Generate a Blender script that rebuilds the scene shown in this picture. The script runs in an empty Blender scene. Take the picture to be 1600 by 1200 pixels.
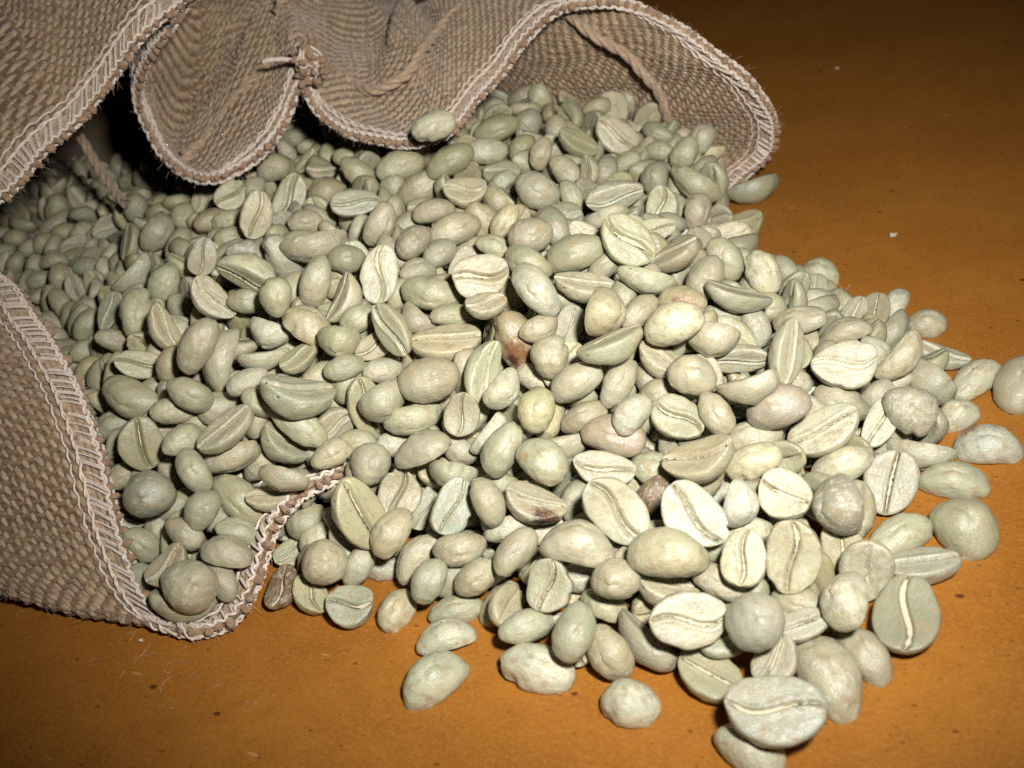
import bpy, math, random
import numpy as np
from mathutils import Matrix, Quaternion, Vector
# ------------------------------------------------------------------ camera, light, exposure
MM = 0.001
FPX, CAM_H = 1716.0, 115.0
PITCH, ROLL = math.radians(33), math.radians(12)
scene = bpy.context.scene
col = scene.collection
_n = np.array([math.sin(ROLL)*math.cos(PITCH), math.cos(ROLL)*math.cos(PITCH), math.sin(PITCH)])
_up = -_n
_f = np.array([0, 0, 1.0]); _Y = _f - _up*(_f@_up); _Y /= np.linalg.norm(_Y); _X = np.cross(_Y, _up)
CM = np.stack([_X, _Y, _up])
def ray(u, v): return CM@np.array([(u-800)/FPX, (v-600)/FPX, 1.0])
def at(u, v, h):                      # photo pixel + height above the table (mm) -> world point (mm)
    d = ray(u, v); return np.array([0, 0, CAM_H]) + d*((h-CAM_H)/d[2])
def proj(p):
    c = CM.T@(np.asarray(p)-np.array([0, 0, CAM_H])); return 800+FPX*c[0]/c[2], 600+FPX*c[1]/c[2], c[2]

cam = bpy.data.cameras.new('camera'); camo = bpy.data.objects.new('camera', cam); col.objects.link(camo)
r_, u_, b_ = CM@[1, 0, 0], CM@[0, -1, 0], CM@[0, 0, -1]
camo.matrix_world = Matrix(((r_[0], u_[0], b_[0], 0), (r_[1], u_[1], b_[1], 0), (r_[2], u_[2], b_[2], CAM_H*MM), (0, 0, 0, 1)))
cam.sensor_width = 36; cam.lens = FPX/1600*36; cam.clip_start = 0.004; cam.clip_end = 20
cam.dof.use_dof = True; cam.dof.focus_distance = 0.178; cam.dof.aperture_fstop = 34
scene.camera = camo

world = bpy.data.worlds.new('World'); scene.world = world; world.use_nodes = True
bg = world.node_tree.nodes['Background']; bg.inputs[0].default_value = (1.0, 0.80, 0.58, 1); bg.inputs[1].default_value = 0.013

# the camera's own flash, up and to the right of the lens
fl = bpy.data.lights.new('camera_flash', 'SPOT'); flo = bpy.data.objects.new('camera_flash', fl); col.objects.link(flo)
fpos = np.array([0, 0, CAM_H]) + r_*24 + u_*34 + b_*2
faim = at(900, 400, 8)
fl.energy = 3.0; fl.color = (1.0, 0.985, 0.965); fl.shadow_soft_size = 0.0075
fl.spot_size = math.radians(83); fl.spot_blend = 1.0
flo.location = Vector(fpos*MM)
flo.rotation_euler = Vector((faim-fpos)).to_track_quat('-Z', 'Y').to_euler()

vs = scene.view_settings; vs.view_transform = 'Standard'; vs.look = 'None'; vs.exposure = 0.0; vs.gamma = 1; vs.use_curve_mapping = False
scene.render.engine = 'CYCLES'
scene.cycles.max_bounces = 4; scene.cycles.diffuse_bounces = 2; scene.cycles.glossy_bounces = 1
scene.cycles.use_denoising = False

rnd = random.Random(5); rng = np.random.default_rng(5)

# ------------------------------------------------------------------ helpers
def mesh_obj(name, V, Fq, mat=None, parent=None, smooth=True, attrs=None):
    me = bpy.data.meshes.new(name)
    V = np.asarray(V, dtype=np.float32)
    if isinstance(Fq, np.ndarray) and Fq.ndim == 2:
        nf, k = Fq.shape
        me.vertices.add(len(V)); me.vertices.foreach_set('co', (V*MM).ravel())
        me.loops.add(nf*k); me.loops.foreach_set('vertex_index', Fq.astype(np.int32).ravel())
        me.polygons.add(nf); me.polygons.foreach_set('loop_start', np.arange(0, nf*k, k, dtype=np.int32))
        me.polygons.foreach_set('loop_total', np.full(nf, k, dtype=np.int32))
        me.update(calc_edges=True); me.validate()
    else:
        me.from_pydata([tuple(v) for v in V*MM], [], Fq)
    if smooth: me.polygons.foreach_set('use_smooth', np.ones(len(me.polygons), dtype=bool))
    for an, (typ, arr) in (attrs or {}).items():
        a = me.attributes.new(an, typ, 'POINT')
        key = 'color' if typ == 'FLOAT_COLOR' else ('vector' if typ == 'FLOAT_VECTOR' else 'value')
        a.data.foreach_set(key, np.asarray(arr, dtype=np.float32).ravel())
    if mat: me.materials.append(mat)
    o = bpy.data.objects.new(name, me); col.objects.link(o)
    if parent: o.parent = parent
    return o
def tag(o, label=None, category=None, group=None, kind=None):
    if label: o['label'] = label
    if category: o['category'] = category
    if group: o['group'] = group
    if kind: o['kind'] = kind
    return o

class NT:
    def __init__(s, name):
        s.m = bpy.data.materials.new(name); s.m.use_nodes = True; s.t = s.m.node_tree; s.t.nodes.clear()
        s.out = s.n('ShaderNodeOutputMaterial'); s.bsdf = s.n('ShaderNodeBsdfPrincipled'); s.l(s.bsdf.outputs[0], s.out.inputs[0])
    def n(s, t, **k):
        n = s.t.nodes.new(t)
        for a, b in k.items(): setattr(n, a, b)
        return n
    def l(s, a, b): s.t.links.new(a, b)
    def setin(s, n, i, v):
        if hasattr(v, 'links'): s.l(v, n.inputs[i])
        elif v is not None: n.inputs[i].default_value = v
    def noise(s, vec, scale, detail=2, rough=0.5, dist=0):
        n = s.n('ShaderNodeTexNoise'); s.setin(n, 'Vector', vec); n.inputs['Scale'].default_value = scale; n.inputs['Detail'].default_value = detail
        n.inputs['Roughness'].default_value = rough; n.inputs['Distortion'].default_value = dist; return n.outputs['Fac']
    def ramp(s, fac, a, b, lo=0.0, hi=1.0):
        n = s.n('ShaderNodeMapRange'); n.interpolation_type = 'SMOOTHSTEP'; s.setin(n, 0, fac)
        for i, v in ((1, a), (2, b), (3, lo), (4, hi)): s.setin(n, i, v)
        return n.outputs[0]
    def math(s, op, a, b=None):
        n = s.n('ShaderNodeMath', operation=op); s.setin(n, 0, a); s.setin(n, 1, b); return n.outputs[0]
    def vmath(s, op, a, b=None):
        n = s.n('ShaderNodeVectorMath', operation=op); s.setin(n, 0, a); s.setin(n, 1, b); return n.outputs[0]
    def mix(s, fac, a, b, blend='MIX'):
        n = s.n('ShaderNodeMix', data_type='RGBA', blend_type=blend); s.setin(n, 0, fac); s.setin(n, 6, a); s.setin(n, 7, b); return n.outputs[2]
    def bump(s, h, strength, dist, normal=None):
        n = s.n('ShaderNodeBump'); n.inputs['Strength'].default_value = strength; n.inputs['Distance'].default_value = dist; s.l(h, n.inputs['Height'])
        if normal: s.l(normal, n.inputs['Normal'])
        return n.outputs[0]
def rgba(*c): return (c[0], c[1], c[2], 1.0)

# ------------------------------------------------------------------ materials
def table_material():
    k = NT('varnished_hardboard'); tc = k.n('ShaderNodeTexCoord').outputs['Object']
    P = k.vmath('SCALE', tc); P.node.inputs['Scale'].default_value = 1000.0       # millimetres
    rot = k.n('ShaderNodeMapping'); k.l(P, rot.inputs['Vector']); rot.inputs['Rotation'].default_value = (0, 0, 0.55)
    fib = k.n('ShaderNodeMapping'); k.l(rot.outputs[0], fib.inputs['Vector']); fib.inputs['Scale'].default_value = (0.22, 1.3, 1)
    big = k.noise(P, 0.035, 3, 0.55); mid = k.noise(P, 0.25, 4, 0.6); fine = k.noise(P, 1.6, 4, 0.7); fibre = k.noise(fib.outputs[0], 1.5, 5, 0.7, 0.6)
    c = k.mix(k.ramp(big, 0.3, 0.7), rgba(0.30, 0.108, 0.014), rgba(0.36, 0.140, 0.019))
    c = k.mix(k.ramp(mid, 0.38, 0.70, 0, 0.45), c, rgba(0.25, 0.083, 0.010))
    c = k.mix(k.ramp(fine, 0.42, 0.68, 0, 0.50), c, rgba(0.43, 0.19, 0.036))
    c = k.mix(k.ramp(fibre, 0.54, 0.72, 0, 0.50), c, rgba(0.45, 0.215, 0.05))
    # dark specks and short pale fibres pressed into the board
    def specks(scale, r0, r1, keep, sx, colr, amt, c, seed):
        mp = k.n('ShaderNodeMapping'); k.l(rot.outputs[0], mp.inputs['Vector']); mp.inputs['Scale'].default_value = (sx, 1, 1); mp.inputs['Location'].default_value = (seed, seed*1.7, 0)
        v = k.n('ShaderNodeTexVoronoi'); v.voronoi_dimensions = '2D'; v.inputs['Scale'].default_value = scale; k.l(mp.outputs[0], v.inputs['Vector'])
        sep = k.n('ShaderNodeSeparateColor'); k.l(v.outputs['Color'], sep.inputs[0])
        on = k.math('GREATER_THAN', sep.outputs[0], keep)
        wob = k.math('ADD', v.outputs['Distance'], k.math('MULTIPLY', k.math('SUBTRACT', fine, 0.5), r1*0.9))
        size = k.math('MULTIPLY', sep.outputs[1], r1)
        m = k.ramp(k.math('SUBTRACT', wob, size), r0, -r0*0.3, 0, amt)
        return k.mix(k.math('MULTIPLY', m, on), c, colr)
    c = specks(0.105, 0.020, 0.05, 0.78, 0.62, rgba(0.060, 0.020, 0.006), 0.85, c, 3.1)
    c = specks(0.34, 0.035, 0.07, 0.80, 0.6, rgba(0.10, 0.035, 0.008), 0.7, c, 9.4)
    c = specks(0.8, 0.05, 0.11, 0.72, 0.6, rgba(0.13, 0.045, 0.010), 0.55, c, 1.3)
    c = specks(0.15, 0.018, 0.03, 0.80, 0.22, rgba(0.55, 0.33, 0.12), 0.55, c, 5.7)
    k.l(c, k.bsdf.inputs['Base Color'])
    k.l(k.ramp(mid, 0.3, 0.8, 0.44, 0.60), k.bsdf.inputs['Roughness']); k.bsdf.inputs['Specular IOR Level'].default_value = 0.25
    k.l(k.bump(fine, 0.25, 0.0002), k.bsdf.inputs['Normal'])
    return k.m

def bean_material(name, geo=False, stain=None):
    """tint comes from the object colour (single beans) or from a point attribute (the joined heap)."""
    k = NT(name)
    if geo:
        L = k.n('ShaderNodeAttribute', attribute_name='local').outputs['Vector']
        ti = k.n('ShaderNodeAttribute', attribute_name='tint'); tint, flake = ti.outputs['Color'], ti.outputs['Alpha']; P = L; local = L
    else:
        local = k.n('ShaderNodeTexCoord').outputs['Object']
        oi = k.n('ShaderNodeObjectInfo'); tint, flake = oi.outputs['Color'], oi.outputs['Alpha']
        off = k.n('ShaderNodeCombineXYZ')
        for i, f in enumerate((37.0, 91.0, 53.0)): k.l(k.math('MULTIPLY', oi.outputs['Random'], f), off.inputs[i])
        P = k.vmath('ADD', k.vmath('MULTIPLY', local, (1.35, 1.0, 1.0)), off.outputs[0])
    low = k.noise(P, 0.9, 2, 0.5); mid = k.noise(P, 2.6, 3, 0.6); fl1 = k.noise(P, 3.4, 5, 0.72, 0.6); fine = k.noise(P, 15, 4, 0.75); grain = k.noise(P, 34, 3, 0.7)
    c = k.mix(k.ramp(low, 0.32, 0.68), k.mix(1.0, tint, rgba(0.94, 0.97, 0.94), 'MULTIPLY'), k.mix(1.0, tint, rgba(1.07, 1.02, 0.93), 'MULTIPLY'))
    c = k.mix(k.ramp(mid, 0.51, 0.63, 0, 0.60), c, rgba(0.33, 0.25, 0.145))                       # tan patches
    c = k.mix(k.ramp(fine, 0.50, 0.64, 0, 0.45), c, rgba(0.24, 0.20, 0.125))                      # freckles
    thr = k.math('SUBTRACT', 0.715, k.math('MULTIPLY', flake, 0.30))
    skin = k.math('MULTIPLY', k.ramp(k.math('SUBTRACT', fl1, thr), -0.03, 0.07), k.ramp(fine, 0.30, 0.60, 0.35, 0.9))
    c = k.mix(skin, c, rgba(0.57, 0.54, 0.44))                                                    # silverskin left on the bean
    c = k.mix(k.ramp(grain, 0.52, 0.64, 0, 0.30), c, rgba(0.54, 0.51, 0.41))
    if stain:
        for (cx, cy, cz, rad, colr, amt) in stain:
            d = k.n('ShaderNodeVectorMath', operation='DISTANCE'); k.l(local, d.inputs[0]); d.inputs[1].default_value = (cx, cy, cz)
            dd = k.math('ADD', d.outputs['Value'], k.math('MULTIPLY', k.math('SUBTRACT', k.noise(P, 5.0, 4, 0.7), 0.5), rad*1.5))
            c = k.mix(k.ramp(dd, rad, rad*0.45, 0, amt), c, rgba(*colr))
    k.l(c, k.bsdf.inputs['Base Color'])
    k.l(k.ramp(fl1, 0.35, 0.65, 0.27, 0.44), k.bsdf.inputs['Roughness']); k.bsdf.inputs['Specular IOR Level'].default_value = 0.6
    st = k.n('ShaderNodeMapping'); k.l(P, st.inputs['Vector']); st.inputs['Scale'].default_value = (0.9, 1.8, 1.8)
    wr = k.noise(st.outputs[0], 3.2, 3, 0.6, 0.5)
    hgt = k.math('ADD', k.math('ADD', k.math('MULTIPLY', wr, 0.50), k.math('MULTIPLY', fine, 0.16)), k.math('ADD', k.math('MULTIPLY', grain, 0.05), k.math('MULTIPLY', skin, 0.16)))
    k.l(k.bump(hgt, 0.55, 0.0006), k.bsdf.inputs['Normal'])
    return k.m

def plain_fibre(name, c0, c1, scale, rough=0.85, bump=0.4, sheen=0.25):
    k = NT(name); tc = k.n('ShaderNodeTexCoord').outputs['Object']
    P = k.vmath('SCALE', tc); P.node.inputs['Scale'].default_value = 1000.0
    a = k.noise(P, scale, 3, 0.65); b = k.noise(P, scale*6, 2, 0.6); g = k.noise(P, 0.05, 2, 0.5)
    c = k.mix(k.ramp(a, 0.3, 0.72), rgba(*c0), rgba(*c1)); c = k.mix(k.ramp(b, 0.45, 0.8, 0, 0.35), c, rgba(*[min(1, x*1.5) for x in c1]))
    c = k.mix(k.ramp(g, 0.5, 0.75, 0, 0.25), c, rgba(*[x*0.72 for x in c0]))
    k.l(c, k.bsdf.inputs['Base Color']); k.bsdf.inputs['Roughness'].default_value = rough; k.bsdf.inputs['Specular IOR Level'].default_value = 0.2
    k.bsdf.inputs['Sheen Weight'].default_value = sheen; k.bsdf.inputs['Sheen Roughness'].default_value = 0.5
    k.l(k.bump(b, bump, 0.0002), k.bsdf.inputs['Normal'])
    return k.m

M_table = table_material()
M_cloth = plain_fibre('brown_cloth', (0.125, 0.080, 0.042), (0.17, 0.112, 0.062), 0.8)
M_warp = plain_fibre('brown_yarn', (0.19, 0.118, 0.060), (0.285, 0.188, 0.105), 0.7)
M_weft = plain_fibre('tan_yarn', (0.285, 0.192, 0.108), (0.47, 0.345, 0.218), 0.7, sheen=0.4)
M_thread = plain_fibre('pale_thread', (0.60, 0.475, 0.37), (0.76, 0.65, 0.54), 1.2, 0.6, 0.6, 0.4)
M_tuft = plain_fibre('brown_tuft', (0.25, 0.145, 0.075), (0.38, 0.245, 0.145), 0.9, 0.9, 0.8)
M_cord = plain_fibre('cord_yarn', (0.30, 0.20, 0.12), (0.46, 0.335, 0.22), 0.9)
M_fuzz = plain_fibre('loose_fibre', (0.40, 0.29, 0.19), (0.56, 0.43, 0.31), 0.9)
M_skin = plain_fibre('silverskin', (0.56, 0.48, 0.31), (0.68, 0.62, 0.46), 2.0, 0.5, 0.5, 0.0)

# ------------------------------------------------------------------ the table
def build_table():
    n = 24; g = np.linspace(-1, 1, n+1)
    gx, gy = np.meshgrid(g, g, indexing='ij'); V = np.stack([gx.ravel()*1500, 300+gy.ravel()*1500, np.zeros((n+1)**2)], 1)
    i = np.arange(n)[:, None]*(n+1)+np.arange(n)[None]; i = i.ravel()
    o = mesh_obj('table_top', V, np.stack([i, i+n+1, i+n+2, i+1], 1), M_table)
    tag(o, 'amber brown varnished hardboard table top with dark specks', kind='structure')
build_table()

# ------------------------------------------------------------------ the sack
# mouth line on the table, a = along the mouth (near-left to far-right), back = into the sack
M0 = np.array([-57.0, 127.0, 0]); AD = np.array([0.718, 0.696, 0]); BD = np.array([-0.696, 0.718, 0])
RIM = [  # photo u, v, height mm, angle round the body
    (-260, 372, 46, 172),
    (-120, 395, 40, 180),
    (0, 430, 36, 186),
    (60, 500, 32, 192),
    (110, 580, 27, 198),
    (148, 660, 22, 205),
    (170, 740, 17, 211),
    (190, 830, 11, 217),
    (218, 915, 6, 223),
    (252, 968, 3, 228),
    (290, 990, 1.8, 232),
    (335, 985, 1.8, 236),
    (370, 962, 2.8, 239),
    (395, 912, 6, 242),
    (415, 860, 8, 245),
    (435, 810, 11, 248),
    (475, 765, 13, 251),
    (535, 738, 11.5, 254),
    (600, 690, 1.5, 260),
    (720, 615, 1, 272),
    (850, 525, 1, 288),
    (970, 440, 1, 305),
    (1060, 370, 1, 322),
    (1130, 314, 2, 338),
    (1165, 278, 5, 346),
    (1203, 238, 11, 354),
    (1209, 195, 20, 363),
    (1185, 142, 30, 373),
    (1135, 95, 38, 384),
    (1070, 48, 44, 395),
    (1000, 14, 48, 406),
    (935, 6, 50, 414),
    (870, 18, 49, 421),
    (820, 62, 46, 427),
    (782, 110, 42, 432),
    (748, 155, 39, 437),
    (712, 206, 36.5, 442),
    (685, 220, 36, 446),
    (640, 226, 36, 451),
    (590, 218, 36.5, 456),
    (540, 205, 37.5, 460),
    (505, 180, 40, 463),
    (485, 145, 44, 466),
    (474, 116, 47.5, 468),
    (462, 148, 45, 470),
    (448, 185, 41.5, 472),
    (428, 222, 38.5, 475),
    (400, 250, 36, 478),
    (362, 272, 34.5, 482),
    (328, 279, 34, 486),
    (290, 266, 35, 490),
    (256, 240, 37.5, 494),
    (232, 203, 42, 498),
    (215, 160, 48, 501),
    (222, 112, 55, 503),
    (262, 52, 63, 506),
    (318, -20, 70, 509),
    (262, 26, 69, 512),
    (212, 78, 65, 515),
    (168, 138, 60, 518),
    (118, 192, 57, 521),
    (66, 238, 55, 524),
    (0, 312, 52, 528),
    (-110, 348, 50, 531),
]
BODY = [  # angle round the body -> along the mouth, behind the mouth, height (mm), where the sack is widest
    (172, -62, 112, 54), (198, -66, 108, 30), (217, -58, 104, 9), (232, -30, 108, 2), (260, 30, 112, 1), (305, 90, 112, 1), (338, 140, 105, 2), (354, 158, 100, 12),
    (373, 160, 95, 26), (395, 158, 92, 38), (414, 156, 90, 42), (432, 152, 90, 44), (446, 148, 95, 47), (460, 143, 104, 50), (468, 138, 110, 53), (478, 122, 114, 56),
    (486, 110, 116, 60), (498, 98, 112, 68), (509, 88, 108, 78), (521, 60, 108, 84), (532, -62, 112, 54)]
def body(phi):
    p = (phi-172) % 360+172; k = np.array(BODY, float)
    a, b, z = (np.interp(p, k[:, 0], k[:, i]) for i in (1, 2, 3))
    return M0 + AD*a + BD*b + np.array([0, 0, z+0.8])
def catmull(P, per, n):
    """closed or open Catmull-Rom through P, n samples at even arc length"""
    P = np.asarray(P, float); K = len(P); out = []
    rngk = range(K) if per else range(K-1)
    for i in rngk:
        p0, p1, p2, p3 = (P[(i+d) % K] if per else P[min(max(i+d, 0), K-1)] for d in (-1, 0, 1, 2))
        t = np.linspace(0, 1, 24, endpoint=False)[:, None]
        out.append(0.5*((2*p1)+(-p0+p2)*t+(2*p0-5*p1+4*p2-p3)*t**2+(-p0+3*p1-3*p2+p3)*t**3))
    C = np.concatenate(out)
    if not per: C = np.vstack([C, P[-1]])
    else: C = np.vstack([C, C[0]])
    D = np.r_[0, np.cumsum(np.linalg.norm(np.diff(C[:, :3], axis=0), axis=1))]
    s = np.linspace(0, D[-1], n, endpoint=not per)
    return np.stack([np.interp(s, D, C[:, k]) for k in range(C.shape[1])], 1), D[-1]

def build_surface():
    ctrl = np.array([at(u, v, h) for (u, v, h, phi) in RIM]); K = len(ctrl)
    rim, length = catmull(ctrl, True, 720)
    D, acc = [], 0.0                       # arc position of each control point
    for i in range(K):
        D.append(acc); p0, p1, p2, p3 = (ctrl[(i+d) % K] for d in (-1, 0, 1, 2))
        t = np.linspace(0, 1, 25)[:, None]
        seg = 0.5*((2*p1)+(-p0+p2)*t+(2*p0-5*p1+4*p2-p3)*t**2+(-p0+3*p1-3*p2+p3)*t**3)
        acc += np.linalg.norm(np.diff(seg, axis=0), axis=1).sum()
    phi = np.interp(np.linspace(0, 1, 720, endpoint=False)*acc, D+[acc], [r[3] for r in RIM]+[RIM[0][3]+360])
    nt = 120
    Q1 = np.array([body(p) for p in phi]); cen = M0+AD*70+BD*110+np.array([0, 0, 30.0])
    Q2 = cen+(Q1-cen)*0.92+BD*48; Q3 = cen+(Q1-cen)*0.40+BD*110
    def blur(A, w):
        k = np.hanning(w); k /= k.sum(); pd = np.concatenate([A[-w:], A, A[:w]])
        return np.stack([np.convolve(pd[:, c], k, 'same')[w:-w] for c in range(3)], 1)
    rs = blur(rim, 41)
    G = np.zeros((720, nt, 3))
    m1 = 0.88*rim + 0.12*rs; m2 = 0.5*rim + 0.5*rs
    P1 = (1-0.27)*m1 + 0.27*Q1 + np.array([0, 0, 1.0])*(3.0*np.clip(np.sin(np.radians(phi)), 0, 1))[:, None]
    P2 = (1-0.62)*m2 + 0.62*Q1 + np.array([0, 0, 1.0])*(4.0*np.clip(np.sin(np.radians(phi)), 0, 1))[:, None]
    Q1 = blur(Q1, 31); Q2 = blur(Q2, 31)
    def hump(c, w): return np.exp(-((phi-c)/w)**2)[:, None]
    hol = hump(487, 9.0)*np.array([[1.0]]); dn = np.array([0, 0, -1.0])
    P1 = P1+hol*(dn*13.0+BD*13.0)+hump(451, 8.0)*(dn*4.0+BD*5.0); P2 = P2+hol*(dn*15.0+BD*8.0)+hump(451, 8.0)*dn*5.0
    P1 = P1+hump(248, 7.0)*dn*11.0; P2 = P2+hump(248, 9.0)*dn*11.0          # the lower lip folds straight down to the table
    P1 = P1+hump(509, 5.0)*(-dn*3.0)+hump(468, 3.5)*(-dn*3.0); P2 = P2+hump(509, 6.0)*(-dn*4.0)+hump(468, 5.0)*(-dn*4.0)
    st = np.stack([rim, P1, P2, Q1, Q2, Q3], 1)
    for i in range(720):
        G[i], _ = catmull(st[i], False, nt)
    # crumples: slow buckling behind the rim and a slightly uneven edge
    d1 = np.roll(G, -1, 0)-np.roll(G, 1, 0); d2 = np.gradient(G, axis=1); nr = np.cross(d2, d1); nr /= np.linalg.norm(nr, axis=2, keepdims=True)+1e-9
    si = np.arange(720)[:, None]/720*2*math.pi; tj = np.linspace(0, 1, nt)[None]*2*math.pi; wv = np.zeros((720, nt)); gr = np.random.default_rng(21)
    for k in range(26):
        fs, ft = gr.integers(8, 46), gr.uniform(0.5, 7); wv += gr.normal()*np.sin(fs*si+ft*tj+gr.uniform(0, 6.28))*18/(12+fs)
    wv *= 0.42*(0.35+0.65*np.clip(tj/1.2, 0, 1))
    G = G+nr*wv[..., None]
    G[:, :, 2] = np.maximum(G[:, :, 2], 0.9)
    return G, length, phi
G, RIMLEN, PHI = build_surface()
NS, NTT = G.shape[:2]
dS = np.roll(G, -1, 0)-np.roll(G, 1, 0); dT = np.gradient(G, axis=1)
NRM = np.cross(dT, dS); NRM /= np.linalg.norm(NRM, axis=2, keepdims=True)+1e-9
# outward: away from the axis of the sack
axis_pt = M0+AD*70+np.array([0, 0, 30.0])
outw = G-axis_pt-((G-axis_pt)@BD)[..., None]*BD
if (np.sum(outw*NRM, 2) > 0).mean() < 0.5: NRM = -NRM
TL = np.concatenate([np.zeros((NS, 1)), np.cumsum(np.linalg.norm(np.diff(G, axis=1), axis=2), 1)], 1)   # mm from the rim, per column
def surf(s, t):
    """s in [0,1) round the rim, t = mm behind the rim; arrays -> points, outward normals, tangents along s, t"""
    s = np.asarray(s, float) % 1.0; t = np.asarray(t, float); s, t = np.broadcast_arrays(s, t)
    fs = s*NS; i0 = np.floor(fs).astype(int) % NS; i1 = (i0+1) % NS; ws = (fs-np.floor(fs))[..., None]
    def colm(i):
        tl = TL[i]; tot = tl[..., -1]; k = np.clip(t/tot, -0.2, 1)*(NTT-1)     # near-even spacing along t
        k0 = np.clip(np.floor(k).astype(int), 0, NTT-2); w = (k-k0)[..., None]
        return G[i, k0]*(1-w)+G[i, k0+1]*w, NRM[i, k0]*(1-w)+NRM[i, k0+1]*w, dT[i, k0]
    a, na, ta = colm(i0); b, nb, tb = colm(i1)
    p = a*(1-ws)+b*ws; n = na*(1-ws)+nb*ws; n /= np.linalg.norm(n, axis=-1, keepdims=True)+1e-9
    return p, n, ta*(1-ws)+tb*ws
def tubes(paths, rad, sides=5, squash=None):
    """paths: list of (n,3) arrays (mm). one vertex/face soup."""
    Vs, Fs, base = [], [], 0
    ang = np.linspace(0, 2*math.pi, sides, endpoint=False)
    for k, P in enumerate(paths):
        n = len(P); r = rad[k] if isinstance(rad, (list, np.ndarray)) else rad
        T = np.gradient(P, axis=0); T /= np.linalg.norm(T, axis=1, keepdims=True)+1e-9
        ref = np.array([0.31, 0.17, 0.93]); A = np.cross(T, ref); A /= np.linalg.norm(A, axis=1, keepdims=True)+1e-9; B = np.cross(T, A)
        rr = np.broadcast_to(np.asarray(r, float), (n,))[:, None, None]
        V = P[:, None]+rr*(np.cos(ang)[None, :, None]*A[:, None]+np.sin(ang)[None, :, None]*B[:, None])
        Vs.append(V.reshape(-1, 3))
        i = np.arange(n-1)[:, None]*sides; j = np.arange(sides)[None]; j2 = (j+1) % sides
        Fs.append(np.stack([i+j, i+j2, i+sides+j2, i+sides+j], 2).reshape(-1, 4)+base); base += n*sides
    return np.concatenate(Vs), np.concatenate(Fs)
def ellipsoids(C, A, B, D, ra, rb, rd, nu=8, nv=5, rough=0.0):
    th = np.linspace(0, 2*math.pi, nu, endpoint=False); ph = np.linspace(0.12, math.pi-0.12, nv)
    U = np.stack([np.outer(np.sin(ph), np.cos(th)), np.outer(np.sin(ph), np.sin(th)), np.outer(np.cos(ph), np.ones(nu))], 2).reshape(-1, 3)
    n = len(C); Uj = U[None]*(1+rough*rng.normal(size=(n, len(U), 1)))
    V = C[:, None]+Uj[:, :, :1]*(A*ra[:, None])[:, None]+Uj[:, :, 1:2]*(B*rb[:, None])[:, None]+Uj[:, :, 2:]*(D*rd[:, None])[:, None]
    i = np.arange(nv-1)[:, None]*nu; j = np.arange(nu)[None]; j2 = (j+1) % nu
    F = np.stack([i+j, i+j2, i+nu+j2, i+nu+j], 2).reshape(-1, 4)
    return V.reshape(-1, 3), (F[None]+(np.arange(n)*len(U))[:, None, None]).reshape(-1, 4)

sack = bpy.data.objects.new('burlap_sack', None); col.objects.link(sack); sack.empty_display_size = 0.02
tag(sack, 'brown burlap sack lying open on its side with wavy stitched rim', 'sack')
HIDE_A, HIDE_B = 18, 22
CORD = [(1, 10, -1, None, None), (26, 30, -1, None, None), (30, 33, -1, None, None), (34, 39, 1, None, None), (41, 45, -1, None, None), (48, 50, 1, 26, 9), (51, 54, -1, None, None), (59, 62, -1, None, None)]
KNOT_H = 51.0
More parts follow.
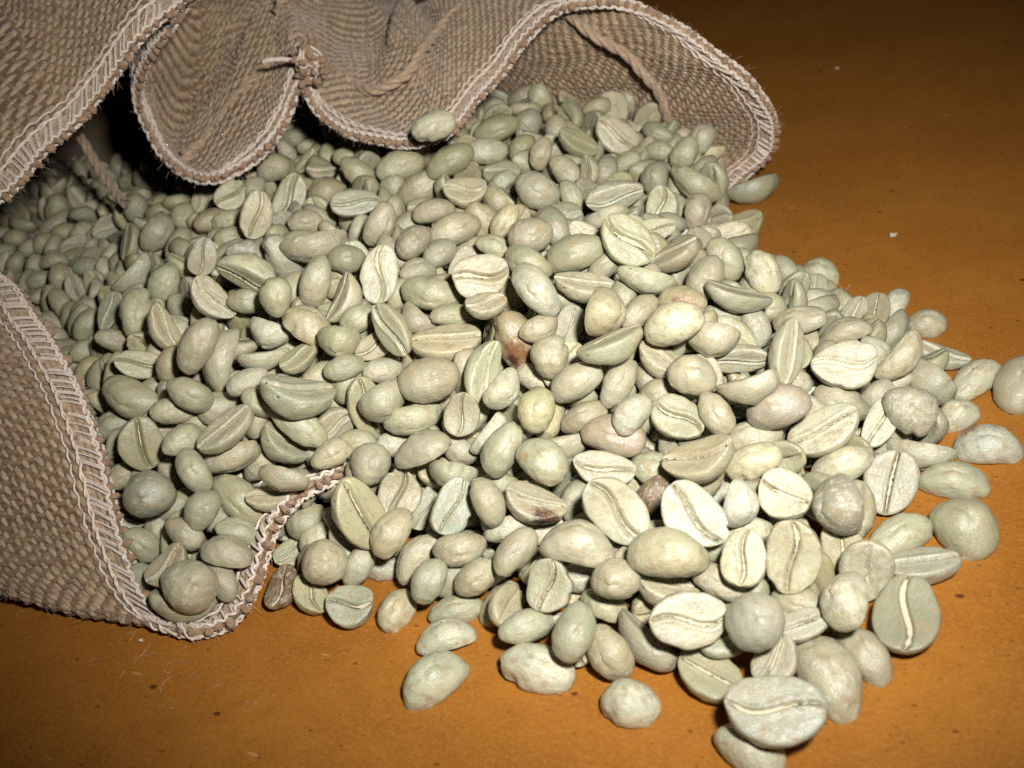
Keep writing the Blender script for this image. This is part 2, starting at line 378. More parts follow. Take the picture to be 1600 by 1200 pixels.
# s positions whose cloth can be seen (not under the heap)
def s_of_ctrl(k):
    P = at(*RIM[k][:3]); return int(np.argmin(np.linalg.norm(G[:, 0]-P, axis=1)))/NS
HID0, HID1 = s_of_ctrl(HIDE_A), s_of_ctrl(HIDE_B)
def visible(s):
    s = np.asarray(s) % 1; return ~((s > HID0) & (s < HID1)) if HID0 < HID1 else ((s > HID1) & (s < HID0))
def slub(n, a):
    """uneven yarn thickness: slow swelling plus fine hairiness"""
    k = np.hanning(15); k /= k.sum(); w = np.convolve(rng.normal(size=n+14), k, 'valid')*2.6
    return (1+a*w+0.5*a*rng.normal(size=n)).clip(0.45, 1.7)
def build_cloth():
    # solid sheet that closes the gaps between the yarns
    V = np.concatenate([(G-NRM*0.22).reshape(-1, 3), (G+NRM*0.18).reshape(-1, 3)]); n = NS*NTT
    V[:, 2] = np.maximum(V[:, 2], 0.25)
    i = np.arange(NS)[:, None]; i2 = (i+1) % NS; j = np.arange(NTT-1)[None]
    F1 = np.stack([i*NTT+j, i2*NTT+j, i2*NTT+j+1, i*NTT+j+1], 2).reshape(-1, 4); F2 = F1[:, ::-1]+n
    i = np.arange(NS); i2 = (i+1) % NS
    F3 = np.stack([i*NTT, i*NTT+n, i2*NTT+n, i2*NTT], 1)
    mesh_obj('cloth', V, np.concatenate([F1, F2, F3]), M_cloth, sack)
    # woven yarns, over and under each other
    PW, PF, A = 1.45, 1.38, 0.30
    nw = int(RIMLEN/PW)//2*2; nf = 82
    sw = np.arange(nw)/nw; tf = 3.7+np.arange(nf)*PF
    wp, wr = [], []
    tt = np.concatenate([[3.2], np.linspace(tf[0], tf[-1], 2*nf-1)])
    for i in range(nw):
        if not visible(sw[i]): continue
        jit = (rng.normal()*0.16+0.20*np.cumsum(rng.normal(size=len(tt)))*0.35)/RIMLEN
        p, n, _ = surf(sw[i]+jit, tt); ph = (tt-tf[0])/PF
        p = p+n*(A*np.cos(math.pi*(ph+i)))[:, None]
        p[:, 2] = np.maximum(p[:, 2], 0.5)
        wp.append(p); wr.append(0.47*slub(len(tt), 0.13))
    V, F = tubes(wp, wr, 5); tag(mesh_obj('warp_yarn', V, F, M_warp, sack), kind='stuff')
    fp, fr = [], []
    s2 = np.arange(2*nw+1)/(2*nw); vis = visible(s2)
    runs = []; st = None
    for i, b in enumerate(vis):
        if b and st is None: st = i
        if not b and st is not None: runs.append((st, i)); st = None
    if st is not None: runs.append((st, len(s2)))
    for j in range(nf):
        for (a, b) in runs:
            ss = s2[a:b]
            if len(ss) < 4: continue
            jit = 0.22*np.convolve(rng.normal(size=len(ss)+4), np.ones(5)/5, 'valid')+0.05*np.convolve(rng.normal(size=len(ss)+60), np.hanning(61)/6, 'valid')
            p, n, _ = surf(ss, tf[j]+jit); ph = np.arange(a, b)/2.0
            slant = 0.20*np.sin(math.pi*(ph*1.0+j))
            p2, _, _ = surf(ss, tf[j]+jit+slant)
            p = p2-n*((A+0.08)*np.cos(math.pi*(ph+j)))[:, None]
            p[:, 2] = np.maximum(p[:, 2], 0.5)
            fp.append(p); fr.append(0.46*slub(len(ss), 0.17))
    V, F = tubes(fp, fr, 5); tag(mesh_obj('weft_yarn', V, F, M_weft, sack), kind='stuff')

def build_hem():
    """overlocked edge: slanting bars, chains along both sides of the edge, brown yarn ends between"""
    pitch = 1.5; nb = int(RIMLEN/pitch); ds = 1.0/nb
    bars, br = [], []
    for k in range(nb):
        s0 = k*ds
        if not visible(s0): continue
        for side in (1, -1):
            x = np.linspace(0, 1, 8); jit = rng.normal()*0.22
            s = s0+ds*(1.7*x*(1 if side > 0 else -0.6)-0.9)+ds*jit; phb = PHI[int(s0*NS) % NS]; ln = 3.7 if (phb < 260 or phb > 505 or 338 < phb < 400) else 1.9
            if rng.random() < 0.05: continue
            t = (ln+0.5*rng.normal()*ln/5)*(1-0.985*x**0.9)
            p, n, _ = surf(s, np.clip(t, 0.02, None))
            off = (0.45+0.62*np.sin(math.pi*np.clip(x, 0, 1)*0.62)+0.15*rng.normal())*side
            bars.append(p+n*off[:, None]); br.append(np.full(8, 0.21*(1+0.15*rng.normal())))
            if rng.random() < 0.55:      # doubled thread
                bars.append(p+n*(off*0.92)[:, None]+(surf(s+ds*0.22, np.clip(t, 0.02, None))[0]-p)); br.append(np.full(8, 0.19))
    # chains
    ns = nb*8; sc = np.arange(ns)/ns; vis = visible(sc)
    def chain(t0, off, wob, tw, ph, rad, per):
        w = per*2*math.pi*sc*nb+ph
        p, n, _ = surf(sc, np.clip(t0+tw*np.sin(w)+0.10*np.convolve(rng.normal(size=ns+12), np.ones(13)/13*2, 'valid'), -0.4, None))
        q = p+n*(off+wob*np.cos(w)+0.10*np.convolve(rng.normal(size=ns+12), np.ones(13)/13*2, 'valid'))[:, None]
        i = 0
        while i < ns:
            if not vis[i]: i += 1; continue
            j = i
            while j < ns and vis[j]: j += 1
            if j-i > 6: bars.append(q[i:j]); br.append(np.full(j-i, rad))
            i = j
    tp = 0.72                                             # tufts per bar
    chain(0.35, 0.95, 0.30, 0.30, 0.0, 0.27, tp); chain(0.35, 0.95, -0.25, 0.32, 1.8, 0.24, tp)
    chain(0.35, -0.95, -0.30, 0.30, 0.6, 0.27, tp); chain(0.35, -0.95, 0.25, 0.30, 2.4, 0.24, tp)
    chain(3.9, 0.80, 0.14, 0.16, 0.0, 0.25, 0.5); chain(4.1, 0.76, -0.12, -0.16, 1.0, 0.20, 0.5); chain(5.6, 0.66, 0.20, 0.14, 0.0, 0.20, 0.5)
    chain(3.9, -0.80, 0.12, 0.14, 0.0, 0.25, 0.5); chain(5.6, -0.66, 0.2, 0.1, 0.0, 0.20, 0.5)
    for b in bars: b[:, 2] = np.maximum(b[:, 2], 0.3)
    V, F = tubes(bars, br, 5); tag(mesh_obj('hem_stitching', V, F, M_thread, sack), kind='stuff')
    # yarn ends
    nt = int(nb*tp); s = (np.arange(nt)+0.25*rng.normal(size=nt))/nt; s = s[visible(s)]; n_ = len(s)
    p, n, _ = surf(s, np.full(n_, 0.1)); p1, _, _ = surf(s+0.5/NS, 0.1); t = p1-p; t /= np.linalg.norm(t, axis=1, keepdims=True)
    o = -np.cross(n, t); inw = surf(s, np.full(n_, 2.0))[0]-p; sg = np.sign((o*inw).sum(1))[:, None]; o = -o*sg
    C = p+o*rng.uniform(-0.3, 0.45, n_)[:, None]
    V, F = ellipsoids(C, t, n, o, rng.uniform(0.45, 0.85, n_), rng.uniform(0.5, 1.0, n_), rng.uniform(0.55, 1.35, n_), 12, 9, 0.17)
    V[:, 2] = np.maximum(V[:, 2], 0.2)
    # rolled core of the hem
    ss = np.arange(0, 900)/900; cores, cr = [], []
    for (tk, rk) in ((1.0, 0.72), (2.0, 0.60), (3.0, 0.48)):
        q, nn, _ = surf(ss, np.full(900, tk)); vv = visible(ss); i = 0
        while i < 900:
            if not vv[i]: i += 1; continue
            j = i
            while j < 900 and vv[j]: j += 1
            if j-i > 6: cores.append(q[i:j]); cr.append(rk*(1+0.15*rng.normal(size=j-i)))
            i = j
    for c_ in cores: c_[:, 2] = np.maximum(c_[:, 2], 0.6)
    tag(mesh_obj('hem_yarn_ends', V, F, M_tuft, sack), kind='stuff')
    V2, F2 = tubes(cores, cr, 6); tag(mesh_obj('hem_roll', V2, F2, M_weft, sack), kind='stuff')
    # fuzz
    hairs, hr = [], []
    for k in range(15000):
        s0 = rng.random()
        if not visible(s0): continue
        if k < 3800: t0 = rng.uniform(0, 0.8); ln = rng.gamma(2.0, 0.38)+0.35
        else: t0 = rng.uniform(0.5, 75); ln = rng.gamma(2.0, 0.4)+0.5
        p, n, tt = surf(s0, t0); tt = tt/(np.linalg.norm(tt)+1e-9)
        d = (n*rng.choice([-1, 1])*(rng.uniform(0.2, 1) if k < 3800 else rng.uniform(0.05, 0.5))-tt*(rng.uniform(0.2, 1.2) if k < 3800 else rng.normal()*1.4)+rng.normal(size=3)*0.5); d /= np.linalg.norm(d)
        c1 = rng.normal(size=3)*0.35; x = np.linspace(0, 1, 5)[:, None]
        h = p+n*0.5*np.sign(d@n)+d*ln*x+c1*ln*x**2
        h[:, 2] = np.maximum(h[:, 2], 0.1)
        hairs.append(h); hr.append(np.linspace(0.040, 0.018, 5))
    V, F = tubes(hairs, hr, 3); tag(mesh_obj('loose_fibres', V, F, M_fuzz, sack), kind='stuff')

def build_cord():
    """drawstring threaded in and out of the cloth about three centimetres behind the rim"""
    n = 2400; s = np.arange(n)/n
    off = np.zeros(n); t0 = np.full(n, 27.0)
    x = np.zeros(n)
    for (ka, kb, sgn, ta, tb) in CORD:
        a, b = s_of_ctrl(ka), s_of_ctrl(kb)
        if a > b: a, b = b, a
        m = (s >= a) & (s <= b); y = (s[m]-a)/(b-a); off[m] = sgn*(3.6 if sgn > 0 else 2.6)*np.sin(math.pi*y)**0.7
        if ta is not None: t0[m] = ta+(tb-ta)*(1-y if s_of_ctrl(ka) > s_of_ctrl(kb) else y)
    p, nn, _ = surf(s, t0); c = p+nn*(off-0.2)[:, None]
    vis = visible(s); c = c[vis]; nn = nn[vis]
    brk = np.where(np.linalg.norm(np.diff(c, axis=0), axis=1) > 5)[0]
    parts = [c[ix] for ix in np.split(np.arange(len(c)), brk+1)]; paths = []
    x = np.linspace(0, 1, 60)[:, None]                    # slack length hanging inside the mouth
    parts.append(at(126, 214, 36)*(1-x)+at(196, 318, 25)*x+np.array([0, 0, -3.0])*np.sin(math.pi*x))
    for cc in parts:
        if len(cc) < 10: continue
        L = np.r_[0, np.cumsum(np.linalg.norm(np.diff(cc, axis=0), axis=1))]
        T = np.gradient(cc, axis=0); T /= np.linalg.norm(T, axis=1, keepdims=True)+1e-9
        A = np.cross(T, np.array([0.2, 0.1, 0.97])); A /= np.linalg.norm(A, axis=1, keepdims=True)+1e-9; B = np.cross(T, A)
        for ph in (0, 2*math.pi/3, 4*math.pi/3):
            w = 2*math.pi*L/11.0+ph; q = cc+0.6*(np.cos(w)[:, None]*A+np.sin(w)[:, None]*B); q[:, 2] = np.maximum(q[:, 2], 0.8); paths.append(q)
    V, F = tubes(paths, 0.66, 7); mesh_obj('drawstring', V, F, M_cord, sack)

def build_knot():
    c = at(484, 96, KNOT_H); ctr = c
    paths = []
    for k in range(22):
        th = np.linspace(0, 2*math.pi*rng.uniform(0.55, 1.0), 40); q = Quaternion(rng.normal(size=4)); q.normalize(); Rm = np.array(q.to_matrix())
        r = rng.uniform(1.4, 3.1); P = np.stack([np.cos(th)*r, np.sin(th)*r*rng.uniform(0.7, 1.2), 0.6*np.sin(3*th)], 1)@Rm.T
        paths.append(ctr+P*np.array([1, 1, 1.15])+np.array([0, 0, rng.normal()*0.7]))
    V, F = tubes(paths, 0.24, 6)
    kn = mesh_obj('thread_knot', V, F, M_thread, sack)
    n_ = 90; C = ctr+rng.normal(size=(n_, 3)).clip(-1.7, 1.7)*np.array([1.75, 1.5, 2.3]); e = np.eye(3)
    rot = [np.array(Quaternion(rng.normal(size=4)).normalized().to_matrix()) for _ in range(n_)]
    V, F = ellipsoids(C, np.array([r[0] for r in rot]), np.array([r[1] for r in rot]), np.array([r[2] for r in rot]), rng.uniform(0.5, 1.0, n_), rng.uniform(0.4, 0.8, n_), rng.uniform(0.6, 1.2, n_), 8, 6, 0.16)
    tag(mesh_obj('yarn_tuft', V, F, M_tuft, kn), kind='stuff')
    a = ctr+(CM@np.array([-0.8, 0.15, -0.3]))*2.6; b = at(411, 97, KNOT_H+1.5)
    x = np.linspace(0, 1, 12)[:, None]; P = a*(1-x)+b*x+np.array([0, 0, 0.5])*np.sin(math.pi*x)
    V, F = tubes([P, P+np.array([0.1, 0.2, 0.25])], 0.33, 6); mesh_obj('loose_thread_end', V, F, M_thread, sack)
def build_sack():
    build_cloth(); build_hem(); build_cord(); build_knot()
build_sack()

# ------------------------------------------------------------------ the beans
CF, CD = 0.25, 0.98
def bean_shape(n, seed, crease=True):
    """unit bean: x length, y width, +z flat creased face, -z domed back. returns V, F, groove curve"""
    g = np.random.default_rng(seed)
    e = np.linspace(-1, 1, n+1); 
    et = np.sign(e)*np.abs(e)**1.6
    S, T_ = np.meshgrid(e, et, indexing='ij')
    X = S*np.sqrt(1-T_**2/2); Y = T_*np.sqrt(1-S**2/2)
    rho = np.sqrt(X**2+Y**2); ang = np.arctan2(Y, X); r = np.sin(math.pi/2*np.clip(rho, 0, 1)); hz = np.cos(math.pi/2*np.clip(rho, 0, 1))
    x = r*np.cos(ang); y = r*np.sin(ang)
    kid = g.uniform(-0.15, 0.34); tap = g.uniform(-0.08, 0.08); s1 = g.uniform(-0.30, 0.30); s2 = g.uniform(-0.10, 0.10); tw = g.uniform(-0.12, 0.12)
    gw = g.uniform(0.055, 0.12); gd = g.uniform(0.26, 0.42); hollow = g.uniform(0.0, 0.10); belly = g.uniform(-0.12, 0.12)
    ph = g.uniform(0, 6.28, 6); cur = g.choice([0.0, 0.08, 0.16, 0.26])*g.uniform(0.6, 1.2); am = g.uniform(0.006, 0.028, 3); nd = g.integers(1, 3); dc = g.normal(size=(nd, 3)); dc /= np.linalg.norm(dc, axis=1, keepdims=True); dr = g.uniform(0.25, 0.55, nd); da = g.uniform(0.01, 0.06, nd)
    def gy(xx): return s1*np.sin(math.pi*xx*0.9)+s2*xx
    top = CF*hz**0.36*(1+0.25*np.abs(y))-hollow*np.exp(-(x/0.7)**2-(y/0.55)**2)
    dy = y-gy(x)
    gr = gd*np.exp(-(dy/gw)**2)*np.clip(1.02-x**2, 0, 1)**0.45
    lip = 0.075*np.exp(-((np.abs(dy)-2.0*gw)/(1.2*gw))**2)*np.clip(1-x**2, 0, 1)
    if crease: top = top-gr*np.clip(hz*3, 0, 1)+lip
    end = np.exp(-((1-x)/0.16)**2)*np.exp(-(dy/0.13)**2)*0.015
    bot = -CD*hz*(1+belly*x)*(1-0.06*np.cos(2*ang))
    for _ in range(g.integers(0, 3)):                     # chipped edge
        ca = g.uniform(0, 6.28); cw = g.uniform(0.10, 0.22); cd = g.uniform(0.04, 0.12); ch = cd*np.exp(-((np.angle(np.exp(1j*(ang-ca))))/cw)**2)*np.clip(r, 0, 1)**6; x = x*(1-ch); y = y*(1-ch)
    def deform(xx, yy, zz):
        w = 1+0.010*np.sin(9*xx+4*yy+ph[3])*np.sin(8*yy+5*zz+ph[4])+0.008*np.sin(13*xx-7*zz+ph[5])+am[0]*np.sin(3*xx+ph[0])+am[1]*np.sin(4*yy+2*xx+ph[1])+am[2]*np.sin(5*zz+3*xx+ph[2])
        yy2 = yy*(1-tap*xx)*w+kid*(xx**2-0.33)*0.6; zz2 = zz*(1+0.10*tap*xx)*w+tw*xx*yy*0.6+cur*(xx**2-0.35)
        Q = np.stack([xx*w, yy2, zz2], -1)
        for c_, r_d, a_d in zip(dc, dr, da):           # shallow dents
            dd = np.exp(-(((Q-c_*np.array([1, 1, 0.9]))**2).sum(-1))/r_d**2); Q = Q*(1-a_d*dd[..., None])
        return Q
    x = x*(1-end)
    Vt = deform(x, y, top); Vb = deform(x, y, bot)
    rim = np.zeros((n+1, n+1), bool); rim[0] = rim[-1] = True; rim[:, 0] = rim[:, -1] = True
    zr = -0.02
    for A in (Vt, Vb): A[rim] = deform(x, y, np.full_like(x, zr))[rim]
    it = np.arange((n+1)**2).reshape(n+1, n+1); ib = it+(n+1)**2; ib = np.where(rim, it, ib)
    Ft = np.stack([it[:-1, :-1], it[1:, :-1], it[1:, 1:], it[:-1, 1:]], 2).reshape(-1, 4)
    Fb = np.stack([ib[:-1, :-1], ib[:-1, 1:], ib[1:, 1:], ib[1:, :-1]], 2).reshape(-1, 4)
    V = np.concatenate([Vt.reshape(-1, 3), Vb.reshape(-1, 3)]); F = np.concatenate([Ft, Fb])
    used = np.unique(F); mp = np.zeros(len(V), int); mp[used] = np.arange(len(used))
    # silverskin strip lying in the crease
    m = 26; xs = np.linspace(-0.93, 0.90, m); cov = np.clip(0.5+0.9*np.sin(xs*g.uniform(1.2, 4.5)+g.uniform(0, 6.28)), 0.06, 1); wd = (0.03+0.085*g.random())*cov*(0.5+g.random(m))*np.clip(1-xs**4, 0.1, 1)
    base = CF*np.clip(np.sqrt(np.clip(1-xs**2-gy(xs)**2, 0.02, 1)), 0, 1)**0.36-hollow*np.exp(-(xs/0.7)**2)
    depth = base-gd*np.clip(1.02-xs**2, 0, 1)**0.45*g.uniform(0.26, 0.44)
    rows = []
    for q, dz in ((-1.0, 0.035), (-0.35, 0.0), (0.35, 0.01), (1.0, 0.045)):
        yy = gy(xs)+q*wd+0.012*g.normal(size=m); zz = depth+dz+0.016*g.normal(size=m)
        rows.append(deform(xs, yy, zz))
    sk = np.stack(rows, 1); sk2 = sk-np.array([0, 0, 0.06])
    SV = np.concatenate([sk.reshape(-1, 3), sk2.reshape(-1, 3)]); i = np.arange(m-1)[:, None]*4+np.arange(3)[None]; i = i.ravel(); h = m*4
    SF = [np.stack([i, i+4, i+5, i+1], 1), np.stack([i+h, i+1+h, i+5+h, i+4+h], 1)]
    e1 = np.arange(m-1)*4; SF.append(np.stack([e1, e1+h, e1+4+h, e1+4], 1)); e2 = e1+3; SF.append(np.stack([e2, e2+4, e2+4+h, e2+h], 1))
    return V[used], mp[F], SV, np.concatenate(SF)
NVAR = 24
VARS = []
M_bean = bean_material('green_coffee_bean')
for k in range(NVAR):
    V, F, SV, SF = bean_shape(34, 100+k)
    o = mesh_obj('coffee_bean', V/MM, F, M_bean); me = o.data; bpy.data.objects.remove(o)
    o = mesh_obj('silverskin', SV/MM, SF, M_skin); ms = o.data; bpy.data.objects.remove(o)
    VARS.append((me, ms))
TINT = {'g': (0.361, 0.356, 0.230), 't': (0.370, 0.338, 0.224), 'w': (0.424, 0.410, 0.293), 'd': (0.298, 0.294, 0.197), 'y': (0.427, 0.392, 0.248), 'o': (0.340, 0.328, 0.185),
        'b': (0.168, 0.107, 0.059), 'm': (0.336, 0.290, 0.168), 'p': (0.379, 0.332, 0.235), 'e': (0.350, 0.349, 0.276), 'D': (0.301, 0.256, 0.181), 'B': (0.378, 0.307, 0.185), 'K': (0.385, 0.350, 0.227), 'R': (0.361, 0.358, 0.236), 'W': (0.444, 0.440, 0.336)}
FLAKE = {'w': 0.46, 'W': 0.45, 't': 0.34, 'g': 0.22, 'd': 0.16, 'y': 0.25, 'o': 0.3, 'p': 0.5, 'm': 0.5, 'e': 0.1, 'D': 0.4, 'b': 0.45}
STAIN = {'B': [(0.35, 0.25, -0.75, 0.75, (0.20, 0.085, 0.035), 0.9), (0.5, 0.5, -0.65, 0.30, (0.05, 0.02, 0.012), 0.9)],
         'K': [(0.38, -0.72, -0.10, 0.66, (0.10, 0.045, 0.022), 0.95), (0.22, -0.80, -0.15, 0.36, (0.012, 0.010, 0.012), 1.0)],
         'R': [(-0.45, 0.42, -0.72, 0.30, (0.36, 0.19, 0.09), 0.55)],
         'W': [(-0.55, -0.55, -0.55, 0.48, (0.26, 0.13, 0.065), 0.85)],
         'm': [(0.25, 0.0, -0.9, 0.75, (0.27, 0.10, 0.045), 0.6)],
         'p': [(0.55, 0.0, -0.7, 0.75, (0.33, 0.23, 0.17), 0.45)]}
M_stain = {k: bean_material('stained_bean_'+{'B': 'brown', 'K': 'black', 'R': 'orange', 'W': 'patch', 'm': 'mottled', 'p': 'pink'}[k], stain=v) for k, v in STAIN.items()}
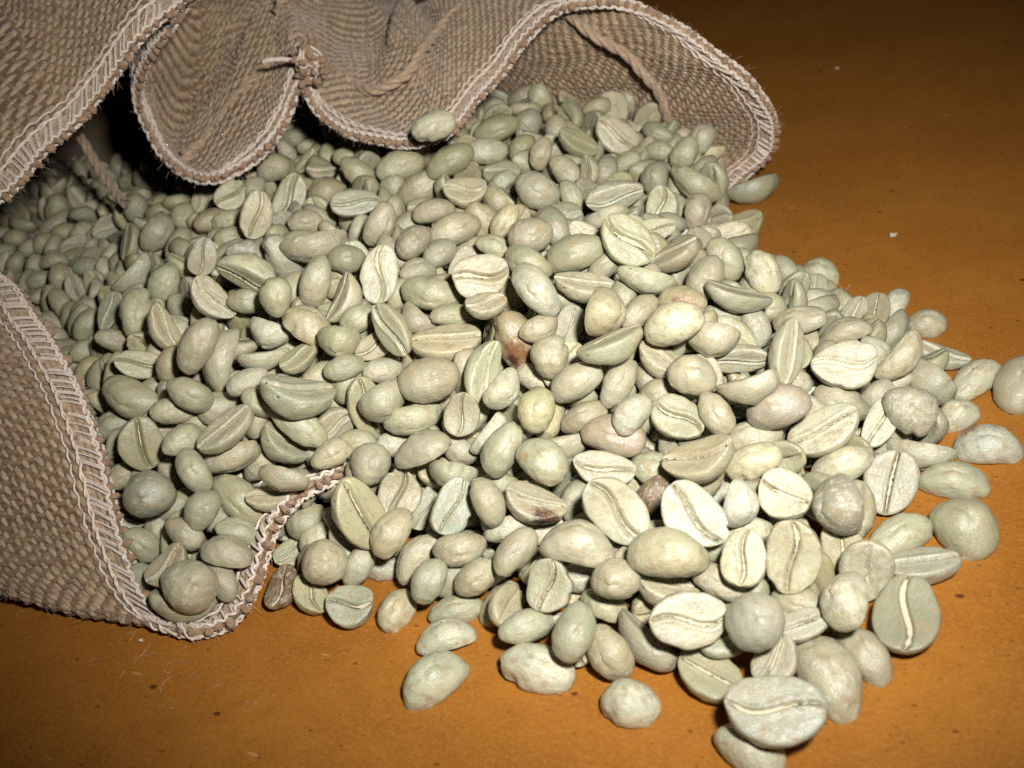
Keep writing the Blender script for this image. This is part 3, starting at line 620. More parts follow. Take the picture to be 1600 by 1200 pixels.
# x y z (0.01 mm) | quaternion (0.001) | half length, half width (0.01 mm) | shape | colour | silverskin strip | label
BEANS = [
(2241,8479,746,970,186,-24,-157,588,427,19,'w',1,'biggest whitish bean with level crease, lowest crease-up bean in the picture'),
(4369,9747,426,850,58,-117,510,589,416,2,'g',1,'large upright crease-up bean on the table at the lower right'),
(3139,9246,176,-111,738,-664,-46,626,388,4,'t',0,'long finger-like tan bean lying diagonally at the lower right'),
(1576,9877,1018,912,408,41,-20,497,367,5,'w',1,'large white bean with level crease facing up and a faint pink mark'),
(1551,10770,1357,-335,929,-156,-19,542,336,4,'y',0,'smooth yellowish sausage-shaped bean lying level below the large white beans'),
(5868,11271,168,-133,779,-613,-17,498,429,19,'g',0,'large round disc-like bean on the table at the right'),
(3103,10386,1249,703,327,-438,456,499,366,20,'w',1,'tall whitish bean with straight upright crease, lower right of the heap'),
(1041,11703,1505,768,425,294,-378,537,381,13,'w',1,'large white crease-up bean left of another, just right of the black-spotted bean'),
(2021,11157,1596,820,315,196,-436,536,378,0,'w',1,'biggest white crease-up bean lying diagonally, right of the other large white one'),
(2347,9520,1118,-260,963,59,38,386,358,2,'e',0,'smooth grey round-backed bean right of the large white level-creased bean'),
(-460,10405,135,-119,959,-254,-28,550,341,7,'w',0,'lumpy whitish loose bean on the table at the middle of the lower edge'),
(-1878,10615,124,-128,961,246,2,529,328,10,'g',0,'large grey-green loose bean, back up, farthest out at the lower left'),
(-2647,13101,1282,740,267,539,-300,625,388,14,'g',1,'large long bean with crease facing up, right of the near hem tip'),
(5198,12247,450,805,278,-309,424,499,392,11,'w',1,'tall white bean with crease facing up near the right edge of the heap'),
(5091,13804,1615,937,344,-41,-55,514,371,6,'w',1,'large white flaky bean with banded crease face near the right side'),
(-5362,12764,877,-306,872,-254,-286,422,393,3,'t',0,'big tan round-backed bean lying in the lowest corner of the near hem'),
(642,9507,117,-115,959,-259,-16,401,318,16,'w',0,'whitish loose bean lying apart on the table below the lumpy whitish one'),
(4421,12899,1165,969,150,-198,4,576,357,17,'w',1,'long white flaky bean with a torn crease right of the long grey-brown bean'),
(2369,12200,1720,974,38,-180,-131,555,344,0,'t',1,'long slanted bean with its ridged crease along the top, right of centre'),
(-1276,14917,2214,-435,884,91,-146,532,358,2,'t',0,'large smooth tan bean below the long level creased bean, back up'),
(-3306,14870,2543,941,-5,280,190,643,399,10,'g',1,'very long grey-green bean with its crease along the top edge, left of centre'),
(7011,12916,136,-150,959,-239,38,516,331,9,'W',0,'whitish bean with a brown patch on its back, on the table far right'),
(2392,16488,3122,798,366,267,-398,528,378,21,'o',1,'large olive bean with rough green crease face turned up, behind the middle'),
(2478,10440,1325,820,161,-243,493,372,305,12,'t',1,'rounded tan bean with a curved split, right of the sausage-shaped bean'),
(2584,14164,2755,-453,864,-31,219,501,311,10,'y',0,'smooth yellowish oval bean lying slanted right of the cracked tan bean'),
(3772,12966,1708,-372,898,-75,224,510,316,10,'D',0,'long grey-brown bean lying slanted in the right half of the heap'),
(3438,11681,1151,859,294,-10,-419,406,349,15,'w',1,'whitish bean with patchy skin and crease partly up, in the right half'),
(-6165,15329,1920,628,296,517,-501,460,369,14,'g',1,'round grey-green bean with crease facing up, beside the near hem'),
(-135,16398,3083,872,489,-6,28,468,401,4,'t',1,'broad tan bean with an S-shaped crease facing up, upper middle'),
(-5963,14270,1618,521,-852,-51,-35,417,367,17,'d',0,'large dark round-backed bean inside the near corner of the sack'),
(-81,11123,920,778,281,-331,455,362,337,18,'g',1,'round bean with an upright split crease near the lower edge of the heap'),
(204,12997,1620,-298,855,-420,-57,427,320,22,'R',0,'grey-green bean with a small orange mark on its back'),
(-1244,12837,1242,764,408,-56,497,451,310,18,'g',1,'grey-green bean with a curved crease facing up, left of the black-spotted bean'),
(1896,8462,114,-108,912,-395,-15,474,299,6,'w',0,'whitish bean cut off by the bottom picture edge'),
(1341,13291,1565,-393,876,-263,94,525,326,7,'p',0,'pinkish tan bean above the two large white crease-up beans'),
(-22,12515,1267,958,106,228,-135,497,308,15,'K',1,'tan bean with a black and brown damaged spot on its lower side'),
(-3325,12802,729,-419,895,-49,-146,365,340,15,'t',0,'rough tan round-backed bean just outside the near hem'),
(-1858,17340,3045,702,428,-199,533,538,334,16,'w',1,'upright long pale bean with cream crease facing the viewer, upper middle'),
(-3034,12223,330,971,213,27,-104,357,332,20,'g',1,'squarish grey-green bean with level crease, on the table outside the near hem'),
(208,15507,2268,-411,633,-516,-405,536,333,7,'B',0,'tan bean with a dark reddish brown stain in the middle of the heap'),
(-934,15873,2307,994,95,58,5,601,372,22,'t',1,'long level tan bean with its crease showing, left of the brown-stained bean'),
(1587,14791,2862,682,-475,-557,-15,414,362,0,'t',0,'upright warm tan bean with a crack down one side, right of centre'),
(-1687,11338,106,130,990,46,0,448,278,1,'w',0,'pale curved bean on its edge, just above the lowest left loose bean'),
(-2431,14018,1484,-337,796,485,134,350,311,23,'t',0,'round tan bean with a fine brown crack beside the near hem tip'),
(8180,14139,210,-103,929,335,118,589,418,22,'t',0,'tan bean cut off by the right picture edge'),
(-2382,12101,112,-130,891,433,24,378,268,7,'t',0,'small tan bean standing on the table at the lower left edge of the spill'),
(-1103,11897,638,508,-826,-138,-203,361,240,3,'y',0,'small smooth yellowish bean with pale skin near the lower left edge'),
(-459,21163,4100,-465,883,52,25,476,295,7,'w',0,'pale grey-green bean resting alone on the folded sack cloth'),
(-4152,13014,258,820,59,-86,562,404,251,1,'b',1,'small shrivelled dark brown bean on the table against the near hem'),
(6423,23198,412,948,-314,-46,27,647,420,21,'g',0,'grey-green bean on its edge on the table, touching the far hem'),
(1492,10781,793,972,-38,192,-131,460,285,15,'w',1,'pale bean with an open dark slit, under the sausage-shaped bean'),
(2979,15361,2398,544,-797,250,-82,412,256,14,'m',0,'mottled bean with reddish brown patches, right of the cracked tan bean'),
(4077,11202,382,688,441,189,-544,386,301,5,'t',1,'tan bean with diagonal crease facing up, left of the disc-like bean group'),
(6885,17093,292,853,120,-125,492,446,277,11,'t',1,'small tan bean standing on end at the right edge of the heap'),
(5665,21476,379,981,143,-37,126,478,384,4,'o',1,'olive bean lying alone on the table just in front of the far hem'),
(414,11422,1216,49,973,-206,-96,521,359,18,'t',0,'tan bean, on edge, just above right of the round split bean'),
(1707,9550,312,912,80,37,-400,454,320,11,'g',1,'grey-green bean, crease up, just below the large white bean with level crease'),
(4124,11363,1033,605,-405,682,-75,445,368,0,'t',0,'round tan bean, on edge, just above the bean with the diagonal crease'),
(5880,13208,958,-443,775,-442,-92,436,354,6,'t',0,'round tan bean, back up, about two beans above the tall white creased bean'),
(129,10326,782,-304,815,487,75,422,275,16,'g',0,'grey-green bean, back up, just above right of the lumpy whitish loose bean'),
(3590,9715,933,207,820,420,330,389,322,12,'w',0,'round whitish bean, on edge, just below the bean with the diagonal crease'),
(3704,9513,125,-117,809,-575,-24,490,275,8,'t',0,'tan bean, back up, just right of the finger-like bean'),
(6186,12325,119,-146,962,-229,34,530,293,6,'g',0,'grey-green bean, back up, just below left of the brown-patched bean'),
(1089,10339,343,796,-351,294,-395,568,328,2,'t',0,'slender tan bean, on edge, just left of the large white bean with level crease'),
(4969,10703,289,995,-49,-25,-83,538,298,14,'w',1,'slender whitish bean, crease tilted, just below left of the large disc-like bean'),
(1516,16810,2914,-496,854,-19,158,563,311,15,'g',0,'slender grey-green bean, back up, just left of the rough green-faced bean'),
(2307,13094,1805,882,267,94,-376,401,332,12,'g',1,'round grey-green bean, crease up, just above left of the long slanted ridged bean'),
(4969,11418,129,-119,982,135,60,523,294,22,'g',0,'grey-green bean, back up, just below the tall white creased bean'),
(-4962,16171,3020,622,-666,-366,-188,520,287,22,'t',0,'slender tan bean, back up, about two beans above left of the very long grey-green bean'),
(689,15487,3109,551,-651,517,72,513,286,4,'w',0,'whitish bean, on edge, just above right of the brown-stained bean'),
(815,10863,1022,503,-842,141,-136,354,283,14,'t',0,'round tan bean, back up, just left of the bean with the open slit'),
(-349,13451,1641,-478,768,356,235,485,268,15,'g',0,'slender grey-green bean, back up, just left of the orange-marked bean'),
(539,10196,378,521,-622,578,87,413,286,5,'t',0,'tan bean, on edge, just above the whitish bean lying apart'),
(-4584,14685,2263,960,102,-123,231,536,296,7,'t',1,'slender tan bean, crease tilted, about two beans below left of the very long grey-green bean'),
(-6520,16692,2024,592,-730,340,27,622,344,11,'d',0,'slender dark green-grey bean, on edge, just above the crease-up bean beside the near hem'),
(2648,13484,2218,-292,928,-160,-168,382,313,17,'t',0,'round tan bean, on edge, just below the smooth yellowish oval bean'),
(-452,11813,1032,-392,859,315,94,426,235,7,'t',0,'tan bean, back up, just above right of the small yellowish bean'),
(4225,13811,2054,611,578,-42,540,530,293,17,'w',1,'whitish bean, crease tilted, just above the long grey-brown bean'),
(984,14097,2141,-465,872,90,125,474,266,15,'t',0,'tan bean, back up, about two beans above left of the pinkish bean'),
(-490,10900,476,-327,933,88,-121,415,229,5,'g',0,'grey-green bean, back up, just above the lumpy whitish loose bean'),
(-386,14785,2214,522,674,-75,517,540,298,9,'g',1,'grey-green bean, crease tilted, just below left of the brown-stained bean'),
(1568,14036,2751,986,-143,-87,18,524,322,19,'g',0,'slender grey-green bean, on edge, just below the cracked tan bean'),
(4555,12595,641,-352,912,44,208,510,282,20,'w',0,'whitish bean, back up, just below right of the long torn flaky bean'),
(2507,9328,616,907,91,-268,311,354,270,15,'t',1,'tan bean, crease up, just below right of the smooth grey round bean'),
(-2080,13615,1096,718,416,-210,517,407,337,0,'t',1,'round tan bean, crease up, just below right of the round bean by the hem tip'),
(-2219,12864,980,-107,924,277,240,426,289,16,'t',0,'tan bean, on edge, just below right of the large creased bean by the hem tip'),
(-4056,17331,3521,494,820,-37,-286,568,382,5,'g',1,'grey-green bean, crease tilted, about two beans below the lowest scallop of the upper hem'),
(-4634,14267,1116,521,-709,448,160,556,307,19,'g',0,'slender grey-green bean, on edge, about two beans right of the dark round-backed bean'),
(-1731,15614,2873,569,578,111,-574,487,280,21,'g',1,'grey-green bean, crease tilted, just left of the long level creased bean'),
(1080,12780,1400,917,349,116,-152,480,265,10,'t',1,'tan bean, crease up, just below the pinkish bean'),
(7617,14610,135,-11,976,191,107,505,303,22,'w',0,'whitish bean, on edge, just left of the bean at the right picture edge'),
(-1024,16897,2706,727,-663,179,-4,550,304,18,'g',0,'slender grey-green bean, on edge, just above the long level creased bean'),
(3214,12444,1209,-118,976,-68,171,453,270,7,'y',0,'yellowish bean, on edge, just above left of the patchy whitish bean'),
(284,13680,2057,-254,788,498,257,360,283,21,'o',0,'round olive bean, back up, just above the orange-marked bean'),
(-1246,12305,882,600,-797,4,60,405,252,9,'t',0,'tan bean, on edge, just above left of the small yellowish bean'),
(3377,13080,2184,915,-309,-122,-230,499,319,2,'t',0,'tan bean, on edge, just above left of the long grey-brown bean'),
(-1553,13729,1691,106,977,-119,140,479,330,14,'t',0,'tan bean, on edge, just right of the round bean by the hem tip'),
(-702,12555,1419,-346,700,-528,-334,392,231,20,'t',0,'tan bean, back up, just right of the bean with the curved crease'),
(-2089,14941,2044,822,-535,-197,-6,445,336,15,'g',0,'grey-green bean, on edge, just left of the large smooth tan bean'),
(-2950,17270,3193,537,-665,-468,-226,477,263,9,'t',0,'tan bean, back up, about two beans left of the upright pale-creased bean'),
(-1781,11999,659,-401,802,388,214,359,242,21,'g',0,'grey-green bean, back up, just left of the small yellowish bean'),
(1216,19259,3135,520,-753,378,143,460,339,11,'t',0,'tan bean, back up, about two beans above right of the bean with the S-shaped crease'),
(-4822,17552,3154,841,215,444,-223,469,300,9,'t',1,'tan bean, crease up, about two beans below the lowest scallop of the upper hem'),
(3206,14353,2307,871,-447,185,-84,431,357,3,'t',0,'tan bean, on edge, just right of the smooth yellowish oval bean'),
(1614,14037,2008,-441,800,392,103,435,240,5,'t',0,'tan bean, back up, just above the pinkish bean'),
(866,17402,3142,541,-839,-12,51,413,314,16,'t',0,'round tan bean, back up, about two beans left of the rough green-faced bean'),
(2561,18585,2984,606,795,10,30,542,300,19,'w',1,'whitish bean, crease tilted, just above the rough green-faced bean'),
(4670,16593,1893,-246,736,-509,-372,437,311,7,'w',0,'whitish bean, on edge, just below the lone bean before the far hem'),
(-3812,14924,1598,891,17,454,9,477,309,15,'g',1,'grey-green bean, crease tilted, just below the very long grey-green bean'),
(-4293,20710,3219,671,486,-84,554,506,323,20,'t',1,'tan bean, crease up, just below right of the lowest scallop of the upper hem'),
(-5201,15630,2460,-469,792,-253,-297,398,260,3,'g',0,'grey-green bean, back up, about two beans above the dark round-backed bean'),
(681,14724,2275,-432,640,499,393,368,296,6,'t',0,'round tan bean, back up, just below right of the brown-stained bean'),
(3922,15457,2274,967,-105,223,-57,555,307,12,'d',1,'slender dark green-grey bean, on edge, just right of the mottled reddish bean'),
(6204,14360,1141,716,-611,-311,-128,484,268,13,'t',0,'slender tan bean, on edge, just below right of the bean standing on end'),
(2704,11505,1305,631,-510,-561,-164,354,273,9,'w',0,'whitish bean, on edge, just right of the right large white creased bean'),
(-857,14082,2015,689,461,-337,446,354,281,9,'t',1,'round tan bean, crease up, just below right of the large smooth tan bean'),
(2837,12926,1853,-408,688,-586,-132,354,234,3,'t',0,'tan bean, back up, just above right of the long slanted ridged bean'),
(-297,21144,3324,539,-830,-131,-59,540,298,14,'o',0,'olive bean, back up, just below right of the bean lying on the cloth'),
(-2386,15206,1738,660,369,534,-377,588,325,22,'g',1,'grey-green bean, crease up, just above the round bean by the hem tip'),
(-1680,14767,1674,780,-617,-34,100,486,268,4,'g',0,'slender grey-green bean, on edge, just below left of the large smooth tan bean'),
(1641,13173,1982,-334,885,291,141,354,241,19,'w',0,'whitish bean, back up, just above right of the pinkish bean'),
(-424,18608,2992,548,-808,-164,141,534,295,4,'t',0,'tan bean, back up, just above left of the bean with the S-shaped crease'),
(-5117,13839,1430,-429,783,450,3,354,256,1,'g',0,'grey-green bean, back up, just right of the dark round-backed bean'),
(-4834,13246,912,148,967,-84,-189,407,308,17,'t',0,'tan bean, on edge, just above right of the big round bean in the hem corner'),
(-2978,18425,3395,898,-434,-2,67,615,340,4,'t',0,'slender tan bean, on edge, about two beans above left of the upright pale-creased bean'),
(-1953,12740,493,33,945,141,294,467,259,18,'w',0,'slender whitish bean, on edge, just above the small bean at the lower left edge'),
(-3213,16588,2704,-16,929,-110,-352,468,359,7,'t',0,'tan bean, on edge, about two beans above the very long grey-green bean'),
(-5229,14462,1761,-276,769,-495,-296,391,240,13,'g',0,'grey-green bean, back up, just above right of the dark round-backed bean'),
(-1357,22143,3059,597,-791,-93,96,540,334,22,'g',0,'grey-green bean, back up, just below the upper hem'),
(3351,22750,2499,829,396,268,-291,514,373,22,'t',1,'tan bean, crease up, just below left of the far arch of the hem'),
(1557,16161,2645,980,76,178,-38,552,305,11,'w',1,'slender whitish bean, crease tilted, just above left of the cracked tan bean'),
(-4698,16375,2542,-18,850,315,421,572,343,4,'t',0,'slender tan bean, on edge, about two beans above left of the very long grey-green bean'),
(-6727,19078,2415,-445,659,568,214,541,299,6,'g',0,'grey-green bean, back up, about two beans above right of the near hem'),
(-6429,17441,2240,880,402,254,-2,465,263,20,'o',1,'olive bean, crease up, about two beans right of the near hem'),
(-3500,14893,1888,-129,907,-241,-319,510,282,14,'g',0,'grey-green bean, on edge, just below the very long grey-green bean'),
(-3653,12705,269,827,15,165,-538,391,259,4,'g',1,'grey-green bean, crease up, just right of the shrivelled brown bean'),
(2157,10590,851,-387,858,-339,-1,394,218,21,'t',0,'slender tan bean, back up, just below left of the rounded curved-split bean'),
(-4702,14851,1637,870,-481,-60,84,503,278,23,'t',0,'slender tan bean, on edge, about two beans above right of the dark round-backed bean'),
(-6364,14121,805,-423,755,-326,-380,354,244,23,'d',0,'dark green-grey bean, back up, just below the dark round-backed bean'),
(3529,15999,2346,-442,804,357,176,439,288,14,'t',0,'tan bean, back up, just above right of the mottled reddish bean'),
(-3555,16615,3387,565,-549,-547,-284,354,268,23,'g',0,'round grey-green bean, back up, about two beans above the very long grey-green bean'),
(-1508,11868,93,-137,990,-9,-14,422,233,14,'g',0,'grey-green bean, back up, just above the pale curved loose bean'),
(-2262,20218,3257,911,402,96,8,474,276,12,'d',1,'dark green-grey bean, crease up, about two beans below left of the upper hem'),
(3179,16610,2639,975,-7,-219,-45,487,296,23,'t',1,'tan bean, crease tilted, just above the mottled reddish bean'),
(2978,9726,678,993,98,-46,52,380,216,14,'w',1,'whitish bean, crease up, just right of the smooth grey round bean'),
(5014,13714,972,582,-752,296,93,470,259,18,'t',0,'slender tan bean, back up, just above right of the long torn flaky bean'),
(-5878,17790,2627,786,87,574,-215,485,268,8,'y',1,'slender yellowish bean, crease tilted, about two beans above right of the near hem'),
(3587,14279,1777,665,724,-162,-88,458,253,18,'w',1,'slender whitish bean, crease tilted, just above left of the long grey-brown bean'),
(6739,14345,569,779,-390,410,-271,477,396,23,'w',0,'whitish bean, on edge, about two beans above left of the brown-patched bean'),
(5696,15430,1061,20,979,-124,159,468,258,1,'t',0,'slender tan bean, on edge, just above the large flaky banded bean'),
(-173,14221,2218,737,-589,-329,39,354,259,12,'w',0,'whitish bean, on edge, just below the brown-stained bean'),
(-96,19587,3297,964,255,74,-1,417,313,8,'t',1,'tan bean, crease tilted, about two beans below right of the bean lying on the cloth'),
(-3835,22456,2788,766,480,-208,374,520,331,1,'g',1,'grey-green bean, crease up, about two beans right of the lowest scallop of the upper hem'),
(-1792,18939,3272,714,-521,-438,-163,471,275,2,'t',0,'tan bean, on edge, just above the upright pale-creased bean'),
(-3037,14339,1597,569,-806,-146,70,354,216,6,'t',0,'tan bean, back up, just above left of the near hem tip'),
(-6355,20224,2428,507,-699,-488,-129,437,302,4,'g',0,'grey-green bean, back up, about three beans above right of the near hem'),
(-1201,18058,3174,518,-793,-322,-11,376,259,17,'t',0,'tan bean, back up, just above right of the upright pale-creased bean'),
(2534,15823,2726,900,-369,232,3,502,277,5,'g',0,'slender grey-green bean, on edge, just above left of the mottled reddish bean'),
(3111,10167,560,-408,850,-319,94,426,235,15,'t',0,'tan bean, back up, just right of the smooth grey round bean'),
(-2646,15909,2744,806,-582,106,-18,361,300,20,'o',0,'round olive bean, on edge, just above right of the very long grey-green bean'),
(979,13850,1622,-252,955,16,157,405,228,11,'t',0,'tan bean, on edge, just above left of the pinkish bean'),
(-5384,14967,2045,-453,824,279,-193,354,241,3,'g',0,'grey-green bean, back up, just right of the crease-up bean beside the near hem'),
(4488,20378,2099,841,-396,361,-72,588,325,1,'o',0,'slender olive bean, on edge, just above left of the far foot of the hem'),
(5001,15619,1368,-52,938,-288,185,500,276,7,'t',0,'slender tan bean, on edge, just above left of the large flaky banded bean'),
(-5404,20001,2892,708,425,-124,550,393,281,9,'t',1,'tan bean, crease up, about three beans above left of the very long grey-green bean'),
(-1031,21229,2850,-479,859,60,172,561,310,11,'t',0,'tan bean, back up, just below right of the upper hem'),
(-3705,13796,1772,857,-460,230,-24,417,250,7,'t',0,'slender tan bean, on edge, just left of the near hem tip'),
(-6964,22945,2435,739,-511,-434,64,485,338,20,'t',0,'tan bean, on edge, about four beans above right of the near hem'),
(2357,14134,2192,927,46,236,-288,400,285,13,'t',1,'tan bean, crease tilted, just below the smooth yellowish oval bean'),
(-5469,13699,1154,-257,886,-327,-206,354,220,23,'t',0,'tan bean, back up, just above the big round bean in the hem corner'),
(4129,16993,2102,560,-589,546,204,430,292,22,'g',0,'grey-green bean, back up, just below left of the lone bean before the far hem'),
(-4218,15582,2497,-477,859,170,-68,371,216,16,'w',0,'whitish bean, back up, just left of the very long grey-green bean'),
(1771,12845,1128,-162,885,-317,-300,354,276,0,'g',0,'grey-green bean, on edge, just left of the long slanted ridged bean'),
(-2635,15593,2375,-489,859,97,-118,354,216,5,'d',0,'dark green-grey bean, back up, just above right of the very long grey-green bean'),
(2191,14863,2671,-378,879,281,73,373,216,17,'t',0,'slender tan bean, back up, just right of the cracked tan bean'),
(-4089,13998,1300,997,63,39,16,364,243,13,'t',1,'tan bean, crease tilted, about two beans left of the near hem tip'),
(5437,13274,763,873,248,-176,380,437,241,22,'w',1,'slender whitish bean, crease up, just right of the long torn flaky bean'),
(-2429,18067,3114,-429,884,17,-185,354,263,16,'d',0,'round dark green-grey bean, back up, just above left of the upright pale-creased bean'),
(837,23798,2806,673,-736,-58,-45,545,301,19,'o',0,'olive bean, back up, about two beans right of the bean lying on the cloth'),
(-2345,16481,2707,507,-845,-93,-139,354,238,1,'g',0,'grey-green bean, back up, just below left of the upright pale-creased bean'),
(-773,16432,2437,505,-856,66,93,386,216,7,'g',0,'slender grey-green bean, back up, just above the long level creased bean'),
(-3708,14104,572,755,-630,-159,86,354,293,16,'g',0,'grey-green bean, on edge, just above left of the rough round bean outside the hem'),
(6973,13824,114,-139,988,29,55,365,274,15,'w',0,'round whitish bean, back up, just above left of the brown-patched bean'),
(5972,12992,292,838,-464,154,-242,537,296,8,'w',0,'slender whitish bean, on edge, just above right of the tall white creased bean'),
(-2894,12903,442,-461,792,349,194,354,216,3,'w',0,'whitish bean, back up, just right of the rough round bean outside the hem'),
(7633,16553,127,-166,965,-200,37,354,293,14,'t',0,'round tan bean, back up, just right of the bean standing on end'),
(503,21824,3110,572,-797,-10,192,484,268,2,'w',0,'whitish bean, back up, just below right of the bean lying on the cloth'),
(-137,15782,2893,990,105,67,66,354,255,16,'t',1,'tan bean, crease tilted, just below the bean with the S-shaped crease'),
(-780,19477,3059,525,-848,-28,68,418,233,19,'t',0,'tan bean, back up, about two beans below right of the upper hem'),
(3361,13026,1181,-48,990,-103,87,482,266,16,'w',0,'slender whitish bean, on edge, just below left of the long grey-brown bean'),
(-4704,13733,928,-73,942,-62,-322,372,216,1,'g',0,'grey-green bean, on edge, about two beans above left of the shrivelled brown bean'),
(-3895,16898,2643,821,-495,261,-112,368,305,12,'w',0,'round whitish bean, on edge, about two beans above left of the very long grey-green bean'),
(-3652,18664,3139,-458,631,-359,-513,527,291,7,'w',0,'whitish bean, back up, about two beans left of the upright pale-creased bean'),
(-2541,16904,2962,879,-40,-400,258,443,320,13,'t',1,'tan bean, crease tilted, just below left of the upright pale-creased bean'),
(-2046,15658,2125,-450,875,79,-161,354,216,16,'w',0,'whitish bean, back up, just left of the large smooth tan bean'),
(3548,19410,2220,708,369,-417,434,378,313,4,'g',1,'round grey-green bean, crease up, just above right of the rough green-faced bean'),
(699,16909,2887,668,-662,339,-39,472,269,0,'o',0,'olive bean, on edge, just right of the bean with the S-shaped crease'),
(615,15244,2541,716,-679,-99,130,354,236,11,'t',0,'tan bean, on edge, just above right of the brown-stained bean'),
(-6304,13541,517,-196,842,-413,-285,354,216,14,'d',0,'dark green-grey bean, back up, just left of the big round bean in the hem corner'),
(-4241,17462,3013,-485,868,-96,-44,354,228,3,'g',0,'grey-green bean, back up, about two beans above left of the very long grey-green bean'),
(-4258,24042,2920,609,-782,-120,57,394,309,22,'t',0,'round tan bean, back up, about two beans below the thread knot'),
(2407,21763,2924,913,245,321,-69,483,292,11,'o',1,'olive bean, crease tilted, about two beans below left of the far arch of the hem'),
(4190,19199,2012,612,-561,-532,-167,407,271,23,'t',0,'tan bean, on edge, just below left of the far foot of the hem'),
(-3428,16197,2407,967,124,-101,197,354,242,12,'g',1,'grey-green bean, crease tilted, just above the very long grey-green bean'),
(-5646,15736,2152,-401,897,-5,-186,354,224,17,'t',0,'tan bean, back up, just above right of the crease-up bean beside the near hem'),
(-1162,13472,1421,822,-537,190,-12,371,265,18,'g',0,'grey-green bean, on edge, just above the bean with the curved crease'),
(-1013,14180,1277,733,-553,341,202,354,231,11,'t',0,'tan bean, on edge, just above the bean with the curved crease'),
(1681,12420,1003,-374,808,256,376,354,216,9,'b',0,'brown bean, back up, just right of the left large white creased bean'),
(-7363,21615,2192,936,-196,-289,53,565,354,16,'g',0,'grey-green bean, on edge, about three beans above right of the near hem'),
(-5072,22629,3036,817,517,-78,244,382,296,0,'g',1,'round grey-green bean, crease up, just below right of the lowest scallop of the upper hem'),
(-799,18100,2827,533,-815,-217,64,354,249,14,'w',0,'whitish bean, back up, just above left of the bean with the S-shaped crease'),
(4515,21317,2358,523,-733,-270,-342,354,277,12,'g',0,'round grey-green bean, back up, just above left of the far foot of the hem'),
(1113,15635,2194,794,295,-117,518,428,236,3,'w',1,'whitish bean, crease up, just below left of the cracked tan bean'),
(3757,20754,2198,-167,819,395,382,373,292,4,'d',0,'dark green-grey bean, on edge, about two beans above right of the rough green-faced bean'),
(6545,19124,132,-166,911,-377,16,443,302,0,'g',0,'grey-green bean, back up, about two beans above left of the bean standing on end'),
(4154,15340,1628,-228,705,-585,-330,362,242,17,'w',0,'whitish bean, on edge, about two beans right of the mottled reddish bean'),
(-4023,16386,2477,949,-269,73,149,455,252,16,'g',0,'slender grey-green bean, on edge, just above left of the very long grey-green bean'),
(-5750,13235,963,936,108,-161,295,374,307,9,'t',1,'tan bean, crease tilted, just above left of the big round bean in the hem corner'),
(1973,20871,2676,-483,707,-452,-248,427,263,22,'t',0,'tan bean, back up, about two beans above left of the rough green-faced bean'),
(1299,17714,3053,-324,727,-577,-184,459,254,9,'d',0,'dark green-grey bean, back up, about two beans left of the rough green-faced bean'),
(-4964,13020,626,-425,704,-561,-93,370,216,7,'t',0,'tan bean, on edge, just right of the big round bean in the hem corner'),
(-3009,15130,1600,679,712,55,168,354,293,21,'t',1,'round tan bean, crease tilted, just below right of the very long grey-green bean'),
(-2113,15971,2445,899,409,-126,98,354,223,1,'t',1,'tan bean, crease up, about two beans above left of the large smooth tan bean'),
(-4029,13869,226,916,232,36,326,354,231,9,'g',1,'grey-green bean, crease up, just left of the rough round bean outside the hem'),
(2159,13895,1736,-435,880,25,187,354,216,0,'t',0,'tan bean, back up, just above right of the pinkish bean'),
(472,18671,2871,584,-685,-326,-289,414,229,8,'y',0,'slender yellowish bean, back up, just above right of the bean with the S-shaped crease'),
(-4911,15797,1988,-113,976,174,59,354,284,17,'t',0,'tan bean, on edge, about two beans left of the very long grey-green bean'),
(-1708,13603,729,808,367,-97,450,384,216,8,'d',1,'dark green-grey bean, crease up, just left of the bean with the curved crease'),
(6765,16054,500,699,-628,-340,1,455,252,11,'d',0,'dark green-grey bean, on edge, just below right of the bean standing on end'),
(611,11070,387,104,918,-345,-169,354,264,11,'g',0,'grey-green bean, on edge, just right of the round split bean'),
(-8486,20948,1518,586,-654,-456,-141,409,226,1,'g',0,'grey-green bean, back up, just above the near hem'),
(-6740,15471,1284,543,-794,-226,149,354,217,2,'t',0,'tan bean, back up, just above right of the near hem'),
(-3339,20445,2977,609,-782,51,124,369,257,7,'t',0,'tan bean, back up, about two beans above left of the upright pale-creased bean'),
(-2998,22035,2851,-46,965,234,112,436,344,13,'t',0,'tan bean, on edge, about two beans below left of the upper hem'),
(-1227,17660,2790,-205,950,143,-186,359,216,1,'t',0,'tan bean, on edge, just right of the upright pale-creased bean'),
(-7339,19106,1970,503,-777,120,359,383,216,22,'t',0,'tan bean, back up, about two beans above the crease-up bean beside the near hem'),
(1838,19255,2863,-410,661,-572,-260,357,216,20,'g',0,'grey-green bean, back up, about two beans above left of the rough green-faced bean'),
(-2216,22374,2940,-484,744,-253,-385,514,284,13,'o',0,'olive bean, back up, just below left of the upper hem'),
(-7055,16719,1532,-122,980,138,79,354,259,17,'d',0,'dark green-grey bean, on edge, just above left of the crease-up bean beside the near hem'),
(-5742,16869,2407,657,-521,-533,-116,354,234,17,'t',0,'tan bean, on edge, about two beans above the crease-up bean beside the near hem'),
(-6594,14643,1044,901,283,302,-131,354,216,0,'t',1,'tan bean, crease up, just below left of the dark round-backed bean'),
(-8099,25835,1995,521,-568,-598,-221,376,299,22,'g',0,'round grey-green bean, back up, about four beans above the near hem'),
(579,12731,990,-453,789,413,30,354,216,1,'d',0,'dark green-grey bean, back up, just right of the black-spotted bean'),
(-5874,19138,2246,-385,732,-411,-382,419,249,20,'t',0,'tan bean, back up, about three beans above right of the near hem'),
(1581,21624,2893,657,-576,-457,-165,354,235,19,'t',0,'tan bean, on edge, about two beans right of the bean lying on the cloth'),
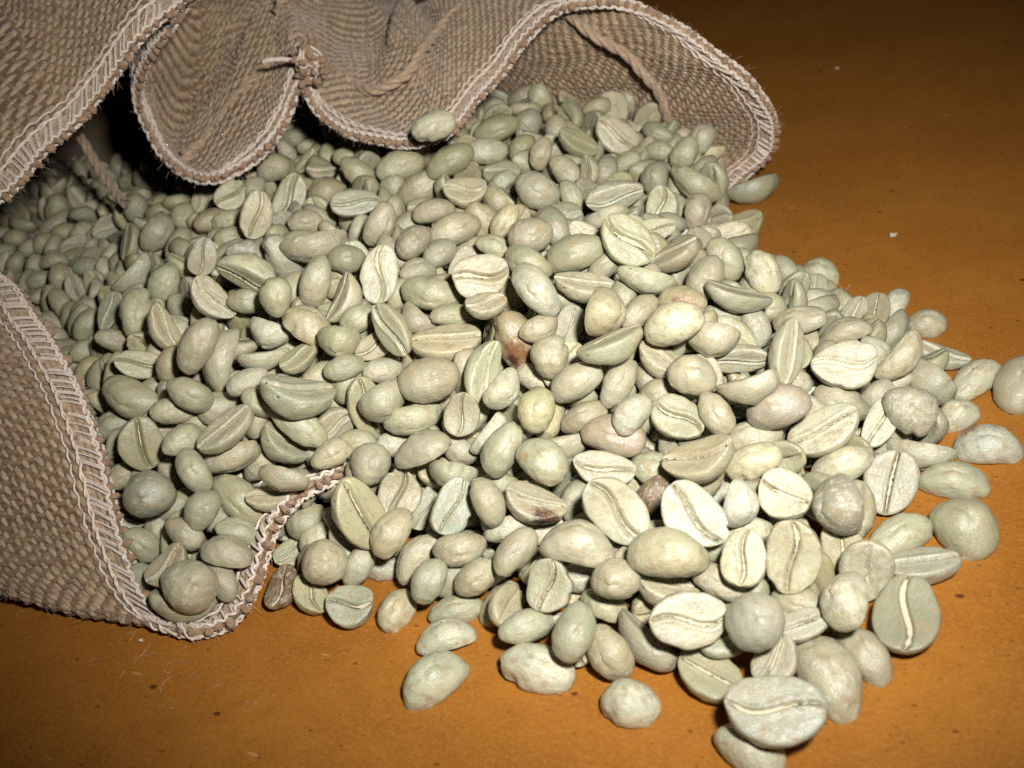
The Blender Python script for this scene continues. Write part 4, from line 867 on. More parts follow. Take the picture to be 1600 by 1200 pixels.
(-7739,23322,2207,795,7,-424,434,454,298,17,'g',1,'grey-green bean, crease tilted, about three beans above the near hem'),
(-7567,20123,2107,804,133,-285,505,439,300,3,'g',1,'grey-green bean, crease tilted, about two beans above right of the near hem'),
(1985,16662,2633,-407,880,166,182,354,216,19,'t',0,'tan bean, back up, just below left of the rough green-faced bean'),
(-537,12538,889,787,-609,-73,-68,354,216,23,'w',0,'whitish bean, on edge, just below left of the black-spotted bean'),
(198,17792,2859,-153,933,-250,-207,354,216,19,'g',0,'grey-green bean, on edge, just above right of the bean with the S-shaped crease'),
(-4037,15233,2258,543,-736,269,300,354,216,16,'g',0,'grey-green bean, back up, just left of the very long grey-green bean'),
(6025,14933,893,-247,789,-364,-430,354,230,6,'w',0,'whitish bean, on edge, just right of the large flaky banded bean'),
(-1336,16656,2368,785,-437,438,27,354,291,13,'t',0,'tan bean, on edge, just above left of the long level creased bean'),
(5685,14077,666,-369,870,100,311,354,216,11,'w',0,'whitish bean, back up, just below right of the large flaky banded bean'),
(5233,22726,2000,-182,899,250,310,364,294,20,'t',0,'tan bean, on edge, about two beans above the far foot of the hem'),
(7474,17499,123,-119,918,362,111,354,216,8,'w',0,'whitish bean, back up, just right of the bean standing on end'),
(3143,17927,2496,866,500,7,-16,354,216,9,'g',1,'grey-green bean, crease up, just above right of the rough green-faced bean'),
(-9172,26406,1480,716,646,-10,263,387,271,6,'d',1,'dark green-grey bean, crease up, about three beans above the near hem'),
(-3119,15840,2170,-453,828,278,-180,354,216,11,'y',0,'yellowish bean, back up, just above right of the very long grey-green bean'),
(2828,11472,796,-300,947,-118,-4,354,216,13,'w',0,'slender whitish bean, back up, just above the rounded curved-split bean'),
(368,11558,540,-404,909,-103,-19,354,216,11,'w',0,'whitish bean, back up, just right of the round split bean'),
(-5575,22419,2612,510,-840,-96,159,439,279,7,'t',0,'tan bean, back up, just below the lowest scallop of the upper hem'),
(2763,20829,2551,-421,769,425,225,354,238,13,'t',0,'tan bean, back up, about two beans above the rough green-faced bean'),
(-5875,15230,1206,-248,748,-392,-474,354,216,14,'d',0,'slender dark green-grey bean, back up, just above right of the dark round-backed bean'),
(1294,22779,2665,-421,839,329,104,354,236,4,'o',0,'olive bean, back up, about three beans right of the upper hem'),
(-5740,14656,1041,-480,783,341,-201,354,216,13,'g',0,'grey-green bean, back up, about two beans right of the near hem'),
(-2564,13137,88,-139,984,-108,-30,354,216,16,'w',0,'whitish bean, back up, just above the small bean at the lower left edge'),
(-528,14031,1577,839,-401,-367,19,419,232,2,'w',0,'slender whitish bean, on edge, just above left of the orange-marked bean'),
(-9305,23342,1374,719,216,516,-414,354,225,14,'t',1,'tan bean, crease up, about two beans above the near hem'),
(-6383,23320,2499,-498,595,571,269,354,270,10,'g',0,'round grey-green bean, back up, just below left of the lowest scallop of the upper hem'),
(-2697,14910,1311,-437,889,-50,-126,354,231,22,'g',0,'grey-green bean, back up, just above left of the round bean by the hem tip'),
(4616,16177,1450,585,-804,77,82,354,264,9,'g',0,'round grey-green bean, back up, about two beans below the lone bean before the far hem'),
(3319,21681,2268,529,-831,-88,-151,354,216,7,'g',0,'grey-green bean, back up, about two beans below the far arch of the hem'),
(4329,23097,2214,553,-718,410,-105,397,219,16,'d',0,'dark green-grey bean, back up, just below right of the far arch of the hem'),
(-4336,15013,1253,-474,816,321,79,354,216,20,'t',0,'tan bean, back up, about two beans below left of the very long grey-green bean'),
(-6125,24473,2367,795,438,-192,374,354,249,2,'t',1,'tan bean, crease up, just below the lowest scallop of the upper hem'),
(-832,11804,105,-126,918,374,31,429,237,2,'t',0,'tan bean, back up, just below right of the small yellowish bean'),
(390,15002,1749,-402,824,-349,-194,354,216,4,'w',0,'whitish bean, back up, just below right of the brown-stained bean'),
(2340,20418,2776,773,112,-579,232,354,216,8,'t',1,'slender tan bean, crease tilted, about two beans above left of the rough green-faced bean'),
(-5179,22158,2661,535,-834,-124,55,354,243,12,'g',0,'grey-green bean, back up, just below right of the lowest scallop of the upper hem'),
(7401,15389,267,944,2,137,-300,458,253,13,'w',1,'slender whitish bean, crease tilted, about two beans below right of the bean standing on end'),
(-9506,22691,1375,-251,708,-447,-486,354,225,9,'t',0,'tan bean, back up, about two beans above the near hem'),
(-5004,21033,2732,-403,859,124,-290,354,239,21,'g',0,'round grey-green bean, back up, about two beans below the lowest scallop of the upper hem'),
(6398,16834,551,873,306,-136,354,354,220,15,'d',1,'dark green-grey bean, crease up, just left of the bean standing on end'),
(-4112,27403,2389,623,-772,105,-60,439,242,3,'g',0,'grey-green bean, back up, about two beans below the thread knot'),
(-3552,13828,406,750,-627,-159,138,354,274,7,'w',0,'whitish bean, on edge, just above the rough round bean outside the hem'),
(4156,22040,2198,-463,860,-208,-46,354,216,4,'g',0,'grey-green bean, back up, just below the far arch of the hem'),
(-10615,24845,1112,653,-744,-113,90,354,216,4,'d',0,'dark green-grey bean, back up, about two beans above the near hem'),
(-6151,14423,761,534,-489,648,237,354,216,20,'d',0,'slender dark green-grey bean, on edge, just below the dark round-backed bean'),
(468,19733,2903,815,-329,475,-38,354,293,22,'t',0,'tan bean, on edge, about two beans above the bean with the S-shaped crease'),
(4251,13882,1438,-434,885,-157,63,354,216,10,'w',0,'whitish bean, back up, just above right of the long grey-brown bean'),
(-4320,19141,3198,664,-705,7,250,407,225,5,'t',0,'tan bean, back up, about three beans left of the upright pale-creased bean'),
(-9297,24509,1323,562,-796,-9,225,354,242,20,'d',0,'dark green-grey bean, back up, about four beans above the crease-up bean beside the near hem'),
(625,21011,2676,-470,837,96,263,354,217,3,'d',0,'dark green-grey bean, back up, about two beans above the bean with the S-shaped crease'),
(-5858,18256,2322,-2,877,-43,-479,354,290,3,'w',0,'whitish bean, on edge, about two beans above right of the near hem'),
(-10169,28058,1329,-480,853,27,-202,354,216,6,'d',0,'dark green-grey bean, back up, about four beans above the near hem'),
(-10079,26386,1205,801,554,54,221,354,229,8,'d',1,'dark green-grey bean, crease up, about four beans above the crease-up bean beside the near hem'),
(-10432,25672,1185,-78,996,31,-42,354,244,8,'d',0,'dark green-grey bean, on edge, about three beans above the near hem'),
(2264,17899,2968,879,-447,-84,-141,411,227,6,'t',0,'slender tan bean, on edge, just above left of the rough green-faced bean'),
(-9833,24046,1407,699,-436,-568,3,354,264,5,'t',0,'tan bean, on edge, about two beans above the near hem'),
]
def place_bean(row):
    x, y, z, qw, qx, qy, qz, a, b, var, code, strip, label = row
    me, ms = VARS[var]
    o = bpy.data.objects.new('coffee_bean', me); col.objects.link(o)
    if code in M_stain:
        o.material_slots[0].link = 'OBJECT'; o.material_slots[0].material = M_stain[code]
    o.location = (x*1e-5, y*1e-5, z*1e-5); o.rotation_mode = 'QUATERNION'; o.rotation_quaternion = Quaternion((qw, qx, qy, qz)).normalized()
    o.scale = (a*1e-5, b*1e-5, b*1e-5)
    t = TINT[code]; j = 1+rnd.gauss(0, 0.11); w = rnd.gauss(0, 0.018)
    o.color = (t[0]*j*(1+w), t[1]*j, t[2]*j*(1-2.2*w), min(0.9, max(0.02, FLAKE.get(code, 0.3)+rnd.gauss(0, 0.13))))
    tag(o, label, 'bean', 'green coffee beans spilling from the sack')
    if strip:
        s = bpy.data.objects.new('silverskin', ms); col.objects.link(s); s.parent = o
for row in BEANS: place_bean(row)

HEAP = '''
-742,2529,197,84,-51,-16,2,39,31 -686,2507,224,87,-44,4,22,37,25 -520,2131,264,58,-80,2,17,35,24 -643,2232,232,51,-74,-44,-7,42,23 -826,2313,157,83,-18,-32,42,38,32 -866,2264,151,73,-32,-51,34,35,22
-927,2238,118,57,-63,-53,0,35,22 -878,2196,142,55,-80,-22,-8,35,23 -1206,2797,110,52,-82,-4,24,35,24 -1146,2711,109,53,-79,-28,13,35,22 -1054,2739,122,55,-78,-15,27,35,23
-1102,2581,108,57,-62,-47,-26,35,22 -1169,2644,101,59,-66,-42,-20,35,22 -1100,2502,107,76,-43,-44,21,35,26 -1003,2705,124,58,-79,-20,3,35,24 -1069,2661,120,75,-46,-45,17,35,22
-1108,2709,117,51,-75,-42,3,35,22 -1224,2729,104,54,-79,-27,-2,35,22 -873,2466,142,82,-38,-41,13,35,29 -1024,2384,112,54,-74,-18,35,35,22 -834,2012,138,50,-81,-20,20,35,22
-885,2411,133,81,-24,-54,3,35,27 -477,2358,268,65,-65,-38,-15,35,25 -423,2625,246,-45,67,-43,-40,35,22 -359,2475,265,89,23,-23,31,36,22 -318,2364,276,97,16,16,-1,35,22 -370,2660,238,82,-52,-12,22,35,22
-315,2510,254,-33,74,53,24,35,22 -262,2433,268,64,-74,14,13,35,22 -231,1995,278,76,-43,-48,-5,35,25 -345,1772,291,-38,73,51,25,35,22 -133,1971,281,55,-81,-19,1,35,22 99,2624,248,59,-80,8,-2,35,22
169,2577,245,91,-39,9,9,44,24 216,2334,253,55,-49,56,38,50,28 334,2514,234,57,-82,1,-6,35,22 356,1888,206,52,-84,11,2,35,22 183,1760,283,87,34,19,-31,35,22 -13,1969,279,88,-44,19,4,35,22
-19,1865,254,-25,96,-11,2,35,22 500,2180,174,78,-58,-23,-2,36,26 451,1957,131,-2,98,-14,10,35,22 300,1934,240,-9,82,22,52,35,27 -624,1712,186,57,-79,-16,18,35,23 -419,1532,191,-19,89,35,23,35,22
-692,1608,147,76,-31,-54,17,35,29 -734,1748,158,-18,89,-10,-41,35,22 -765,1912,145,-45,79,42,-6,35,22 -807,1931,139,54,-78,-27,19,35,22 -535,1585,176,-19,96,4,-19,35,24 -318,1390,55,19,80,-43,-38,35,27
-44,1807,253,78,47,-23,34,38,22 -269,1568,200,-15,90,29,28,35,26 -160,1743,256,-45,77,44,3,35,22 213,1594,239,-36,75,54,12,35,22 369,1564,181,85,-44,27,-10,35,23 211,1429,178,-25,74,-61,-10,35,22
156,1470,190,-47,86,-1,17,35,22 548,1788,110,-45,72,-51,-15,35,22 531,1690,122,63,62,-32,34,41,25 573,1715,68,53,-84,0,-6,47,31 642,1741,33,43,-64,64,0,42,24 613,1443,57,-35,85,4,40,35,22
-189,1419,95,-15,97,-2,-19,35,22 -52,1346,99,70,-70,11,-6,35,22 -211,1485,117,-48,84,2,-27,35,22 211,1088,70,66,-57,40,-28,35,23 155,1172,91,64,-76,9,6,35,22 104,1182,70,73,-67,10,-1,35,24
76,1221,80,-31,86,-39,0,37,22 570,1347,38,2,96,-9,-25,35,22 -146,1224,42,-4,91,28,29,35,22 -271,1713,254,-3,23,-17,96,42,30 -388,1606,212,63,-22,28,69,40,25 -1023,2435,81,50,-36,-54,56,45,32
-1221,3057,97,23,9,-3,97,41,28 -762,2847,150,9,-50,-18,84,41,27 418,1869,174,64,-8,41,65,48,33 82,1672,239,60,-37,23,-67,44,28 589,1755,62,51,24,25,-79,48,32 -887,2661,119,-9,-21,23,95,43,28
-467,2729,211,28,-25,35,86,41,28 -487,2308,256,22,-13,40,88,52,38 -604,2263,212,20,32,64,67,44,28 -568,2499,216,-11,-27,-24,93,42,31 -382,2126,267,37,17,-21,89,40,28 -1309,2902,99,-4,9,53,84,53,34
605,1558,75,-4,-39,7,92,49,35 159,1791,277,28,27,-9,91,47,32 219,2671,225,-50,36,46,64,48,31 -1315,3222,100,-2,-30,-19,94,48,32 -203,2563,229,-7,-29,42,86,42,29 -37,2594,231,10,-9,-15,98,40,28
-643,2415,204,64,-21,40,62,49,34 -320,2417,247,-12,42,59,68,51,34 -741,2350,164,-46,15,-39,79,52,38 -684,1723,145,-19,-6,55,81,41,28 -860,2037,122,-28,-26,0,92,44,28 -366,1724,261,30,57,-10,76,40,26
-767,2623,179,-48,-39,46,63,47,29 -479,3008,193,-15,10,-12,98,47,32 -67,2327,254,49,-12,-9,86,40,27 -93,2294,284,61,-21,45,-62,51,34 38,2223,279,-34,23,15,90,48,30 -821,2383,140,11,39,54,74,47,31
-387,2387,260,68,-13,2,-72,41,28 -1098,2429,89,51,16,-5,-84,43,28 467,1901,141,-11,-6,-48,87,52,34 290,2565,215,25,37,-12,89,44,28 265,1874,247,14,-18,4,97,39,26 -278,2559,234,43,-29,-39,76,50,36
353,1761,207,1,-47,-46,75,42,30 -64,2163,273,57,-4,-18,80,42,29 -786,1993,138,-29,60,47,58,44,30 417,1060,48,-36,-48,-38,71,49,36 -17,2392,250,62,-2,-47,-63,48,33 149,1874,271,-10,3,-33,94,47,32
103,2054,246,-3,21,-65,73,53,39 -1339,3082,94,-28,-25,-20,91,40,27 -258,1431,108,-27,55,-29,73,49,36 -599,2778,195,62,9,31,-72,49,35 272,2514,215,-20,-64,-19,72,41,27 -156,1447,133,41,-42,13,80,47,29
95,2696,227,32,-15,-26,90,41,29 -298,1818,264,16,-8,-62,76,50,36 -801,2680,165,-32,-6,-6,94,48,31 -703,2458,170,44,-27,-58,63,45,33 -1338,2955,92,31,-37,-21,85,49,31 279,2136,229,24,40,16,87,49,36
-907,2599,116,28,14,60,74,40,25 386,1943,159,10,-16,11,98,48,35 -1241,3177,100,20,48,30,80,43,29 -465,2166,254,45,-45,13,76,42,30 -313,2253,254,-40,2,-10,91,48,30 -655,1956,210,-32,-43,-44,72,39,27
-365,2819,223,-28,-47,55,63,40,29 166,2018,243,-6,10,-18,98,45,28 -433,2977,209,-29,-54,-1,79,46,32 -107,2556,234,-14,65,38,-64,52,35 351,1696,210,-15,29,-62,72,51,35 307,1998,206,55,-29,-12,-77,46,32
389,1999,185,60,-20,-43,64,39,28 -1157,2752,88,55,-9,-53,64,49,35 288,2342,221,56,29,-2,-78,40,29 286,1387,183,62,13,7,-77,48,35 362,1633,201,-32,56,53,-55,42,27 -578,2130,239,35,-9,65,67,41,29
456,1671,154,50,-36,54,-57,41,29 -570,1396,85,58,25,17,-76,48,33 -435,2520,232,52,40,-53,-54,44,29 -132,1513,169,-17,28,-62,71,45,32 72,2161,266,19,6,-22,95,43,32 433,2146,189,-32,-49,-19,79,53,37
-512,2841,211,34,40,47,71,43,31 -479,1355,62,3,20,-26,94,48,32 -847,2619,169,15,63,-28,71,46,33 -1227,2928,99,11,26,47,83,41,26 -1052,2884,105,64,15,31,69,49,31 -888,2336,131,64,28,-41,59,42,26
206,987,58,-7,6,-9,99,42,28 -1310,3157,97,50,3,53,-68,46,29 -81,1463,161,-27,-13,-21,93,50,31 28,1746,260,-36,17,-22,89,46,33 -885,2282,107,-42,55,-4,72,41,30 94,2529,250,-22,-30,-65,66,45,29
221,1127,92,-3,32,57,76,44,28 -1246,3270,95,-19,-23,-57,77,41,29 -315,2112,272,57,39,-50,52,49,33 -659,2177,187,3,70,-45,55,49,34 -221,1775,272,-23,-54,14,80,40,26 366,1495,175,51,13,-37,77,47,32
-1193,2857,79,43,-23,-14,86,43,31 -242,2089,277,31,-49,56,59,50,36 -1282,2990,89,-1,17,66,73,41,29 -781,2221,161,10,39,47,78,50,33 -633,2493,181,36,17,22,89,51,32 -362,2498,206,18,-46,47,73,41,27
-1235,2785,68,-25,-11,-15,95,45,33 0,2111,298,70,-2,8,-71,41,29 472,2212,174,59,26,-32,70,50,37 -123,2450,238,-27,-65,20,68,39,26 -715,1805,171,0,-57,35,75,52,37 -332,1894,283,10,-37,-7,92,42,26
-91,2047,269,-4,17,-15,97,45,32 -14,1773,243,-31,45,-26,79,44,30 -986,2478,118,60,0,48,63,49,34 -210,2391,258,28,62,-42,60,52,35 -563,2863,201,8,57,-48,66,47,30 166,1413,167,55,-16,43,-70,41,26
-1123,2815,76,-11,50,-16,85,41,28 -268,2733,223,55,18,34,-74,41,29 396,1806,195,67,20,-11,71,40,25 619,1333,47,11,-58,-20,78,47,31 -130,2511,249,-41,54,43,59,44,28 166,1554,220,7,-36,-23,90,41,28
185,2719,220,23,-2,67,71,50,35 -826,2950,150,61,-10,9,78,43,27 -37,2235,271,42,-37,54,63,43,31 -915,2866,147,-23,7,5,97,44,31 -381,2546,218,30,-9,-64,70,46,30 -443,1952,284,31,40,39,77,41,30
-481,1553,172,-12,-35,0,93,40,26 -751,2920,135,38,31,-58,65,50,35 307,1079,61,-33,51,-53,59,41,27 141,2124,247,16,30,31,89,42,28 -715,2023,188,-20,-50,12,83,44,30 -714,2575,171,21,3,42,88,41,29
361,2374,210,-40,19,-54,71,46,31 -1189,3206,92,0,38,24,89,48,31 -527,2369,238,-31,-21,56,74,45,29 34,1428,157,50,47,-40,-61,51,36 161,2371,252,-41,28,1,87,47,33 -465,2660,223,58,9,-29,76,45,31
-598,2312,236,57,-17,-37,-71,46,29 524,1490,95,7,60,-41,68,43,31 -1278,3351,107,57,-16,32,-74,46,34 -376,1443,101,38,-38,-57,62,42,31 8,2026,267,46,10,9,87,44,30 34,2504,244,60,13,-14,78,52,35
-537,2063,253,36,31,-32,82,46,30 -853,2551,152,28,-10,2,96,45,30 -1177,3086,111,-21,55,16,80,43,30 -981,2330,109,35,50,17,77,49,36 -400,1799,286,20,-16,-54,80,48,32 -1104,2659,71,29,-8,-50,81,42,28
-788,2395,178,13,-57,30,75,40,29 -827,1868,130,13,39,-42,81,48,31 -1333,3398,113,62,14,34,69,51,33 -524,1940,242,-16,9,-24,95,47,32 -1329,3293,87,-13,68,36,-63,51,33 308,1208,81,-22,14,-67,70,44,30
-1119,2537,85,0,-46,60,66,40,27 239,1245,120,-25,-6,30,92,45,33 80,2584,210,-9,-22,37,90,47,34 -445,2093,241,9,66,48,-57,49,34 158,2437,232,4,46,24,85,42,26 296,1494,211,9,-12,41,90,52,34
196,2230,241,-24,-28,-61,70,48,33 -1108,3074,113,-45,-25,-4,86,48,30 -272,2013,268,-10,48,14,86,49,32 -659,1838,204,37,44,-55,60,41,27 340,1049,63,-48,-51,-38,60,47,32 476,2460,170,7,-28,-1,96,49,33
302,1621,213,59,-38,-7,-71,42,26 -1126,2897,90,-14,-23,63,73,49,31 -12,1608,221,13,-56,-10,81,52,37 304,2425,225,6,-55,-32,77,48,30 -430,3051,163,35,-33,58,66,41,25 195,1715,252,68,14,-42,-58,39,28
324,1927,187,-29,30,-25,87,42,28 -262,2132,259,-33,-38,22,83,49,33 452,2298,174,-7,-42,45,79,46,31 348,1120,58,66,-6,46,-59,41,28 -538,1535,169,48,22,45,72,41,30 -955,3135,119,-44,-47,48,60,50,32
-1136,2960,106,32,-44,46,70,51,35 -787,2436,161,-5,-1,-57,82,39,28 -285,1925,273,-40,-29,26,83,48,34 -13,1190,64,17,-29,35,87,43,29 -204,2325,274,5,56,-52,64,50,32 -69,2466,255,-38,45,-43,68,43,31
499,2113,167,16,68,27,-66,49,34 -735,2086,178,-33,-33,-32,83,52,36 50,1369,139,3,-1,30,95,50,32 7,2315,265,-40,-42,-41,71,44,30 -133,2327,270,25,38,-5,89,41,27 -1168,2985,98,59,34,44,-58,44,28
-400,2052,276,52,-45,7,72,46,30 202,1180,103,8,-65,28,70,48,31 478,1730,122,26,-17,44,84,41,27 -229,1354,44,35,61,44,57,45,29 -926,2507,120,52,-18,36,-76,51,34 477,1291,51,-2,-37,-37,85,48,35
-991,3163,115,-12,69,34,63,46,29 -971,2636,102,29,-36,23,86,40,28 116,1958,274,-26,38,-29,84,46,29 359,2605,199,-18,7,-18,96,45,28 239,2611,213,63,1,35,69,42,31 249,2412,219,15,39,62,67,48,35
-609,2597,199,-5,54,-51,67,40,29 -450,2873,208,34,60,35,63,42,28 329,2057,194,-30,14,19,92,40,25 -207,2733,216,-32,-33,53,71,49,33 295,2658,211,-4,34,-35,87,45,29 -530,2720,213,7,-58,2,81,43,27
-454,2239,268,23,64,5,73,44,28 -1189,3283,108,14,-27,-57,76,41,26 -114,1992,240,-4,-30,41,86,45,33 -481,2002,260,-43,52,14,72,42,29 157,1710,261,1,66,48,58,40,25 176,1140,35,64,-7,-52,-56,41,26
232,2089,213,63,-16,-27,-71,44,30 28,2662,229,-17,-59,-17,77,45,33 -146,1288,64,46,-11,-36,80,41,26 -239,1672,243,12,-1,63,77,40,25 -70,1139,47,-41,31,-34,78,42,26 -429,2010,266,51,45,50,54,43,29
-341,2952,204,21,14,21,95,42,29 106,1240,79,59,31,-19,72,42,28 -1061,3034,94,-22,-54,-50,65,45,32 -595,2428,194,-3,-60,11,79,47,29 -1078,2498,64,54,42,-36,-64,52,33 -15,2473,218,37,3,19,91,50,32
-361,3052,190,-46,-25,-3,85,46,30 -1044,2366,74,-3,7,61,79,46,31 -58,2002,273,52,-16,-25,-80,41,25 -492,2488,242,29,23,48,80,42,29 -1278,2824,97,51,-20,6,-84,48,34 -1288,2750,90,-40,-22,43,78,52,34
-780,1765,158,-27,-10,64,71,39,29 -1222,3407,92,36,39,37,76,43,32 -932,2391,101,13,-65,-29,69,46,29 365,1252,106,-6,-36,-49,79,41,29 -876,2225,114,-18,50,37,76,43,31 -403,2693,207,22,-40,-31,83,39,26
-973,2224,101,20,25,-22,92,42,29 217,2440,200,67,0,43,-60,51,33 404,1588,163,69,-11,-50,-51,44,28 -1028,3218,105,-12,31,13,93,50,35 534,2483,144,-10,9,-48,87,39,29 689,1502,45,2,-8,25,97,47,32
-666,2653,174,-30,7,-63,71,52,36 -1032,3133,118,-9,35,60,71,45,30 -864,2920,148,38,38,27,80,43,29 -643,1802,190,-2,-37,43,82,49,36 -1005,2578,106,-7,-9,-22,97,48,36 446,1192,37,-43,-23,7,87,50,37
-251,2630,222,40,50,21,74,41,27 -1265,3232,70,23,-58,43,66,40,26 -1081,2996,101,34,50,-4,80,50,31 -305,2845,208,5,-12,63,77,40,26 -370,1568,194,44,-45,4,78,52,34 123,2214,261,-48,-14,54,68,43,30
-596,2005,208,-11,-55,-28,78,49,34 12,1922,275,-36,30,53,70,49,33 -570,2690,217,-1,65,-46,-60,46,32 116,2291,219,56,-28,-21,-75,43,29 -761,1848,149,32,59,29,69,44,28 -921,2294,89,-38,37,-37,76,39,26
-953,2784,122,-20,67,39,-60,50,33 -781,2151,170,-5,39,-18,90,46,33 -876,3068,113,65,10,-28,71,50,37 410,2441,189,31,22,34,86,48,32 533,1814,73,-37,-8,57,73,45,30 -316,2535,240,14,4,23,96,39,26
225,1984,256,-15,42,-34,82,52,34 -958,2194,122,4,37,35,86,42,29 -1140,3150,98,-23,-52,23,79,39,28 -905,2779,108,-30,-28,62,67,40,30 -778,2069,124,-4,27,49,82,48,34 -1186,3143,112,-4,-15,11,98,42,27
-223,1619,215,13,4,-11,98,50,35 -656,2766,168,0,57,57,59,42,30 -987,2746,89,6,-67,-15,72,48,34 -623,1912,190,14,35,-37,85,46,33 -414,1872,266,-25,47,-58,62,49,32 -171,2263,270,-25,-48,15,82,52,34
286,1735,242,39,-12,-37,84,45,33 425,1444,133,-9,42,-52,73,50,37 -719,2793,154,46,46,-3,76,39,27 -998,2927,115,-24,-20,-62,72,52,36 479,1858,144,-6,-1,55,83,43,30 -523,2611,202,39,0,-63,67,52,38
-594,2944,168,62,-5,19,76,44,28 -137,1882,284,40,42,28,77,42,26 -801,2792,152,52,-22,-9,82,41,28 -658,2849,173,-23,-61,-19,73,45,33 479,1788,122,15,63,28,71,51,33 432,2384,184,10,-24,25,93,47,30
-1043,3102,101,35,-10,46,81,43,30 -426,2827,214,16,-69,-11,70,50,31 -875,2157,128,44,-31,59,60,52,33 -1346,2777,88,-32,9,-8,94,43,27 529,2448,137,-37,10,51,77,46,31 -593,1597,175,3,11,-62,77,48,32
-171,1698,206,12,-58,52,62,44,27 -1205,3001,67,40,28,33,80,40,27 -700,2383,217,-41,-57,-44,57,41,26 -630,2068,228,11,33,17,92,51,34 530,2537,141,-28,-26,-31,87,50,36 -1006,2859,123,-11,15,-35,92,40,26
-639,1505,115,54,41,17,-72,42,31 -586,2369,224,-28,-47,-17,82,40,27 -644,2543,208,34,29,-12,89,42,27 165,2632,224,47,-23,-24,82,45,32 398,1205,65,48,-42,-34,69,48,35 -502,2204,243,69,-9,-21,-69,46,29
-590,2558,207,-8,-29,-22,93,42,27 -156,1837,284,7,44,49,75,48,34 -1030,2989,109,-6,-58,21,79,43,30 -193,1962,278,8,-63,29,72,45,30 -678,1884,161,20,-59,7,78,42,27 -469,1894,288,40,-20,40,80,44,28
-811,2877,137,55,31,39,-66,43,30 466,1507,123,66,7,-23,71,45,30 417,2084,184,-11,61,-54,-57,40,26 -872,2726,120,17,64,-40,63,40,25 -362,2312,260,-13,18,-32,92,46,34 -153,2646,242,-37,-34,44,75,51,34
174,1488,208,-24,-42,-46,75,48,35 -521,1784,249,66,15,-36,64,45,31 -803,3030,126,33,-53,29,73,51,34 127,2787,217,-17,31,21,91,44,30 -57,1939,258,34,30,-3,89,41,28 112,1444,162,-49,49,-3,72,46,29
45,2410,248,51,45,38,-63,46,29 -313,2772,218,-7,34,53,77,42,29 22,2764,222,-37,48,16,78,45,31 -483,1858,259,4,26,42,87,53,35 -319,2713,188,-10,41,-61,67,43,27 -336,2600,229,26,46,49,70,41,28
-454,2582,226,-12,-19,-34,91,41,30 262,1699,266,-11,6,-38,92,43,30 -139,1396,110,-11,25,-17,95,41,27 332,1857,215,-8,31,56,76,43,28 -946,2903,123,-23,11,14,96,42,28 -683,1448,75,33,-6,28,90,49,34
-914,2965,129,50,12,-12,85,47,35 -1073,3165,96,-25,-9,30,92,40,26 -351,2736,189,9,47,-53,70,45,31 -215,2664,223,14,61,25,74,42,28 442,1344,100,53,15,-25,80,45,31 -1262,3007,111,34,16,-52,76,46,29
-1100,2609,69,21,32,47,79,45,32 -595,1761,159,43,-2,51,74,43,30 406,1661,179,60,6,33,73,41,28 -1355,3194,90,-2,61,19,77,40,29 -791,2500,170,26,-4,-4,96,42,27 -838,2706,118,53,-36,-35,68,40,30
503,1623,139,-9,-59,0,80,45,29 34,1679,243,-23,56,6,79,50,35 -164,2051,276,13,-55,24,79,42,27 -4,2152,273,-49,-29,-8,82,44,32 -1332,3032,101,10,10,11,98,45,31 -1089,2811,100,57,-7,23,79,44,27
-578,2213,216,-14,1,59,80,49,33 -41,2665,231,-50,2,60,62,48,31 364,2157,207,-32,0,47,82,42,31 -398,2918,221,21,-53,34,74,49,31 -403,2458,259,61,-27,43,-60,45,33 -929,3039,106,41,-33,-55,65,47,32
-155,2168,274,59,-35,-35,-63,46,32 -926,2705,119,29,-20,-44,83,46,31 -586,1857,192,-5,-5,7,100,49,34 234,1938,205,6,19,63,75,44,30 526,1431,75,-39,-14,-56,72,51,37 -452,1943,230,62,-13,-14,-76,41,29
-1275,3134,60,34,-30,-35,82,42,29 -288,2964,198,33,-46,-14,82,43,30 583,1398,32,30,-35,-54,70,44,32 -649,2241,189,-12,69,-24,-68,39,27 389,2124,202,-25,-31,58,71,41,26 100,1322,90,29,-36,-6,88,48,31
-516,2433,242,57,40,20,-70,43,30 376,2333,194,26,-56,-10,78,46,29 -224,2173,275,-1,-54,-32,78,53,36 -160,1610,195,64,-8,-25,72,47,32 -485,2776,227,42,29,25,82,42,27 -346,1946,285,-18,38,-59,69,53,39
-227,2268,258,59,-19,13,-78,40,28 -680,2043,182,70,-3,-49,52,47,34 196,1231,71,15,66,-49,-55,41,26 291,2265,181,23,-60,-45,62,46,31 -89,1231,40,58,-18,43,66,45,30 -780,2958,98,15,29,-52,79,39,26
-1133,3216,111,-2,58,-57,-58,41,27 267,2231,236,36,-35,2,86,44,29 -57,1279,87,18,68,-44,56,48,32 -372,2876,209,8,8,66,74,41,30 -106,2209,250,-40,41,-12,81,41,27 289,1362,129,-33,-21,38,84,44,28
-1069,2745,76,-32,9,64,69,51,32 -502,2551,205,38,-11,17,90,51,33 -462,1704,246,4,11,16,98,46,33 -239,1859,273,51,45,-32,66,49,36 -267,2335,271,-39,-33,32,80,48,30 -180,2516,248,-7,57,18,80,43,28
-99,1729,244,-30,9,-65,69,48,32 -756,2277,194,57,-15,36,72,40,27 577,1502,48,-24,31,5,92,46,32 -516,2940,199,-27,-16,-15,94,47,32 355,2268,196,61,-18,2,-77,42,29 -416,2188,237,35,11,42,83,42,27
230,2526,234,57,-34,45,-60,41,26 413,1750,165,65,0,9,75,50,35 520,2377,139,-30,34,-25,85,52,33 402,2232,205,-12,62,48,60,42,26 -21,2549,220,-23,2,60,76,46,30 -106,1352,67,-18,63,44,62,46,33
